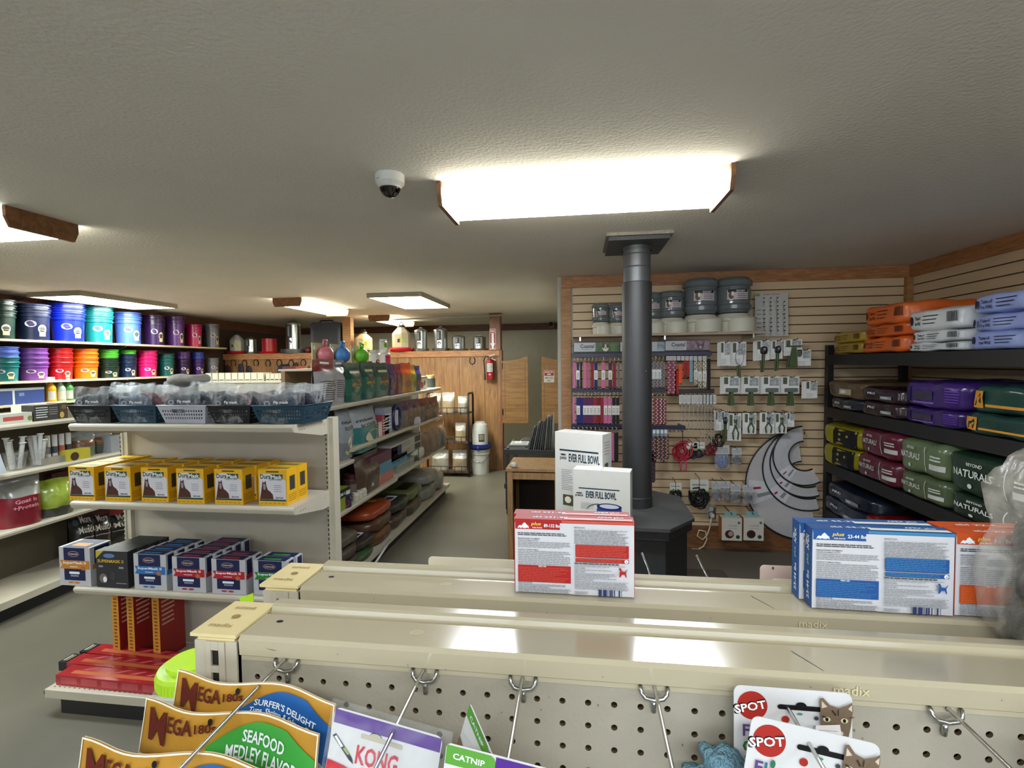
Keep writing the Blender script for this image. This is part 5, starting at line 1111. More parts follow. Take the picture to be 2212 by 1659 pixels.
# fly mask cartons, yellow
YEL = '#d9a514'
def dura(f, w, h):
    k = ink('#22452f'); f.poly([(w * .04, h * .13), (w * .96, h * .13), (w * .96, h * .70), (w * .88, h * .74), (w * .84, h * .88), (w * .14, h * .88), (w * .04, h * .80)], mat('#c9c7cf', .5, var=.01)); f.rect(w * .28, h * .925, w * .72, h * .965, ink('#4c4320'))
    f.text('Dura', w * .08, h * .74, k, w=w * .36, h=h * .13); f.rect(w * .45, h * .735, w * .86, h * .875, k); f.text('Mask', w * .46, h * .745, PW, w=w * .38, h=h * .11); f.text('Equine Fly Mask', w * .38, h * .685, GREY, w=w * .45)
    hb = ink('#4b2a20'); hd = ink('#2c1a16')
    f.poly([(w * .05, h * .17), (w * .52, h * .17), (w * .50, h * .30), (w * .42, h * .38), (w * .33, h * .43), (w * .28, h * .55), (w * .27, h * .66), (w * .245, h * .69), (w * .225, h * .64), (w * .175, h * .64), (w * .155, h * .69), (w * .14, h * .60), (w * .10, h * .40)], hb)
    f.poly([(w * .17, h * .60), (w * .245, h * .60), (w * .26, h * .50), (w * .235, h * .42), (w * .18, h * .45)], ink('#8b878a')); f.poly([(w * .18, h * .45), (w * .235, h * .42), (w * .225, h * .36), (w * .195, h * .35)], hd)
    f.rect(w * .04, h * .12, w * .96, h * .165, k); f.text('durvet', w * .60, h * .195, INK, w=w * .26, h=h * .05); 
    for i in range(4): f.rect(w * .55, h * (.55 - .055 * i), w * (.80 + .02 * (i % 2)), h * (.565 - .055 * i), GREY)
    for i in range(6): f.rect(w * (.07 + .15 * i), h * .04, w * (.16 + .15 * i), h * .065, ink('#a87f18'))
def dura_side(f, d, h): f.rect(d * .25, h * .40, d * .75, h * .80, ink('#3a3a30')); f.lines(d * .1, h * .08, d * .9, h * .3, 4, ink('#8a6c1a'), .3)
def dura_top(f, w, d): f.rect(w * .1, d * .25, w * .9, d * .7, ink('#8a7a2c')); f.text('DuraMask', w * .15, d * .35, ink('#5a5424'), w=w * .7, h=d * .25)
bw, bh, bd = .147, .170, .088
proto = None
for c in range(6):
    for r in range((4, 3, 3, 3, 3, 2)[c]):
        x = -2.552 + c * .2035 + (.012 if c == 5 else 0); 
        if c < 5: x = -2.552 + c * .2008
        loc = (x, 2.165 + r * .0895 + (.004 * (c % 3)), 1.0165)
        if r and c < 5: loc = (loc[0] + .012 * r * (1 if c else .3), loc[1], loc[2])
        lab = 'yellow fly mask carton with horse picture, %s from the left%s' % (ORD[c], '' if r == 0 else ', %s row' % ('', 'second', 'third', 'rearmost')[r])
        if proto is None:
            proto = carton(loc, bw, bd, bh, lab, YEL, dura, 'fly_mask_carton', 'box', 'yellow fly mask cartons', 0, dura_side, dura_top)
        else: dup(proto, loc, lab)
# super mask cartons
def sup(rib, txt='SuperMask II'):
    def d(f, w, h):
        nv = ink('#1a2148'); rb = ink(rib)
        f.rect(w * .15, h * .66, w * .83, h * .99, nv); f.rect(w * .15, h * .14, w * .83, h * .50, nv); f.ell(w * .47, h * .83, w * .18, h * .075, ink('#9a8a90')); f.ell(w * .47, h * .83, w * .165, h * .06, ink('#2a1c28')); f.text('FARNAM', w * .34, h * .805, ink('#c9b9bc'), w=w * .26, h=h * .045)
        f.poly([(w * .03, h * .66), (w * .97, h * .66), (w * .97, h * .44), (w * .03, h * .44), (w * .10, h * .55)], rb); f.text(txt, w * .12, h * .55, PW, w=w * .74, h=h * .085); f.rect(w * .35, h * .49, w * .6, h * .505, PW)
        f.ell(w * .77, h * .47, w * .07, h * .06, ink('#a8683a')); f.rect(w * .32, h * .31, w * .65, h * .37, PW); f.rect(w * .36, h * .24, w * .62, h * .29, ink('#7d829c')); f.ell(w * .36, h * .085, w * .085, h * .025, rb); f.ell(w * .56, h * .085, w * .085, h * .025, rb)
    def s(f, dd, h): f.rect(dd * .2, h * .55, dd * .9, h * .97, ink('#1a2148')); f.rect(dd * .1, h * .42, dd * .9, h * .55, ink(rib))
    def tp(f, w, dd): f.rect(w * .10, 0, w * .93, dd * .98, ink('#1a2148')); f.rect(w * .25, dd * .2, w * .75, dd * .55, ink(rib))
    return d, s, tp
def black_sup(f, w, h):
    f.poly([(0, h), (w * .25, h), (0, h * .78)], ink('#b5a53a')); f.ell(w * .42, h * .87, w * .18, h * .06, ink('#5a78a8')); f.text('SUPERMASK II', w * .05, h * .68, ink('#c9a52c'), w=w * .82, h=h * .085)
    f.rect(w * .08, h * .55, w * .22, h * .60, GREY); f.rect(w * .72, h * .53, w * .87, h * .58, GREY); f.ell(w * .22, h * .25, w * .13, h * .13, ink('#6e6260')); f.ell(w * .27, h * .22, w * .06, h * .08, PW); f.ell(w * .52, h * .33, w * .08, h * .12, ink('#3c3a40')); f.rect(w * .62, h * .12, w * .95, h * .14, GREY)
sb = [('#b97a2c', 'orange', 1), (None, 'black', 4), ('#2c6ba8', 'blue', 4), ('#a8222c', 'red', 5), ('#ac242e', 'second red', 2), ('#2f7a35', 'green', 2)]
for c, (rib, nme, n) in enumerate(sb):
    pr = None
    for r in range(n):
        x = -2.612 + c * .2115 + .010 * r * (0 if c == 0 else 1); loc = (max(x, -2.60) , 2.150 + r * .0555 + .01 * (c == 5), .584)
        if n == 1: loc = (x, 2.15, .584)
        lab = 'white and navy fly mask carton with %s ribbon%s' % (nme, '' if r == 0 else ', %s behind the front one' % ORD[r - 1])
        if nme == 'black': lab = 'black fly mask carton with yellow SUPERMASK II lettering' + ('' if r == 0 else ', %s behind the front one' % ORD[r - 1])
        hh = (.195, .185, .178, .172, .170, .168)[c]
        if pr is None:
            if rib: d_, s_, t_ = sup(rib)
            else: d_, s_, t_ = black_sup, None, lambda f, w, dd: f.lines(w * .1, dd * .2, w * .9, dd * .8, 2, ink('#4a4a44'), .4)
            pr = carton(loc, .178, .115 if n == 1 else .054, hh, lab, '#b4b4b8' if rib else '#26272a', d_, 'fly_mask_carton', 'box', 'ribboned fly mask cartons', 0, s_, t_)
        else: dup(pr, loc, lab)
# red cartons on the base deck
def stand_red(f, w, h):
    f.rect(0, 0, w, h, ink('#b8862e')); f.lines(w * .25, h * .1, w * .75, h * .92, 16, ink('#7a3a1a'), .5)
for i, x in enumerate((-2.475, -2.385, -2.235)):
    def sd(f, d, h): f.lines(d * .1, h * .5, d * .6, h * .9, 6, ink('#c9a58a'), .35)
    carton((x, 2.29, .131), .046, .15, .36, 'upright dark red carton with gold spine, %s of three on the base deck' % ('left', 'middle', 'right')[i], '#8a1c18', stand_red, 'red_carton', 'box', 'upright red cartons on the base deck', R(-6), sd)
def lie_red(f, w, h):
    for i in range(5): f.rect(w * (.05 + .19 * i), h * .2, w * (.20 + .19 * i), h * .85, mat('#b3444a', .4, var=.2))
def lie_top(f, w, d):
    f.rect(w * .1, d * .25, w * .95, d * .55, ink('#b8603a')); 
    for i in range(5): f.poly([(w * (.15 + .15 * i), d * .6), (w * (.2 + .15 * i), d * .6), (w * (.28 + .15 * i), d * .95), (w * (.24 + .15 * i), d * .95)], ink('#c25a60'))
for i, (x, y) in enumerate(((-2.55, 2.055), (-2.60, 2.15), (-2.585, 2.245))):
    t = empty('red_carton', (x, y, .131), 'long red carton lying on the base deck, %s' % ('nearest the viewer', 'middle one with black end', 'rearmost one with black end')[i], 'box', 'lying red cartons on the base deck', R(-1 - i))
    g = G(); g.box(0, 0, 0, .60, .085, .05 - .001 * i, mat('#9e1c26', .3, var=.06, coat=.3)); lie_red(front(g, 0), .6, .05); lie_top(top(g, .05 - .001 * i), .6, .085); g.build('carton_body', t)
    if i: g = G(); g.box(-.055, .004, 0, -.001, .081, .046, BLACK); F = top(g, .046); F.rect(-.045, .02, -.04, .07, PW); F.rect(-.03, .02, -.025, .07, ink('#c9a56a')); g.build('black_end', t)

# ================================================================ AISLE GONDOLA (right face towards the aisle)
AXF = -1.68
t = empty('shelving_unit', (AXF, 4.6, 0), 'long beige aisle shelving run crowded with pet goods, ending near the wire rack', 'shelving unit')
def zshelf(y0, y1, z, depth=.36, lip=.032):
    g = G(); g.box(-depth, y0 - 4.6, z - .012, -.008, y1 - 4.6, z, SH); g.prism([(-.010, z - lip), (-.002, z - lip + .002), (.004, z - .012), (.002, z - .003), (-.008, z)], SH, 'y', y0 - 4.6, y1 - 4.6); g.build('shelf', t)
    for yy in (y0, y1):
        g = G(); g.prism([(-.01, z - lip), (0, z + .001), (-depth, z + .001), (-depth, z - .08), (-depth + .05, z - .08)], SH, 'y', yy - 4.6 - .001, yy - 4.6 + .001); g.build('shelf_bracket', t)
zshelf(3.06, 4.27, 1.400); zshelf(4.275, 5.90, 1.395)
zshelf(3.06, 3.52, .975); zshelf(3.53, 4.8, 1.058); zshelf(4.81, 5.95, 1.050)
zshelf(3.06, 4.4, .63); zshelf(4.41, 6.05, .65)
g = G(); g.box(-.56, 3.06 - 4.6, .09, .0, 6.25 - 4.6, .13, SH); g.build('base_deck', t); g = G(); g.box(-.56, 3.06 - 4.6, 0, -.05, 6.22 - 4.6, .09, BLACK); g.build('kick_plate', t)
g = G(); g.box(-.40, 3.06 - 4.6, .13, -.38, 6.2 - 4.6, 1.45, mat('#6f6a5e', .6)); g.build('back_panel', t)
for y in (3.04, 4.6, 6.22):
    g = G(); g.box(-.45, y - 4.6, 0, -.38, y - 4.6 + .04, 1.47, BEIGE); g.build('upright', t)
g = G(); g.box(-.45, 3.30 - 4.6, 1.64, -.16, 4.75 - 4.6, 1.655, SH); g.build('top_shelf', t); g = G(); g.box(-.43, 3.3 - 4.6, 1.45, -.40, 4.75 - 4.6, 1.64, mat('#8a6d4a', .6)); g.build('top_riser', t)
g = G(); g.box(-.09, 0, 0, 0, .003, .045, mat('#d2cfc4', .5)); tag(g.build('shelf_card', loc=(-1.70, 3.058, 1.35)), 'white shelf end card beside the dark teal basket', 'card')
def ay(px, py, X=AXF - .04): return at(px, py, X=X).y
def abag(x0, x1, ytop, shelf, label, cols, deco=None, d=.07, X=AXF - .06, yb=None, name='treat_bag', cat='treat bag', grp='pet goods on the aisle shelves', rz=90, **k):
    ym = yb or 850; Y0, Y1 = ay(x0, ym, X), ay(x1, ym, X); h = at((x0 + x1) / 2, ytop, X=X).z - shelf
    return bag((X, (Y0 + Y1) / 2, shelf), Y1 - Y0, h, d, label, cols, deco, R(rz), name, cat, grp, **k)
CLR = '#8d8b8a'
def redtop(f, w, h): f.lines(-w * .38, h * .12, w * .38, h * .55, 9, INK, .35, 3); f.rect(-w * .2, h * .9, w * .25, h * .94, PW)
abag(676, 721, 776, 1.4, 'white lined bag with dark red top at the near end of the aisle top shelf', [(.78, CLR), (1, '#6e1418')], redtop, .09, seed=3)
abag(717, 745, 778, 1.4, 'grey lined bag with white leash clip beside the red topped bag', [(.80, CLR), (1, '#7a7a7c')], redtop, .09, seed=5, X=AXF - .10)
def dogtreat(f, w, h): f.ell(0, h * .42, w * .32, h * .07, ink('#a8802c')); f.ell(0, h * .30, w * .3, h * .12, ink('#2f5f58')); f.ell(0, h * .55, w * .22, h * .08, ink('#5b4630')); f.rect(-w * .3, h * .72, w * .3, h * .78, ink('#b5a06a'))
for i, (a, b) in enumerate(((744, 779), (779, 806), (806, 838))): abag(a, b, 784 + (i == 1) * -3, 1.4, 'teal green treat bag with dog picture, %s of three on the aisle top shelf' % ('near', 'middle', 'far')[i], [(.16, '#1f4e44'), (.62, '#2c5a4a'), (1, '#124238')], dogtreat, .09, seed=10 + i)
for i, (a, b, c, n_, tp) in enumerate(((836, 853, '#4a2a52', 'purple', '#3a1a5a'), (852, 866, '#6a2a30', 'maroon', '#8a1c34'), (862, 887, '#b5701c', 'orange topped yellow', '#d8501a'), (884, 896, '#8a8a2a', 'olive yellow', '#d0a020'), (893, 907, '#20304a', 'navy blue', '#26348a'))):
    abag(a, b, (786, 786, 784, 788, 790)[i], 1.395, '%s treat bag standing on the far part of the aisle top shelf' % n_, [(.7, c), (1, tp)], lambda f, w, h: (f.ell(0, h * .3, w * .3, h * .12, ink('#8a6a50')), f.rect(-w * .35, h * .55, w * .35, h * .65, ink('#c9a56a'))), .08, seed=20 + i, yb=845)
carton((AXF - .16, ay(907, 840), 1.3955), .10, .33, .145, 'white and pink patterned carton at the far end of the aisle top shelf', '#cfc3c0', None, 'pet_carton', 'box', 'pet goods on the aisle shelves', 0, lambda f, d, h: (f.ell(d * .4, h * .35, d * .18, h * .25, ink('#b03a3c')), f.ell(d * .7, h * .5, d * .1, h * .2, ink('#5a6a4a')), f.rect(0, h * .8, d, h, ink('#c9b08a'))))
jar((AXF - .12, ay(935, 840) + .17, 1.3955), .06, .15, 'dark glass jar with wooden lid at the far end of the aisle top shelf', '#3c4038', '#b99a6a')
# ball toys above
def balltoy(x0, x1, c, cn_, k):
    X = -1.93; Y0, Y1 = ay(x0, 765, X), ay(x1, 765, X); w = Y1 - Y0; cy_ = (Y0 + Y1) / 2; z0 = 1.656; zt = at((x0 + x1) / 2, 752, X=X).z; h = .185; w = .17
    t = empty('handled_ball', (X, cy_, z0), '%s rubber handled ball in a card holder on the aisle shelf top' % cn_, 'ball toy', 'handled balls in card holders', R(90))
    r = .061; m = mat(c, .45, var=.04, name='rubber')
    g = G(); g.blob(r, r, r * 1.08, 2, m, (0, -.02, h * .56), 10); g.build('ball', t)
    g = G(); q = h * .56 + r * 1.0; g.tube([(-r * .28, -.02, q), (-r * .42, -.02, q + r * .5), (-r * .38, -.02, q + r * .75), (r * .38, -.02, q + r * .75), (r * .42, -.02, q + r * .5), (r * .28, -.02, q)], r * .15, m, 8); g.build('handle', t)
    g = G(); g.box(-w * .46, -.07, 0, w * .46, .06, h * .22, mat('#a98c58', .5)); g.box(-w * .46, .04, h * .22, w * .46, .05, h * 1.05, mat('#b5aa7c', .5)); F = front(g, -.07); F.rect(-w * .44, h * .02, w * .44, h * .2, ink('#c98a3a' if k == 2 else '#a8a482')); F = front(g, .04); F.ell(-w * .32, h * .85, w * .1, w * .1, PW); g.build('card_holder', t)
balltoy(678, 716, '#b3626a', 'pink', 0); balltoy(716, 753, '#3f78b8', 'blue', 1); balltoy(755, 797, '#5fae1f', 'lime green', 2)
jar((-1.95, ay(809, 770, -1.95), 1.656), .052, at(809, 756, X=-1.95).z - 1.656, 'white tub with red capped picture beside the lime ball', '#c9c6c2', '#b9b6b2', lambda F, r, h: (F.ell(r * 1.0, h * .3, r * .4, h * .15, ink('#6e1c1e')), F.rect(r * .4, h * .05, r * 1.6, h * .15, ink('#8a8078'))))
jar((-1.95, ay(831, 770, -1.95), 1.656), .055, at(831, 755, X=-1.95).z - 1.656, 'white tub with magenta label, second beside the lime ball', '#b9b6b4', '#c4c2c0', lambda F, r, h: F.rect(r * .5, h * .05, r * 2.4, h * .66, ink('#8a2a5a'), 8))
jar((-1.99, ay(826, 745, -1.99) + .02, at(831, 755, X=-1.95).z + .001), .04, .105, 'small clear jar with green label stacked on top of a tub', '#a9b0a0', '#b5b8b0', lambda F, r, h: F.rect(r * .6, h * .2, r * 2.2, h * .6, ink('#5f9a2a'), 6))
# litter and second level
def litter(f, w, h): f.text('sWheat', -w * .38, h * .70, INK, w=w * .55, h=h * .06); f.text('SCOOP', -w * .3, h * .58, INK, w=w * .5, h=h * .07); f.ell(w * .1, h * .34, w * .3, h * .14, ink('#c9c4a0')); f.ell(w * .1, h * .15, w * .4, h * .08, ink('#a8a26a'))
abag(722, 752, 882, .976, 'grey litter bag behind the gondola post, nearer of two', [(.3, '#6a7074'), (1, '#80868a')], litter, .16, X=AXF - .10, yb=920, seed=31, top_pinch=.97, name='litter_bag', cat='litter bag')
abag(746, 806, 880, .985, 'grey and teal litter bag with rounded top on the second aisle shelf', [(.55, '#2c6a68'), (1, '#8d9498')], litter, .20, X=AXF - .10, yb=920, seed=32, top_pinch=.97, name='litter_bag', cat='litter bag')
carton((AXF - .30, 3.10, .632), .28, .38, .15, 'dark and lime green litter carton below the grey litter bags', '#7d8a2a', None, 'litter_carton', 'box', None, 0, lambda f, d, h: (f.rect(0, h * .6, d, h, ink('#1c2418')), f.text('30 LB', d * .2, h * .7, PW, w=d * .3, h=h * .14), f.text('30 LB', d * .6, h * .7, PW, w=d * .3, h=h * .14)))
def at2(x0, x1, yt, z, X=AXF - .05, py=900): Y0, Y1 = ay(x0, py, X), ay(x1, py, X); return Y0, Y1, at((x0 + x1) / 2, yt, X=X).z - z
rd = random.Random(9)
for i, (x0, x1, yt, c, n_) in enumerate(((791, 800, 925, '#8a6a5a', 'small brown'), (800, 812, 905, '#5a2c38', 'dark pink'), (812, 820, 912, '#b9b4a8', 'black and white'), (820, 835, 896, '#a03a4c', 'red speckled tall'), (826, 842, 880, '#8d93a0', 'grey hang tag'))):
    Y0, Y1, h = at2(x0, x1, yt, 1.059); carton((AXF - .12, Y0, 1.0595), .09, Y1 - Y0, h, '%s carton on the second aisle shelf' % n_, c, None, 'pet_carton', 'box', 'pet goods on the aisle shelves', 0, lambda f, d, h: (f.lines(d * .1, h * .15, d * .9, h * .8, 5, PW, .3, 4),))
Y0, Y1, h = at2(838, 865, 872, 1.06)
t = empty('flying_ring', (AXF - .03, (Y0 + Y1) / 2, 1.062), 'dark blue ring toy with white centre on the second aisle shelf', 'ring toy', None, R(90))
g = G(); rr = h * .44; g.tube([(rr * .8 * math.cos(a), .0, rr + .012 + rr * math.sin(a)) for a in [i * math.pi / 10 for i in range(20)]], .017, mat('#151c48', .35), 8, closed=True); g.build('ring', t)
g = G(); g.box(-rr * .4, -.002, rr * .4, rr * .4, .002, rr * 1.7, mat('#b5b8c4', .5)); g.build('centre_card', t)
for i, (x0, x1, yt) in enumerate(((862, 888, 866), (886, 905, 862), (905, 925, 860), (925, 945, 857))):
    abag(x0, x1, yt, 1.052, 'brown treat bag with %s top, %s in the far group on the second aisle shelf' % (('purple', 'plum', 'maroon', 'maroon')[i], ORD[i]), [(.70, ('#54433c', '#5c4438', '#4e3c34', '#58423a')[i]), (1, ('#3a1c50', '#46204a', '#5a1828', '#5c1a24')[i])], lambda f, w, h: (f.ell(0, h * .35, w * .3, h * .14, ink('#8a7460')), f.rect(-w * .3, h * .6, w * .3, h * .68, ink('#a08a6a'))), .10, yb=900, seed=40 + i)
jar((AXF - .05, ay(900, 915) - .04, 1.0525), .065, .075, 'low white jar in front of the brown treat bags', '#a9a8b4', '#b9b8c2')
for i, (x0, c, n_) in enumerate(((776, '#a8a498', 'white and yellow'), (781, '#b5b0a4', 'white'))): pass
# third level
jar((AXF - .06, ay(741, 1075, AXF - .06), .631), .06, .125, 'navy printed jar with white lid at the near end of the third aisle shelf', '#22263c', '#c4c4c6', lambda F, r, h: (F.ell(r * .8, h * .3, r * .5, h * .2, ink('#8a2a2c')), F.rect(r * .3, h * .5, r * 1.6, h * .62, ink('#b5a8b5'))))
jar((AXF - .13, ay(758, 1065, AXF - .13), .631), .058, .185, 'brown jar with dark red lid on the third aisle shelf', '#3c2a24', '#3a1416', lambda F, r, h: F.rect(r * .3, h * .15, r * 1.8, h * .6, ink('#6a5a50'), 6))
for i, x in enumerate((768, 777, 785)): jar((AXF - .04, ay(x, 1065), .631), .028, .062, 'tiny white bottle, %s of three on the third aisle shelf' % ORD[i], '#b5b09c', '#c9c6bc')
def brownp(f, w, h): f.poly([(-w * .05, h * .25), (w * .35, h * .25), (w * .35, h * .62), (-w * .05, h * .62)], ink('#a09a90')); f.ell(w * .15, h * .47, w * .12, h * .1, ink('#5a4030')); f.rect(-w * .1, h * .14, w * .35, h * .25, ink('#a8aab0')); f.rect(-w * .1, h * .62, w * .4, h * .66, ink('#5a6a3a'))
abag(764, 815, 978, .632, 'tall brown pet bedding bag with pale picture panel on the third aisle shelf', [(1, '#4a3a30')], brownp, .16, X=AXF - .09, yb=1030, seed=51, name='bedding_bag', cat='bedding bag')
def stackbox(x0, x1, y0, y1, z, c, label, dep=.22, X=AXF - .04, deco=None):
    Y0, Y1 = ay(x0, (y0 + y1) / 2, X), ay(x1, (y0 + y1) / 2, X); h = at(x0 + 4, y0, X=X).z - at(x0 + 4, y1, X=X).z
    carton((X - dep, Y0, z), dep, Y1 - Y0, h, label, c, None, 'pet_carton', 'box', 'pet goods on the aisle shelves', 0, deco); return z + h + .0005
ln = lambda f, d, h: (f.lines(d * .05, h * .2, d * .6, h * .8, 3, INK, .25), f.rect(d * .75, h * .1, d * .97, h * .9, ink('#3a3c34')))
z = stackbox(812, 850, 1024, 1046, .632, '#a8685a', 'salmon pink carton at the bottom of the carton pile, third aisle shelf', .15)
z = stackbox(812, 880, 1001, 1025, z, '#4d8094', 'teal blue carton in the middle of the carton pile, third aisle shelf', .2, deco=lambda f, d, h: f.text('Loving Pets', d * .5, h * .3, ink('#20304a'), w=d * .4, h=h * .35))
z = stackbox(800, 868, 979, 1003, z, '#5a3040', 'plum coloured carton on top of the carton pile, third aisle shelf', .2, deco=lambda f, d, h: f.rect(d * .85, 0, d, h, ink('#2c2c5a')))
z = stackbox(858, 905, 985, 1000, .651, '#8a8c84', 'lowest long grey white carton under the flat ones, third aisle shelf', .2, deco=ln)
z = stackbox(845, 910, 960, 977, z + .06, '#9c9a90', 'lower long white carton with dark end panel, third aisle shelf', .2, deco=ln)
z = stackbox(845, 910, 941, 959, z, '#a09e94', 'upper long white carton with dark end panel, third aisle shelf', .2, deco=ln)
t = empty('tissue_pack', (AXF - .10, ay(912, 985), .652), 'white soft pack with green band on the third aisle shelf', 'soft pack', None, R(90))
g = G(); g.blob(.22, .07, .065, 4, mat('#b5b3aa', .4, bump=.3, bscale=40), (0, 0, .066), 8, .01, 3); g.build('pack', t); g = G(); g.tube([(-.16, -.073, .0), (-.16, -.073, .13), (-.16, .07, .134)], .006, mat('#3c6a30', .5), 5); g.build('green_band', t)
for i, (x0, x1, yt, c) in enumerate(((908, 925, 915, '#6a5040'), (923, 942, 905, '#75604e'), (938, 957, 908, '#6a6058'))): abag(x0, x1, yt, .651, 'clear bag of brown chews, %s at the far end of the third aisle shelf' % ORD[i], [(.75, c), (1, '#8a6a48')], lambda f, w, h: f.rect(-w * .2, h * .1, w * .2, h * .5, ink('#3a3c40')), .14, yb=950, seed=60 + i, name='chew_bag', cat='chew bag')
# base level sacks
def sack(px, py, L_, W2, T_, col, label, z=.131, X=AXF - .02, rz=0, seed=1, deco=None):
    y = ay(px, py, X)
    g = G(); g.blob(L_ / 2, W2 / 2, T_ / 2, 3.6, mat(col, .35, var=.25, scale=10, bump=.4, bscale=14, coat=.2), (0, 0, 0), 9, .02, seed, ns=8)
    f = right(g, L_ / 2 + .004); 
    if deco: deco(top(g, T_ / 2 + .006), L_, W2)
    tag(g.build('seed_sack', loc=(X - L_ / 2, y, z + T_ / 2), rz=rz), label, 'seed sack', 'sacks on the aisle base deck'); return z + T_ - .004
labw = lambda f, L_, W2: (f.rect(L_ * .05, -W2 * .2, L_ * .3, W2 * .12, PW), f.rect(L_ * .08, -W2 * .15, L_ * .27, W2 * .05, INK))
z = sack(755, 1190, .42, .44, .10, '#3a332c', 'lowest brown sack at the near end of the aisle base deck', seed=71)
z = sack(757, 1165, .42, .44, .10, '#463c34', 'second brown sack in the near pile on the aisle base deck', z, seed=72); z = sack(757, 1140, .40, .42, .10, '#4e463c', 'top brown plastic sack in the near pile on the aisle base deck', z, seed=73)
z = sack(795, 1190, .40, .40, .07, '#2e4a2c', 'green and gold edged sack low on the aisle base deck', seed=74, X=AXF + .0)
z = sack(800, 1160, .38, .40, .09, '#2b2622', 'dark sack with white label on the aisle base deck', z, seed=75, deco=labw)
z = sack(832, 1130, .42, .52, .12, '#5a3820', 'lower brown sack beneath the orange sack on the base deck', seed=76); z = sack(832, 1105, .42, .52, .12, '#4c3424', 'middle brown sack beneath the orange sack on the base deck', z, seed=77)
z = sack(830, 1090, .42, .54, .10, '#8a3a1c', 'orange red sack with yellow star on top of its pile', z, seed=78, deco=lambda f, L_, W2: (f.ell(L_ * .15, W2 * .1, .05, .05, ink('#c9a22c'), 8), f.rect(-L_ * .3, -W2 * .2, L_ * .1, W2 * .1, ink('#5c6a2a'))))
z = sack(870, 1090, .42, .50, .13, '#3c3228', 'lower dark sack in the middle of the base deck', seed=79); z = sack(872, 1070, .42, .52, .12, '#2a2a28', 'black sack with white label in the middle of the base deck', z, seed=80, deco=labw)
z = sack(900, 1070, .42, .55, .14, '#3a3226', 'lower sack below the olive green sack on the base deck', seed=81); z = sack(902, 1050, .42, .55, .13, '#4c5630', 'olive green sack with black label towards the far end', z, seed=82, deco=lambda f, L_, W2: f.rect(L_ * .05, -W2 * .3, L_ * .35, W2 * .2, DARK))
z = sack(935, 1050, .38, .55, .16, '#6b6a60', 'pale clear sack of shavings near the far end of the base deck', seed=83); z = sack(938, 1030, .36, .5, .14, '#7a7970', 'upper clear sack of shavings near the far end of the base deck', z, seed=84)
z = sack(957, 1045, .36, .5, .2, '#77766c', 'crumpled clear sack at the very end of the base deck', seed=85, rz=.2)
g = G(); g.tube([at(792, 1245, X=-1.50), at(836, 1178, X=-1.64), at(843, 1166, X=-1.66)], .009, mat('#b9bcb8', .35), 8); tag(g.build('white_rod'), 'slim white metal rod leaning on the near end of the aisle base deck', 'rod')

# ================================================================ LEFT GONDOLA AND BUCKET WALL
LX = -3.75
t = empty('shelving_unit', (LX, 3.6, 0), 'beige shelving run at the left edge with syringes and clear supplement bags', 'shelving unit')
for z in (1.308, .985, .602):
    g = G(); g.box(-.42, -1.0, z - .012, -.008, 1.5, z, SH); g.prism([(-.010, z - .034), (0, z - .032), (.006, z - .014), (.003, z - .003), (-.008, z)], SH, 'y', -1.0, 1.5); g.build('shelf', t)
g = G(); g.box(-.52, -1.0, .10, 0, 1.5, .148, SH); g.build('base_deck', t); g = G(); g.box(-.5, -1.0, 0, -.06, 1.5, .10, BLACK); g.build('kick_plate', t)
g = G(); g.box(-.46, -1.0, .148, -.44, 1.5, 1.36, mat('#57503f', .6)); g.build('back_panel', t)
for y in (-1.0, .22, 1.46): g = G(); g.box(-.50, y, 0, -.45, y + .04, 1.37, BEIGE); g.build('upright', t)
def ly(px, py, X=LX - .06): return at(px, py, X=X).y
def lbox(x0, x1, yt, z, c, label, dep=.1, X=LX - .04, deco=None, name='vet_carton'):
    py = yt + 20; Y0, Y1 = ly(x0, py, X), ly(x1, py, X); h = at((x0 + x1) / 2, yt, X=X).z - z
    carton((X - dep, Y0, z), dep, Y1 - Y0, h, label, c, None, name, 'box', 'cartons on the left shelving run', 0, deco)
lbox(-30, 70, 894, 1.3085, '#b5b2a4', 'low white carton with red print at the left edge', deco=lambda f, d, h: (f.rect(d * .35, h * .3, d * .8, h * .7, ink('#a84a44')), f.ell(d * .95, h * .4, d * .06, h * .25, ink('#6a7a4a'))))
lbox(50, 73, 874, 1.3085, '#bdb9a8', 'small upright white carton behind the red printed one', X=LX - .16)
lbox(73, 128, 874, 1.3085, '#2c2924', 'black display carton with white lettering on the left top shelf', deco=lambda f, d, h: (f.lines(d * .08, h * .15, d * .55, h * .9, 5, PW, .3), f.lines(d * .6, h * .3, d * .95, h * .85, 4, GREY, .3)))
lbox(127, 146, 870, 1.3085, '#3a2c20', 'black and gold carton on the left top shelf', deco=lambda f, d, h: (f.ell(d * .35, h * .25, d * .25, h * .2, ink('#b5944a')), f.ell(d * .6, h * .75, d * .3, h * .15, ink('#6a5a30'))))
lbox(147, 185, 880, 1.3085, '#75695a', 'brown grey carton partly hidden behind the black basket')
def cup(x, w, label, seed):
    z = .9855; X = LX - .09; y = ly(x, 970, X); r = w / 2 * depth_of((X, y, z)) / FPX * .9
    t = empty('syringe_cup', (X, y, z), label, 'cup', 'clear cups of syringes')
    g = G(); g.lathe([(0, .003), (r * .7, .003), (r, .125)], film('#a9a8a2', .35, .06), 20); g.build('clear_cup', t)
    rd = random.Random(seed)
    for i in range(5):
        a = rd.uniform(0, 6.28); q = r * .45; g = G(); p0 = (q * math.cos(a) * .6, q * math.sin(a) * .6, .01); p1 = (q * math.cos(a) * 1.4, q * math.sin(a) * 1.4, .20 + rd.uniform(-.02, .03)); g.cyl(p0, p1, .013, .013, mat('#b9b8b4', .4), 10); g.cyl(p1, Vector(p1) + Vector((0, 0, .006)), .02, .02, WHITE, 12); g.build('syringe', t)
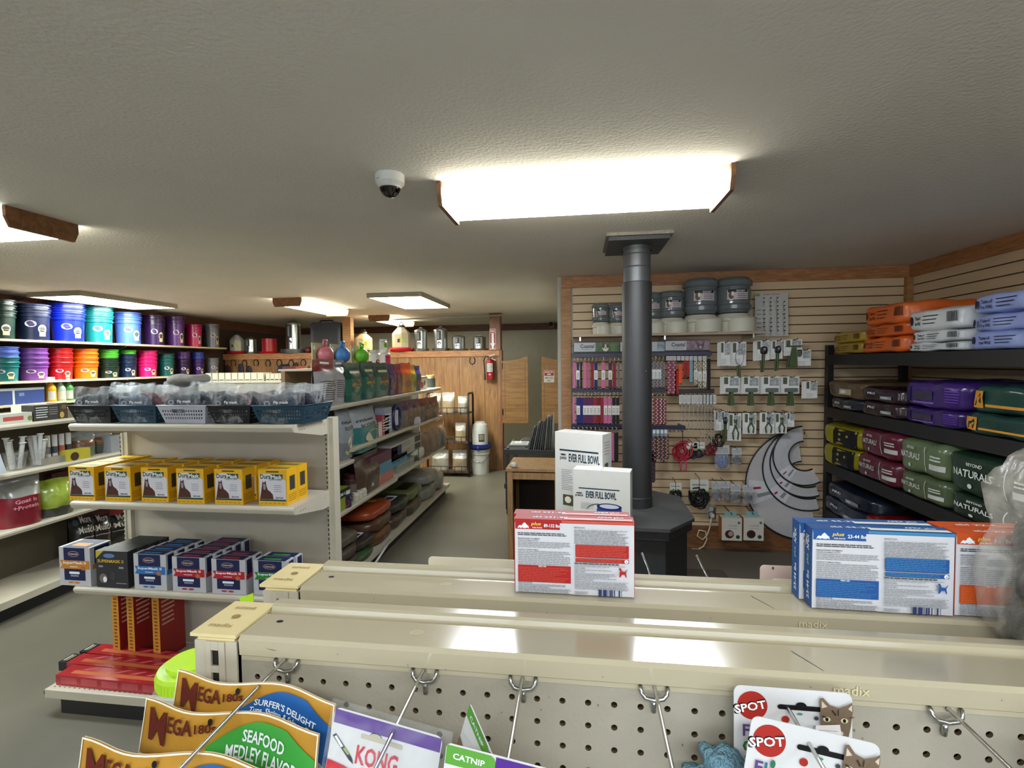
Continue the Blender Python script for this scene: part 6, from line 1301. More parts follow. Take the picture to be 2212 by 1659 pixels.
cup(32, 46, 'clear cup of white syringes at the left edge, nearer one', 1); cup(82, 44, 'clear cup of white syringes at the left edge, farther one', 2)
t = empty('tube_rack', (LX - .10, ly(128, 960), .9855), 'white rack of upright supplement tubes beside the syringe cups', 'tube rack')
g = G(); g.box(-.05, -.13, 0, .05, .13, .05, mat('#8a8478', .5)); g.build('tray', t)
for i in range(5): g = G(); y = -.10 + i * .05; g.cyl((0, y, .05), (0, y, .205), .017, .017, mat('#bcbab4', .4), 10); g.cyl((0, y, .07), (0, y, .12), .0175, .0175, mat(('#3a3c44', '#2a3048', '#3a3c44', '#a04a38', '#2a2c34')[i], .5), 10); g.build('tube', t)
def lbag(x0, x1, yt, z, label, cols, deco=None, d=.12, X=LX - .10, seed=1, **k):
    py = yt + 30; Y0, Y1 = ly(x0, py, X), ly(x1, py, X); h = at((x0 + x1) / 2, yt, X=X).z - z
    return bag((X, (Y0 + Y1) / 2, z), Y1 - Y0, h, d, label, cols, deco, R(90 - 18), 'supplement_bag', 'supplement bag', 'supplement bags on the left shelving run', seed=seed, **k)
lbag(156, 200, 932, .986, 'clear bag with brown chews beside the tube rack, nearer', [(.4, '#5e6a5c'), (.7, '#6b4630'), (1, '#7d7f7e')], None, seed=3, X=LX - .14); lbag(197, 238, 932, .986, 'clear bag with brown chews beside the tube rack, farther', [(.4, '#4a5248'), (.75, '#7a5236'), (1, '#85888a')], None, seed=4, X=LX - .16)
lbox(150, 196, 970, .9855, '#b0a32c', 'crumpled yellow and black packet lying on the middle left shelf', .08, LX - .015, lambda f, d, h: (f.ell(d * .25, h * .4, d * .2, h * .4, ink('#3a2c20'))), 'yellow_packet')
lbox(240, 275, 940, .9855, '#8a8d90', 'white canister carton behind the slotted post')
def goat(f, w, h): f.text('Goat is', -w * .2, h * .46, ink('#c98a94'), w=w * .5, h=h * .08); f.text('+Protein', -w * .25, h * .34, ink('#c98a94'), w=w * .6, h=h * .08)
lbag(-6, 78, 1024, .603, 'dark red Goat protein supplement bag with clear top', [(.62, '#741424'), (1, '#77766f')], goat, .2, seed=6)
lbag(78, 148, 1034, .603, 'lime green crumpled supplement bag beside the red one', [(.22, '#3c3c34'), (1, '#8a9a34')], None, .2, seed=7, wr=.03, top_pinch=.95)
lbox(70, 130, 1012, .603, '#3c1a18', 'dark red carton behind the lime green bag', .1, LX - .30); lbox(112, 168, 1018, .603, '#4a1f1c', 'second dark red carton behind the lime green bag', .08, LX - .26)
def muscle(f, w, h): f.text('More', -w * .1, h * .72, ink('#b9b3ac'), w=w * .45, h=h * .13); f.text('Muscle', -w * .25, h * .54, ink('#b9b3ac'), w=w * .68, h=h * .13); f.ell(-w * .28, h * .76, w * .1, h * .06, ink('#3a4a4c')); f.lines(-w * .3, h * .42, w * .35, h * .48, 1, GREY, .4); f.ell(0, h * .2, w * .35, h * .14, ink('#241c1a'))
for i, (x0, x1, c) in enumerate(((150, 196, '#16100f'), (188, 232, '#1c1010'), (222, 288, '#101010'))):
    lbag(x0, x1, 1098, .149, 'black More Muscle supplement bag with %s top, %s on the left base deck' % (('dark', 'dark', 'pink red')[i], ORD[i]), [(.85, c), (1, ('#3a1416', '#4a1216', '#9a3038')[i])], muscle, .18, seed=8 + i, X=LX - .22)
g = G(); g.box(-.001, 0, 0, .001, .10, .14, mat('#b5b8bc', .5)); tag(g.build('price_tag', loc=(LX + .012, 2.66, .985), rot=(R(12), 0, R(-20))), 'pale paper tag hanging at the extreme left edge', 'tag')
# wall shelves
SM = mat('#b9a98c', .5, name='melamine_board')
for z, y0, y1, l in ((1.978, 2.2, 7.35, 'upper'), (1.552, 2.2, 7.2, 'middle'), (1.318, 2.2, 5.6, 'lower')):
    t = empty('wall_shelf', (-5.78, 4.5, z), '%s wall shelf on the dark left wall, %s' % (l, 'carrying stacked buckets' if l != 'lower' else 'carrying spray bottles'), 'shelf')
    g = G(); g.box(-.19, y0 - 4.5, -.022, .16, y1 - 4.5, 0, SM); g.build('board', t)
    for y in (y0 + .4, 4.2, 5.6, 6.6):
        if y < y1: g = G(); g.prism([(-.19, -.022), (.10, -.022), (.10, -.035), (-.17, -.16), (-.19, -.16)], CHROME, 'y', y - 4.5, y - 4.5 + .012); g.build('bracket', t)
def bucket_stack(x0, x1, yt, yb, z, cols, label, lab2=True):
    """cols: colour of each bucket, bottom first; upper ones nest inside the lower"""
    xc = (x0 + x1) / 2; X = -5.785; y = at(xc, yb - 5, X=X).y; p = Vector((X, y, z)); dz = depth_of(p); r = min(.158, (x1 - x0) / 2 * dz / FPX * .79); H = min(at(xc, yt, X=X + .1).z - z, .35 if z < 1.7 else .46)
    n = len(cols); step = min(.052, H * .15); hb = H - step * (n - 1)
    for i, (c, cn_) in enumerate(cols):
        m = mat(c, .28, var=.05, name='bucket_plastic'); face = R(54)
        t = empty('bucket', (X, y, z + i * step), label if i == 0 else '%s bucket nested %s above the %s' % (cn_, ORD[i - 1], label[:label.index(',')]), 'bucket', 'stacked feed buckets on the left wall', face)
        g = G(); rb = r * .86
        g.lathe([(0, .002), (rb, 0), (rb + (r * .95 - rb) * .74, hb * .74), (r * .985, hb * .745), (r * .99, hb * .80), (r * .94, hb * .805), (r * .94, hb * .865), (r * 1.0, hb * .875), (r * 1.0, hb * .91), (r * .94, hb * .92), (r * .94, hb * .945), (r * 1.045, hb * .955), (r * 1.05, hb * .985), (r * 1.03, hb), (r * .95, hb), (r * .93, hb * .8), (rb * .97, .006), (0, .006)], m, 28); g.build('body', t)
        if i == 0:
            F_g = G(); F = Face(F_g, lambda x, yy, o: Vector(((rb + (r * .95 - rb) * yy / hb + .001 + o) * math.sin(x / r), -(rb + (r * .95 - rb) * yy / hb + .001 + o) * math.cos(x / r), yy)))
            F.ell(-r * .15, hb * .52, r * .34, hb * .10, mat('#c9b9c4', .5, var=0), 16); F.text('N&A', -r * .37, hb * .485, ink('#4a3a6a'), w=r * .44, h=hb * .075)
            if lab2: F.ell(r * .55, hb * .36, r * .29, hb * .14, mat('#c4b8a4', .5, var=0), 12); F.ell(r * .55, hb * .37, r * .24, hb * .065, ink('#4a4640'), 12); F.rect(r * .34, hb * .13, r * .76, hb * .27, mat('#c9a878', .5, var=0), 3)
            F_g.build('printed_sticker', t)
Z1, Z2_ = 1.978, 1.552
U = lambda c, n_, k: [(c, n_)] * k
for a in ((-50, 34, 645, 732, Z1, U('#0e2620', 'dark green', 3), 'dark green bucket, leftmost on the upper wall shelf'), (33, 110, 656, 732, Z1, U('#0c1430', 'navy', 2), 'navy bucket, second on the upper wall shelf'), (108, 188, 655, 735, Z1, U('#0b1c9c', 'royal blue', 3), 'royal blue bucket, third on the upper wall shelf'),
          (180, 247, 662, 738, Z1, U('#0d5a58', 'teal', 3), 'teal bucket, fourth on the upper wall shelf'), (247, 309, 674, 740, Z1, U('#3a56a8', 'cornflower blue', 2), 'cornflower blue bucket, fifth on the upper wall shelf'), (308, 359, 680, 742, Z1, U('#2c1444', 'dark purple', 2), 'dark purple bucket, sixth on the upper wall shelf'),
          (358, 402, 682, 744, Z1, U('#50286a', 'purple', 2), 'purple bucket, seventh on the upper wall shelf'), (401, 439, 700, 746, Z1, U('#a81450', 'magenta', 1), 'magenta bucket, eighth on the upper wall shelf'), (441, 477, 699, 747, Z1, U('#6a6a70', 'grey', 1), 'grey bucket, rightmost on the upper wall shelf')): bucket_stack(*a)
for a in ((-30, 41, 746, 824, Z2_, [('#0f5c60', 'teal')] * 2 + U('#4a60b0', 'periwinkle', 2), 'teal bucket, leftmost on the middle wall shelf'), (38, 105, 752, 821, Z2_, U('#6a3a88', 'lilac', 4), 'lilac bucket, second on the middle wall shelf'), (104, 159, 750, 818, Z2_, U('#b01418', 'red', 4), 'red bucket, third on the middle wall shelf'),
          (157, 214, 752, 817, Z2_, U('#e0620e', 'orange', 4), 'orange bucket, fourth on the middle wall shelf'), (212, 259, 745, 816, Z2_, U('#0c2418', 'dark green', 3) + U('#3fa02a', 'lime green', 2), 'dark green bucket, fifth on the middle wall shelf'), (257, 297, 754, 815, Z2_, U('#0c1c38', 'navy', 3) + U('#3fa02a', 'lime green', 1), 'navy bucket, sixth on the middle wall shelf'),
          (296, 342, 756, 815, Z2_, U('#cc1464', 'hot pink', 4), 'hot pink bucket, seventh on the middle wall shelf'), (342, 379, 764, 815, Z2_, U('#0c4a48', 'dark teal', 3), 'dark teal bucket, eighth on the middle wall shelf'), (379, 413, 757, 813, Z2_, U('#241034', 'black purple', 2) + U('#50286a', 'purple', 2), 'black purple bucket, ninth on the middle wall shelf'),
          (413, 443, 753, 812, Z2_, U('#341858', 'violet', 2) + U('#2c3c9a', 'blue', 2), 'violet bucket, tenth on the middle wall shelf'), (444, 475, 773, 811, Z2_, U('#6a6a70', 'grey', 2), 'light grey bucket, rightmost on the middle wall shelf')): bucket_stack(*a)
carton((-5.86, ly(-20, 850, -5.66), 1.3185), .2, ly(96, 850, -5.66) - ly(-20, 850, -5.66), .165, 'blue and white long carton at the left end of the lower wall shelf', '#1c3470', None, 'blue_carton', 'box', None, 0, lambda f, d, h: (f.rect(0, h * .85, d, h, ink('#a9b4bc')), f.rect(d * .38, 0, d * .42, h, ink('#a9b4bc')), f.rect(d * .5, h * .5, d * .6, h * .7, ink('#5a7098'))))
def spray(x, c, label, trig, hh=.26):
    y = at(x, 845, X=-5.68).y; t = empty('spray_bottle', (-5.68, y, 1.3185), label, 'bottle', None, R(60)); r = .045
    g = G(); g.lathe([(0, 0), (r, 0), (r, hh * .55), (r * .9, hh * .65), (r * .35, hh * .8), (r * .33, hh * .84)], mat(c, .3, var=.04), 18); F = Face(g, lambda xx, yy, o: Vector(((r + .001 + o) * math.sin(xx / r), -(r + .001 + o) * math.cos(xx / r), yy))); F.rect(-r * .7, hh * .08, r * .7, hh * .45, mat('#a8a89c', .5), 5); g.build('bottle_body', t)
    g = G()
    if trig: g.box(-.05, -.014, hh * .92, .035, .014, hh * 1.05, WHITE); g.cyl((0, 0, hh * .82), (0, 0, hh * .93), .016, .012, WHITE); g.box(-.035, -.006, hh * .74, -.028, .006, hh * .92, WHITE)
    else: g.cyl((0, 0, hh * .82), (0, 0, hh * 1.0), .016, .016, mat('#b5b8b0', .4))
    g.build('trigger' if trig else 'cap', t)
spray(110, '#c98a14', 'yellow spray bottle with white trigger on the lower wall shelf', True, .255); spray(131, '#8aa08a', 'pale green bottle beside the yellow sprayer', False, .24); spray(148, '#3c7a3c', 'bright green bottle, farthest of the trio', False, .25)
# ================================================================ BACK OF THE SHOP
LYB = HY + .10; LZ = 1.886
def lx(px, py=745): return at(px, py, Y=LYB)
def mlabel(F, r, h, big=True):
    F.rect(-r * .35, h * .45, r * .35, h * .85, INK, 4); F.rect(-r * .28, h * .5, r * .0, h * .8, GREY, 2); F.ell(0, h * .32, r * .28, h * .07, ink('#4a4c52'), 12)
def feeder(x0, x1, yt, m, panm, label, lidc=True, grp='galvanised feeders on the ledge', lb=True, pan=1.15):
    c = lx((x0 + x1) / 2); w = (lx(x1) - lx(x0)).x; r = w / 2 / pan; h = at((x0 + x1) / 2, yt, Y=LYB).z - LZ
    t = empty('poultry_feeder', (c.x, LYB, LZ), label, 'feeder', grp)
    g = G(); g.lathe([(0, .0), (r * pan * .92, .0), (r * pan, h * .12), (r * pan * .97, h * .12), (r * .9, h * .04)], panm, 24); g.build('feed_pan', t)
    g = G(); g.lathe([(r * .85, h * .06), (r * .85, h * .85), (r * .88, h * .855), (r * .88, h * .87)], m, 28)
    F = Face(g, lambda x, y, o: Vector(((r * .852 + o) * math.sin(x / r), -(r * .852 + o) * math.cos(x / r), y)))
    if lb: mlabel(F, r, h)
    g.build('body', t)
    if lidc: g = G(); g.lathe([(r * .9, h * .86), (r * .88, h * .89), (r * .45, h * .965), (0, h * .99)], m, 28); g.tube([(-.02, 0, h * .97), (-.02, 0, h * 1.03), (.02, 0, h * 1.03), (.02, 0, h * .97)], .004, m, 5); g.build('lid', t)
def jug(x0, x1, yt, col, panc, label, y=LYB, z=LZ, X=None):
    c = at((x0 + x1) / 2, 745, Y=y); w = (at(x1, 745, Y=y) - at(x0, 745, Y=y)).x; h = at((x0 + x1) / 2, yt, Y=y).z - z; r = w / 2
    t = empty('poultry_waterer', (c.x, y, z), label, 'waterer', 'plastic jug waterers on the ledge', R(20))
    if panc: g = G(); g.lathe([(0, 0), (r, 0), (r * 1.08, h * .07), (r * 1.0, h * .13), (r * .8, h * .1)], mat(panc, .35), 24); g.build('drinking_pan', t)
    g = G(); s = r * .74; q = h * .1
    g.lathe([(s, q), (s * 1.04, h * .18), (s * 1.04, h * .58), (s * .95, h * .64), (s * .35, h * .83), (s * .33, h * .86)], mat(col, .4, var=.03), 8, smooth=False)
    F = pface(g, (0, -s * 1.0, 0), (1, 0, 0), (0, 0, 1)); F.rect(-s * .3, h * .3, s * .45, h * .46, mat('#a8b03a', .5)); F.rect(-s * .45, h * .3, -s * .2, h * .42, INK); g.build('jug', t)
    g = G(); g.lathe([(s * .45, h * .84), (s * .42, h * .9), (0, h * .91)], BLACK, 16); g.tube([(-s * .2, 0, h * .9), (-s * .18, 0, h * .99), (s * .18, 0, h * .99), (s * .2, 0, h * .9)], s * .07, BLACK, 6); g.build('cap', t)
jug(494, 530, 716, '#a8a59a', '#a3141c', 'grey jug waterer with black cap and red pan, left on the ledge')
feeder(529, 556, 729, GALV, GALV, 'small shiny galvanised feeder beside the red one')
feeder(562, 602, 727, mat('#a8141c', .35, name='red_plastic'), mat('#a8141c', .35), 'red plastic feeder on the ledge beneath the light', False, lb=False, pan=1.25)
feeder(609, 660, 691, GALV, mat('#7c8084', .35, metal=.8), 'tall shiny galvanised feeder with wide grey pan', pan=1.5)
feeder(892, 927, 709, GALV, GALV, 'tall domed galvanised feeder, first right of the big cream jug'); feeder(934, 971, 707, GALV, GALV, 'tall domed galvanised feeder, second right of the big cream jug')
feeder(971, 1011, 724, GALV, GALV, 'short domed galvanised feeder, third right of the cream jug', pan=1.25); feeder(1016, 1056, 725, GALV, GALV, 'short domed galvanised feeder beside the brown post', pan=1.25)
jug(763, 808, 712, '#c4a882', None, 'tan jug with black cap standing behind the lime ball'); jug(843, 892, 696, '#c9bda0', '#a81c24', 'large cream jug waterer with black cap and red pan')
p = lx(709); t = empty('black_bin', (p.x, LYB + .02, LZ), 'tall black bin with rounded lid standing on the ledge behind the balls', 'bin')
w = (lx(742) - lx(677)).x / 2; h = at(709, 697, Y=LYB).z - LZ
g = G(); g.prism([(-w * .96, 0), (w * .96, 0), (w, h * .9), (w * .94, h * .98), (w * .8, h), (-w * .8, h), (-w * .94, h * .98), (-w, h * .9)], mat('#15161a', .35, var=.1), 'y', -.10, .12); F = front(g, -.10); F.rect(-w * .8, h * .1, w * .8, h * .88, mat('#202124', .5)); F.ell(0, h * .35, w * .12, w * .12, ink('#35363a')); g.build('body', t, bev=.01)
g = G(); g.tube([(-w * .45, -.05, h), (-w * .4, -.05, h + .03), (w * .4, -.05, h + .03), (w * .45, -.05, h)], .012, BLACK, 6); g.build('handle', t)
for i, (x, c) in enumerate(((668, '#5a1a1c'), (674, '#3a2a2a'))): p = lx(x); g = G(); g.blob(.05, .05, .05, 3, mat(c, .5), (0, 0, .05), 6, .01, i); tag(g.build('feed_scoop', loc=(p.x, LYB - .05 + i * .08, LZ)), '%s small item on the ledge left of the black bin' % ('dark red', 'dark brown')[i], 'scoop')
# horseshoes on the planks
def horseshoe(px, py, label):
    p = at(px, py, Y=HY - .008); n = 14; a0, a1 = R(-55), R(235)
    g = G(); r = .052; g.tube([(r * .85 * math.cos(a0 + (a1 - a0) * i / n), 0, -r * math.sin(a0 + (a1 - a0) * i / n) * 1.1) for i in range(n + 1)] if True else [], .010, mat('#231e1b', .6, metal=.3, var=.3), 6, flat=.006)
    tag(g.build('horseshoe', loc=p, rot=(0, R(180 if px < 700 else 0), 0)), label, 'horseshoe', 'horseshoes nailed to the plank partition')
for i, x in enumerate((504, 528, 553, 579, 603, 629, 655, 679)): horseshoe(x, 784 + (i % 2), 'dark iron horseshoe, %s from the left in the row under the ledge' % ORD[i])
horseshoe(1020, 779, 'single dark horseshoe between the feeders and the fire extinguisher')
# hanging tack below
for i, (x, y0, y1, c, l) in enumerate(((491, 788, 812, '#2a1c20', 'dark narrow leather strap'), (497, 790, 806, '#4a1c26', 'maroon narrow strap'), (519, 786, 810, '#2a2436', 'dark violet glove pair'), (536, 790, 812, '#232230', 'dark hanging pouch'), (640, 782, 796, '#1c1a1c', 'black bent tool'))):
    a = at(x, y0, Y=HY - .03); b = at(x, y1, Y=HY - .03); g = G(); g.blob(.028 + .02 * (i in (2, 3)), .012, (a.z - b.z) / 2, 3, mat(c, .7), (0, 0, -(a.z - b.z) / 2), 6, .01, i); tag(g.build('hanging_tack', loc=(a.x, HY - .0285, a.z)), l + ' hanging under the horseshoe row', 'tack', 'tack hanging on the partition')
p = at(614, 797, Y=HY - .14); g = G(); g.blob(.10, .08, .07, 2.2, mat('#1a1c30', .8, var=.5, scale=50), (0, 0, 0), 8, .03, 3, ns=30); g.tube([(0, .0, .06), (0, .13, .09)], .005, BLACK, 5); tag(g.build('hay_net', loc=p), 'bundled navy hay net hanging below the horseshoes', 'hay net')
# low unit with white cartons in front of the planks
t = empty('low_shelving', (-4.9, 6.7, 0), 'low shelving behind the fly mask baskets topped with white cartons', 'shelving unit')
g = G(); g.box(-.70, 0, .0, 1.55, .42, 1.435, mat('#8a8474', .6)); g.build('cabinet_body', t); g = G(); g.box(-.72, -.02, 1.436, 1.57, .44, 1.458, SH); g.build('top_board', t)
for i in range(9):
    a = at(444 + 14 * i, 806, Y=6.72); w = .10
    carton((a.x, 6.72, 1.4585), w * .92, .2, at(444, 806, Y=6.72).z - 1.4585, 'white small carton, %s in the left row behind the baskets' % ORD[i], '#b9b7a8', lambda f, w, h: f.rect(w * .1, h * .1, w * .9, h * .2, INK), 'white_carton', 'box', 'white cartons behind the baskets')
for i in range(6):
    a = at(574 + 9.5 * i, 806, Y=6.72)
    carton((a.x, 6.72, 1.4585), .062, .2, at(444, 808, Y=6.72).z - 1.4585, 'white slim carton, %s in the right row behind the baskets' % ORD[i], '#b5b3a4', lambda f, w, h: f.rect(w * .1, h * .1, w * .9, h * .25, INK), 'white_carton', 'box', 'white cartons behind the baskets')
for i, (x0, x1, y0, c, l) in enumerate(((610, 640, 792, '#6a241c', 'dark red'), (640, 668, 796, '#8a3420', 'brick red'), (664, 690, 790, '#742a20', 'rust red'))):
    a = at(x0, y0, Y=5.6); b = at(x1, y0, Y=5.6); carton((a.x, 5.6, 1.20), b.x - a.x - .01, .2, a.z - 1.20, l + ' carton behind the rightmost basket', c, lambda f, w, h: f.rect(w * .1, h * .8, w * .9, h * .86, ink('#b99a5a')), 'red_feed_carton', 'box', 'red cartons behind the rightmost basket')
g = G(); g.box(-3.35, 5.45, .0, -2.60, 5.95, 1.199, mat('#5a4a3a', .7)); g.box(-3.36, 5.44, 1.17, -2.59, 5.96, 1.1995, mat('#6e5c48', .6)); tag(g.build('wooden_stand'), 'brown stand under the red cartons behind the baskets', 'stand')
p = at(513, 795, Y=6.75)
# grey cap / paper on baskets
g = G(); g.blob(.085, .10, .03, 2.5, mat('#8a857c', .8, bump=.3), (0, 0, 0), 8, .02, 4, ns=15); o = g.build('grey_cloth', loc=(-2.06, 2.40, 1.612)); tag(o, 'crumpled grey cloth lying on top of the fly mask packs', 'cloth')
# fire extinguisher and sign
p = at(1059, 790, Y=HY - .09); t = empty('fire_extinguisher', (p.x, HY - .09, 1.42), 'red fire extinguisher hung on the partition end below the arrow sign', 'fire extinguisher')
RED = mat('#8a1018', .25, var=.04, coat=.4, name='extinguisher_red')
g = G(); g.lathe([(0, 0), (.055, .005), (.058, .02), (.058, .27), (.045, .31), (.02, .33), (.018, .345)], RED, 28); F = Face(g, lambda x, y, o: Vector(((.0585 + o) * math.sin(x / .058), -(.0585 + o) * math.cos(x / .058), y))); F.rect(-.055, .13, .05, .26, mat('#b9b9bc', .5, var=0), 8); F.lines(-.05, .14, .045, .25, 5, INK, .35); F.poly([(-.02, .09), (0, .105), (.02, .09), (0, .075)], PW); g.build('cylinder', t)
g = G(); g.box(-.02, -.015, .345, .02, .015, .365, BLACK); g.prism([(-.01, .36), (.075, .395), (.075, .405), (-.01, .375)], CHROME, 'y', -.008, .008); g.prism([(-.01, .355), (.09, .31), (.085, .30), (-.01, .345)], CHROME, 'y', -.008, .008); g.build('valve_handle', t)
g = G(); g.tube([(-.015, 0, .355), (-.07, 0, .37), (-.10, 0, .31), (-.09, 0, .15), (-.085, -.01, .06)], .011, BLACK, 7); g.cyl((-.085, -.01, .10), (-.085, -.01, .0), .013, .018, BLACK, 10); g.build('hose', t)
g = G(); g.box(-.03, .058, .05, .03, .0895, .30, BLACK); g.build('wall_bracket', t)
A_ = at(1058, 755, Y=HY - .052); B_ = at(1071, 710, Y=HY - .052); w, h = B_.x - A_.x, B_.z - A_.z
g = G(); g.box(0, -.002, 0, w, 0, h, mat('#c9b9b8', .5, var=0)); F = front(g, -.002); F.rect(w * .08, h * .8, w * .92, h * .97, ink('#a02a30')); F.text('FIRE', w * .14, h * .84, PW, w=w * .7, h=h * .09); F.rect(w * .08, h * .04, w * .3, h * .78, ink('#8a2a30')); F.rect(w * .7, h * .04, w * .92, h * .78, ink('#8a2a30')); F.poly([(w * .36, h * .78), (w * .36, h * .3), (w * .12, h * .3), (w * .5, h * .04), (w * .88, h * .3), (w * .64, h * .3), (w * .64, h * .78)], PW)
tag(g.build('arrow_sign', loc=A_), 'red and white FIRE sign with downward arrow on the brown post', 'sign')
# saloon doors
SD = wood('#8f6a3c', '#74522c', (.8, 2, 8), .5, 3)
def saloon(x0, x1, side, label, n, hang):
    z0, z1 = .745, 1.785; w = x1 - x0
    o = empty('saloon_door', (x0, HY - .06, z0), label, 'swing door', 'saloon doors'); H = z1 - z0
    prof = [(0, 0), (w, 0)]; k = 10
    up = [(w * (1 - i / k), H - .07 + .07 * (1 - math.sin(math.pi * min(1, i / k * 1.2) * .5)) ) for i in range(k + 1)]
    if side < 0: up = [(w - x, z) for x, z in up][::-1]
    g = G(); g.prism(prof + up, SD, 'y', 0, .03)
    F = front(g, 0)
    for i in range(9): F.rect(w * .12, .09 + i * .095, w * .88, .094 + i * .095, ink('#5f4424'))
    F.rect(w * .10, .06, w * .115, H - .12, ink('#5f4424')); F.rect(w * .885, .06, w * .90, H - .12, ink('#5f4424'))
    g.build('door_leaf', o)
    g = G(); hx = 0 if side > 0 else w
    for z in (.12, H - .2): g.box(hx - .014, .0, z, hx + .014, .035, z + .10, mat('#6a5a3a', .4, metal=.6))
    g.build('hinge', o)
saloon(-1.195, -.79, 1, 'wooden saloon door hung beside the fire extinguisher post, left leaf', 1, 1)
saloon(-.58, -.215, -1, 'wooden saloon door with the staff notice, right leaf', 2, 1)
A_ = at(1175, 826, Y=HY - .063); B_ = at(1197, 800, Y=HY - .063); w, h = B_.x - A_.x, B_.z - A_.z
g = G(); g.box(0, -.002, 0, w, 0, h, mat('#b9b5b0', .5, var=0)); F = front(g, -.002); F.rect(w * .05, h * .55, w * .95, h * .97, ink('#8e2a2c')); F.text('RESTRICTED', w * .12, h * .80, PW, w=w * .76, h=h * .11); F.text('AREA', w * .3, h * .62, PW, w=w * .4, h=h * .12); F.text('EMPLOYEES', w * .1, h * .30, INK, w=w * .8, h=h * .14); F.text('ONLY', w * .3, h * .08, INK, w=w * .4, h=h * .14)
tag(g.build('staff_sign', loc=A_), 'small red and white RESTRICTED AREA EMPLOYEES ONLY sign', 'sign')
# black wire rack with clear bags
t = empty('wire_rack', (-1.9, 7.35, 0), 'black metal rack holding clear bags beyond the aisle shelving', 'rack')
x0, x1 = -.36, .27
for x in (x0, x1):
    g = G(); g.tube([(x, -.18, 0), (x, -.18, 1.2), (x, -.15, 1.235), (x, .12, 1.235), (x, .15, 1.2), (x, .15, 0)], .016, BLACK, 8); g.build('side_frame', t)
for z in (.06, .50, .93):
    g = G(); g.box(x0, -.20, z, x1, .15, z + .02, mat('#3a2c22', .6)); g.build('shelf_board', t)
    g = G(); g.tube([(x0, -.21, z + .10), (x1, -.21, z + .10)], .006, BLACK, 5)
    for i in range(7): xx = x0 + (x1 - x0) * i / 6; g.tube([(xx, -.21, z), (xx, -.21, z + .10)], .005, BLACK, 5)
    g.build('wire_front', t)
for i, (px, z, hh, ww) in enumerate(((-.26, .951, .29, .17), (-.06, .951, .30, .19), (.16, .951, .24, .15), (-.24, .521, .30, .2), (.12, .521, .27, .16), (-.2, .081, .30, .26), (.1, .081, .30, .22))):
    bag((-1.9 + px, 7.30, z), ww, hh, .14, 'clear bag of pale grain on the black rack, %s counted from top left' % ORD[i], [(.6, ('#8a7a62', '#98866a', '#8f8a7c')[i % 3]), (1, '#a5a399')], lambda f, w, h: f.rect(-w * .2, h * .62, w * .2, h * .8, PW), 0, 'grain_bag', 'grain bag', 'clear grain bags on the black rack', seed=90 + i, wr=.012)
# bucket with waterer dome
p = at(1038, 1018, Z=0.0); p = Vector((p.x, 7.45, 0))
p.x = at(1038, 1000, Y=7.45).x
t = empty('white_pail', p, 'white five gallon pail on the floor beside the black rack', 'pail')
g = G(); g.lathe([(0, 0), (.125, 0), (.138, .30), (.147, .305), (.147, .32), (.140, .325), (.147, .335), (.147, .35), (.140, .355), (.15, .362), (.15, .375), (0, .376)], mat('#a8a9a4', .4, name='white_pail_plastic'), 32); g.build('body', t)
g = G(); g.tube([(-.146, 0, .32), (-.13, -.06, .26), (-.05, -.14, .2), (.05, -.14, .19), (.13, -.06, .25), (.146, 0, .32)], .004, CHROME, 5); g.build('bail_handle', t)
t = empty('dome_waterer', (p.x, p.y, .377), 'white dome waterer with blue base standing on the pail', 'waterer')
g = G(); g.lathe([(0, 0), (.13, 0), (.175, .03), (.18, .085), (.165, .085), (.12, .06)], mat('#16266e', .35, name='blue_plastic'), 32); g.blob(.02, .02, .035, 3, mat('#16266e', .35), (0, -.175, .03), 5); g.build('base', t)
g = G(); g.lathe([(.122, .06), (.12, .30), (.11, .37), (.08, .40), (.078, .415), (0, .418)], mat('#b9bab6', .4), 32); F = Face(g, lambda x, y, o: Vector(((.1225 + o) * math.sin(x / .12), -(.1225 + o) * math.cos(x / .12), y))); F.rect(-.0, .12, .09, .24, INK, 6); F.rect(.01, .15, .08, .23, ink('#8a826a'), 5); g.build('dome', t)
# grey cart with magazines
t = empty('grey_cart', (-.62, 5.55, 0), 'grey plastic utility cart loaded with magazines', 'cart'); GC = mat('#3a3c3e', .5, name='grey_cart_plastic')
for x in (-.20, .345):
    for y in (-.15, .55): g = G(); g.box(x, y, .06, x + .045, y + .045, .69, GC); g.build('leg', t, bev=.004); g = G(); g.cyl((x + .01, y + .022, .03), (x + .035, y + .022, .03), .03, .03, BLACK, 12); g.build('caster', t)
for z in (.68, .30): g = G(); g.box(-.21, -.17, z, .395, .60, z + .02, GC); g.box(-.21, -.17, z + .02, .395, -.15, z + .05, GC); g.box(-.21, -.15, z + .02, -.19, .60, z + .05, GC); g.box(.375, -.15, z + .02, .395, .60, z + .05, GC); g.build('tray', t)
for i in range(6):
    carton((-.80 + .015 * (i % 3), 5.43, .7005 + i * .013), .20, .26, .0125, 'magazine lying in the flat pile on the cart, %s from the bottom' % ORD[i], ('#8d8f8c', '#5a5c5e', '#a5a7a2')[i % 3], None, 'magazine', 'magazine', 'magazines lying on the cart', R(-4 + 3 * (i % 3)), None, lambda f, w, d: (f.rect(w * .1, d * .1, w * .9, d * .9, ink('#8a9288')), f.rect(w * .2, d * .5, w * .6, d * .8, PW)))
for i in range(4): carton((-.74 + .02 * i, 5.74, .7005 + i * .02), .2, .26, .0195, 'catalogue in the rear flat pile on the cart, %s from the bottom' % ORD[i], ('#8a6a50', '#5a5650', '#9a9890', '#3a3a3c')[i], None, 'catalogue', 'magazine', 'catalogues piled behind on the cart')
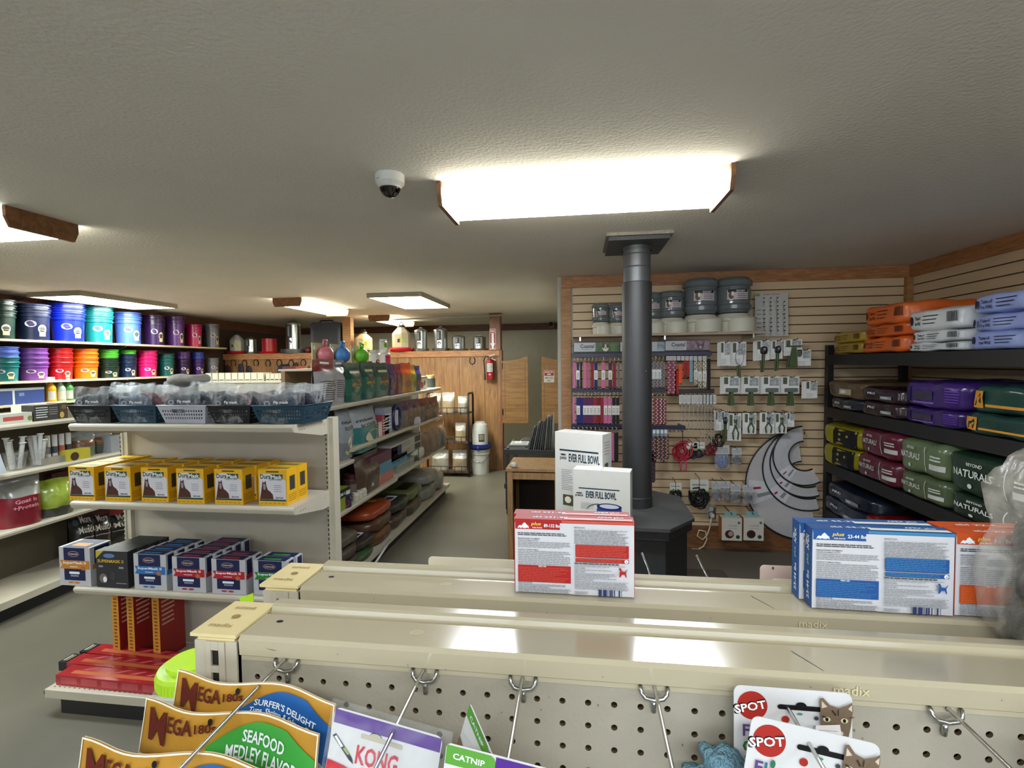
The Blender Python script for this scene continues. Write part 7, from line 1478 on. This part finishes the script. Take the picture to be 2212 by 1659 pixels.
for i in range(11):
    g = G(); hh = .27 + .012 * (i % 4) + .012 * i; g.box(0, 0, 0, .012, .22, hh, mat(('#6a6c6e', '#3c3e42', '#8a8c8a', '#4a4a4e', '#55585a')[i % 5], .35, var=.15)); F = pface(g, (0, .22, 0), (0, -1, 0), (0, 0, 1)); F.rect(.02, hh * .5, .2, hh * .85, GREY)
    tag(g.build('magazine', loc=(-.575 + i * .026, 5.46 + .01 * (i % 3), .7005), rot=(0, R(14 - i * 1.2), 0)), 'magazine leaning upright on the cart, %s from the left' % ORD[i], 'magazine', 'magazines leaning on the cart')
carton((-.62, 5.44, .3205), .28, .3, .16, 'white carton on the lower tray of the grey cart', '#8a8c8c', lambda f, w, h: (f.rect(w * .4, h * .5, w * .9, h * .6, ink('#5a7a8a')), f.lines(w * .1, h * .1, w * .4, h * .5, 3, INK)), 'paper_carton', 'box')
carton((-.50, 5.40, .4815), .35, .32, .07, 'brown cardboard carton above the white one in the cart', '#7a5c3c', None, 'cardboard_carton', 'box')
# wooden display cabinet before the stove
WB = wood('#a07c50', '#80603a', (8, 8, 1.4), .6)
t = empty('wooden_cabinet', (-.375, 4.0, 0), 'rough wooden cabinet frame with dark open front left of the stove', 'cabinet')
for x in (-.215, .17): g = G(); g.box(x, -.02, 0, x + .045, .02, .80, WB); g.build('front_post', t, bev=.002); g = G(); g.box(x, .40, 0, x + .045, .44, .80, WB); g.build('rear_post', t)
g = G(); g.box(-.17, -.02, .735, .17, .02, .79, WB); g.build('front_rail', t, bev=.002)
g = G(); g.box(-.225, -.03, .80, .225, .46, .825, WB); g.build('top_board', t, bev=.002)
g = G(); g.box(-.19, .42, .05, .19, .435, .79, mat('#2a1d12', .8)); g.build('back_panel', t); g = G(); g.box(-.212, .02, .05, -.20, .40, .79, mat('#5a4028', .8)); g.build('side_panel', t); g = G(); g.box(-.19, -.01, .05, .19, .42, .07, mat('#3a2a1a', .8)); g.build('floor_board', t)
g = G(); g.blob(.025, .03, .02, 3, mat('#b9b8b0', .6), (0, 0, .02), 6, .006, 2); tag(g.build('paper_scrap', loc=(-.54, 4.02, .8255)), 'small crumpled white paper on the corner of the wooden cabinet', 'paper')
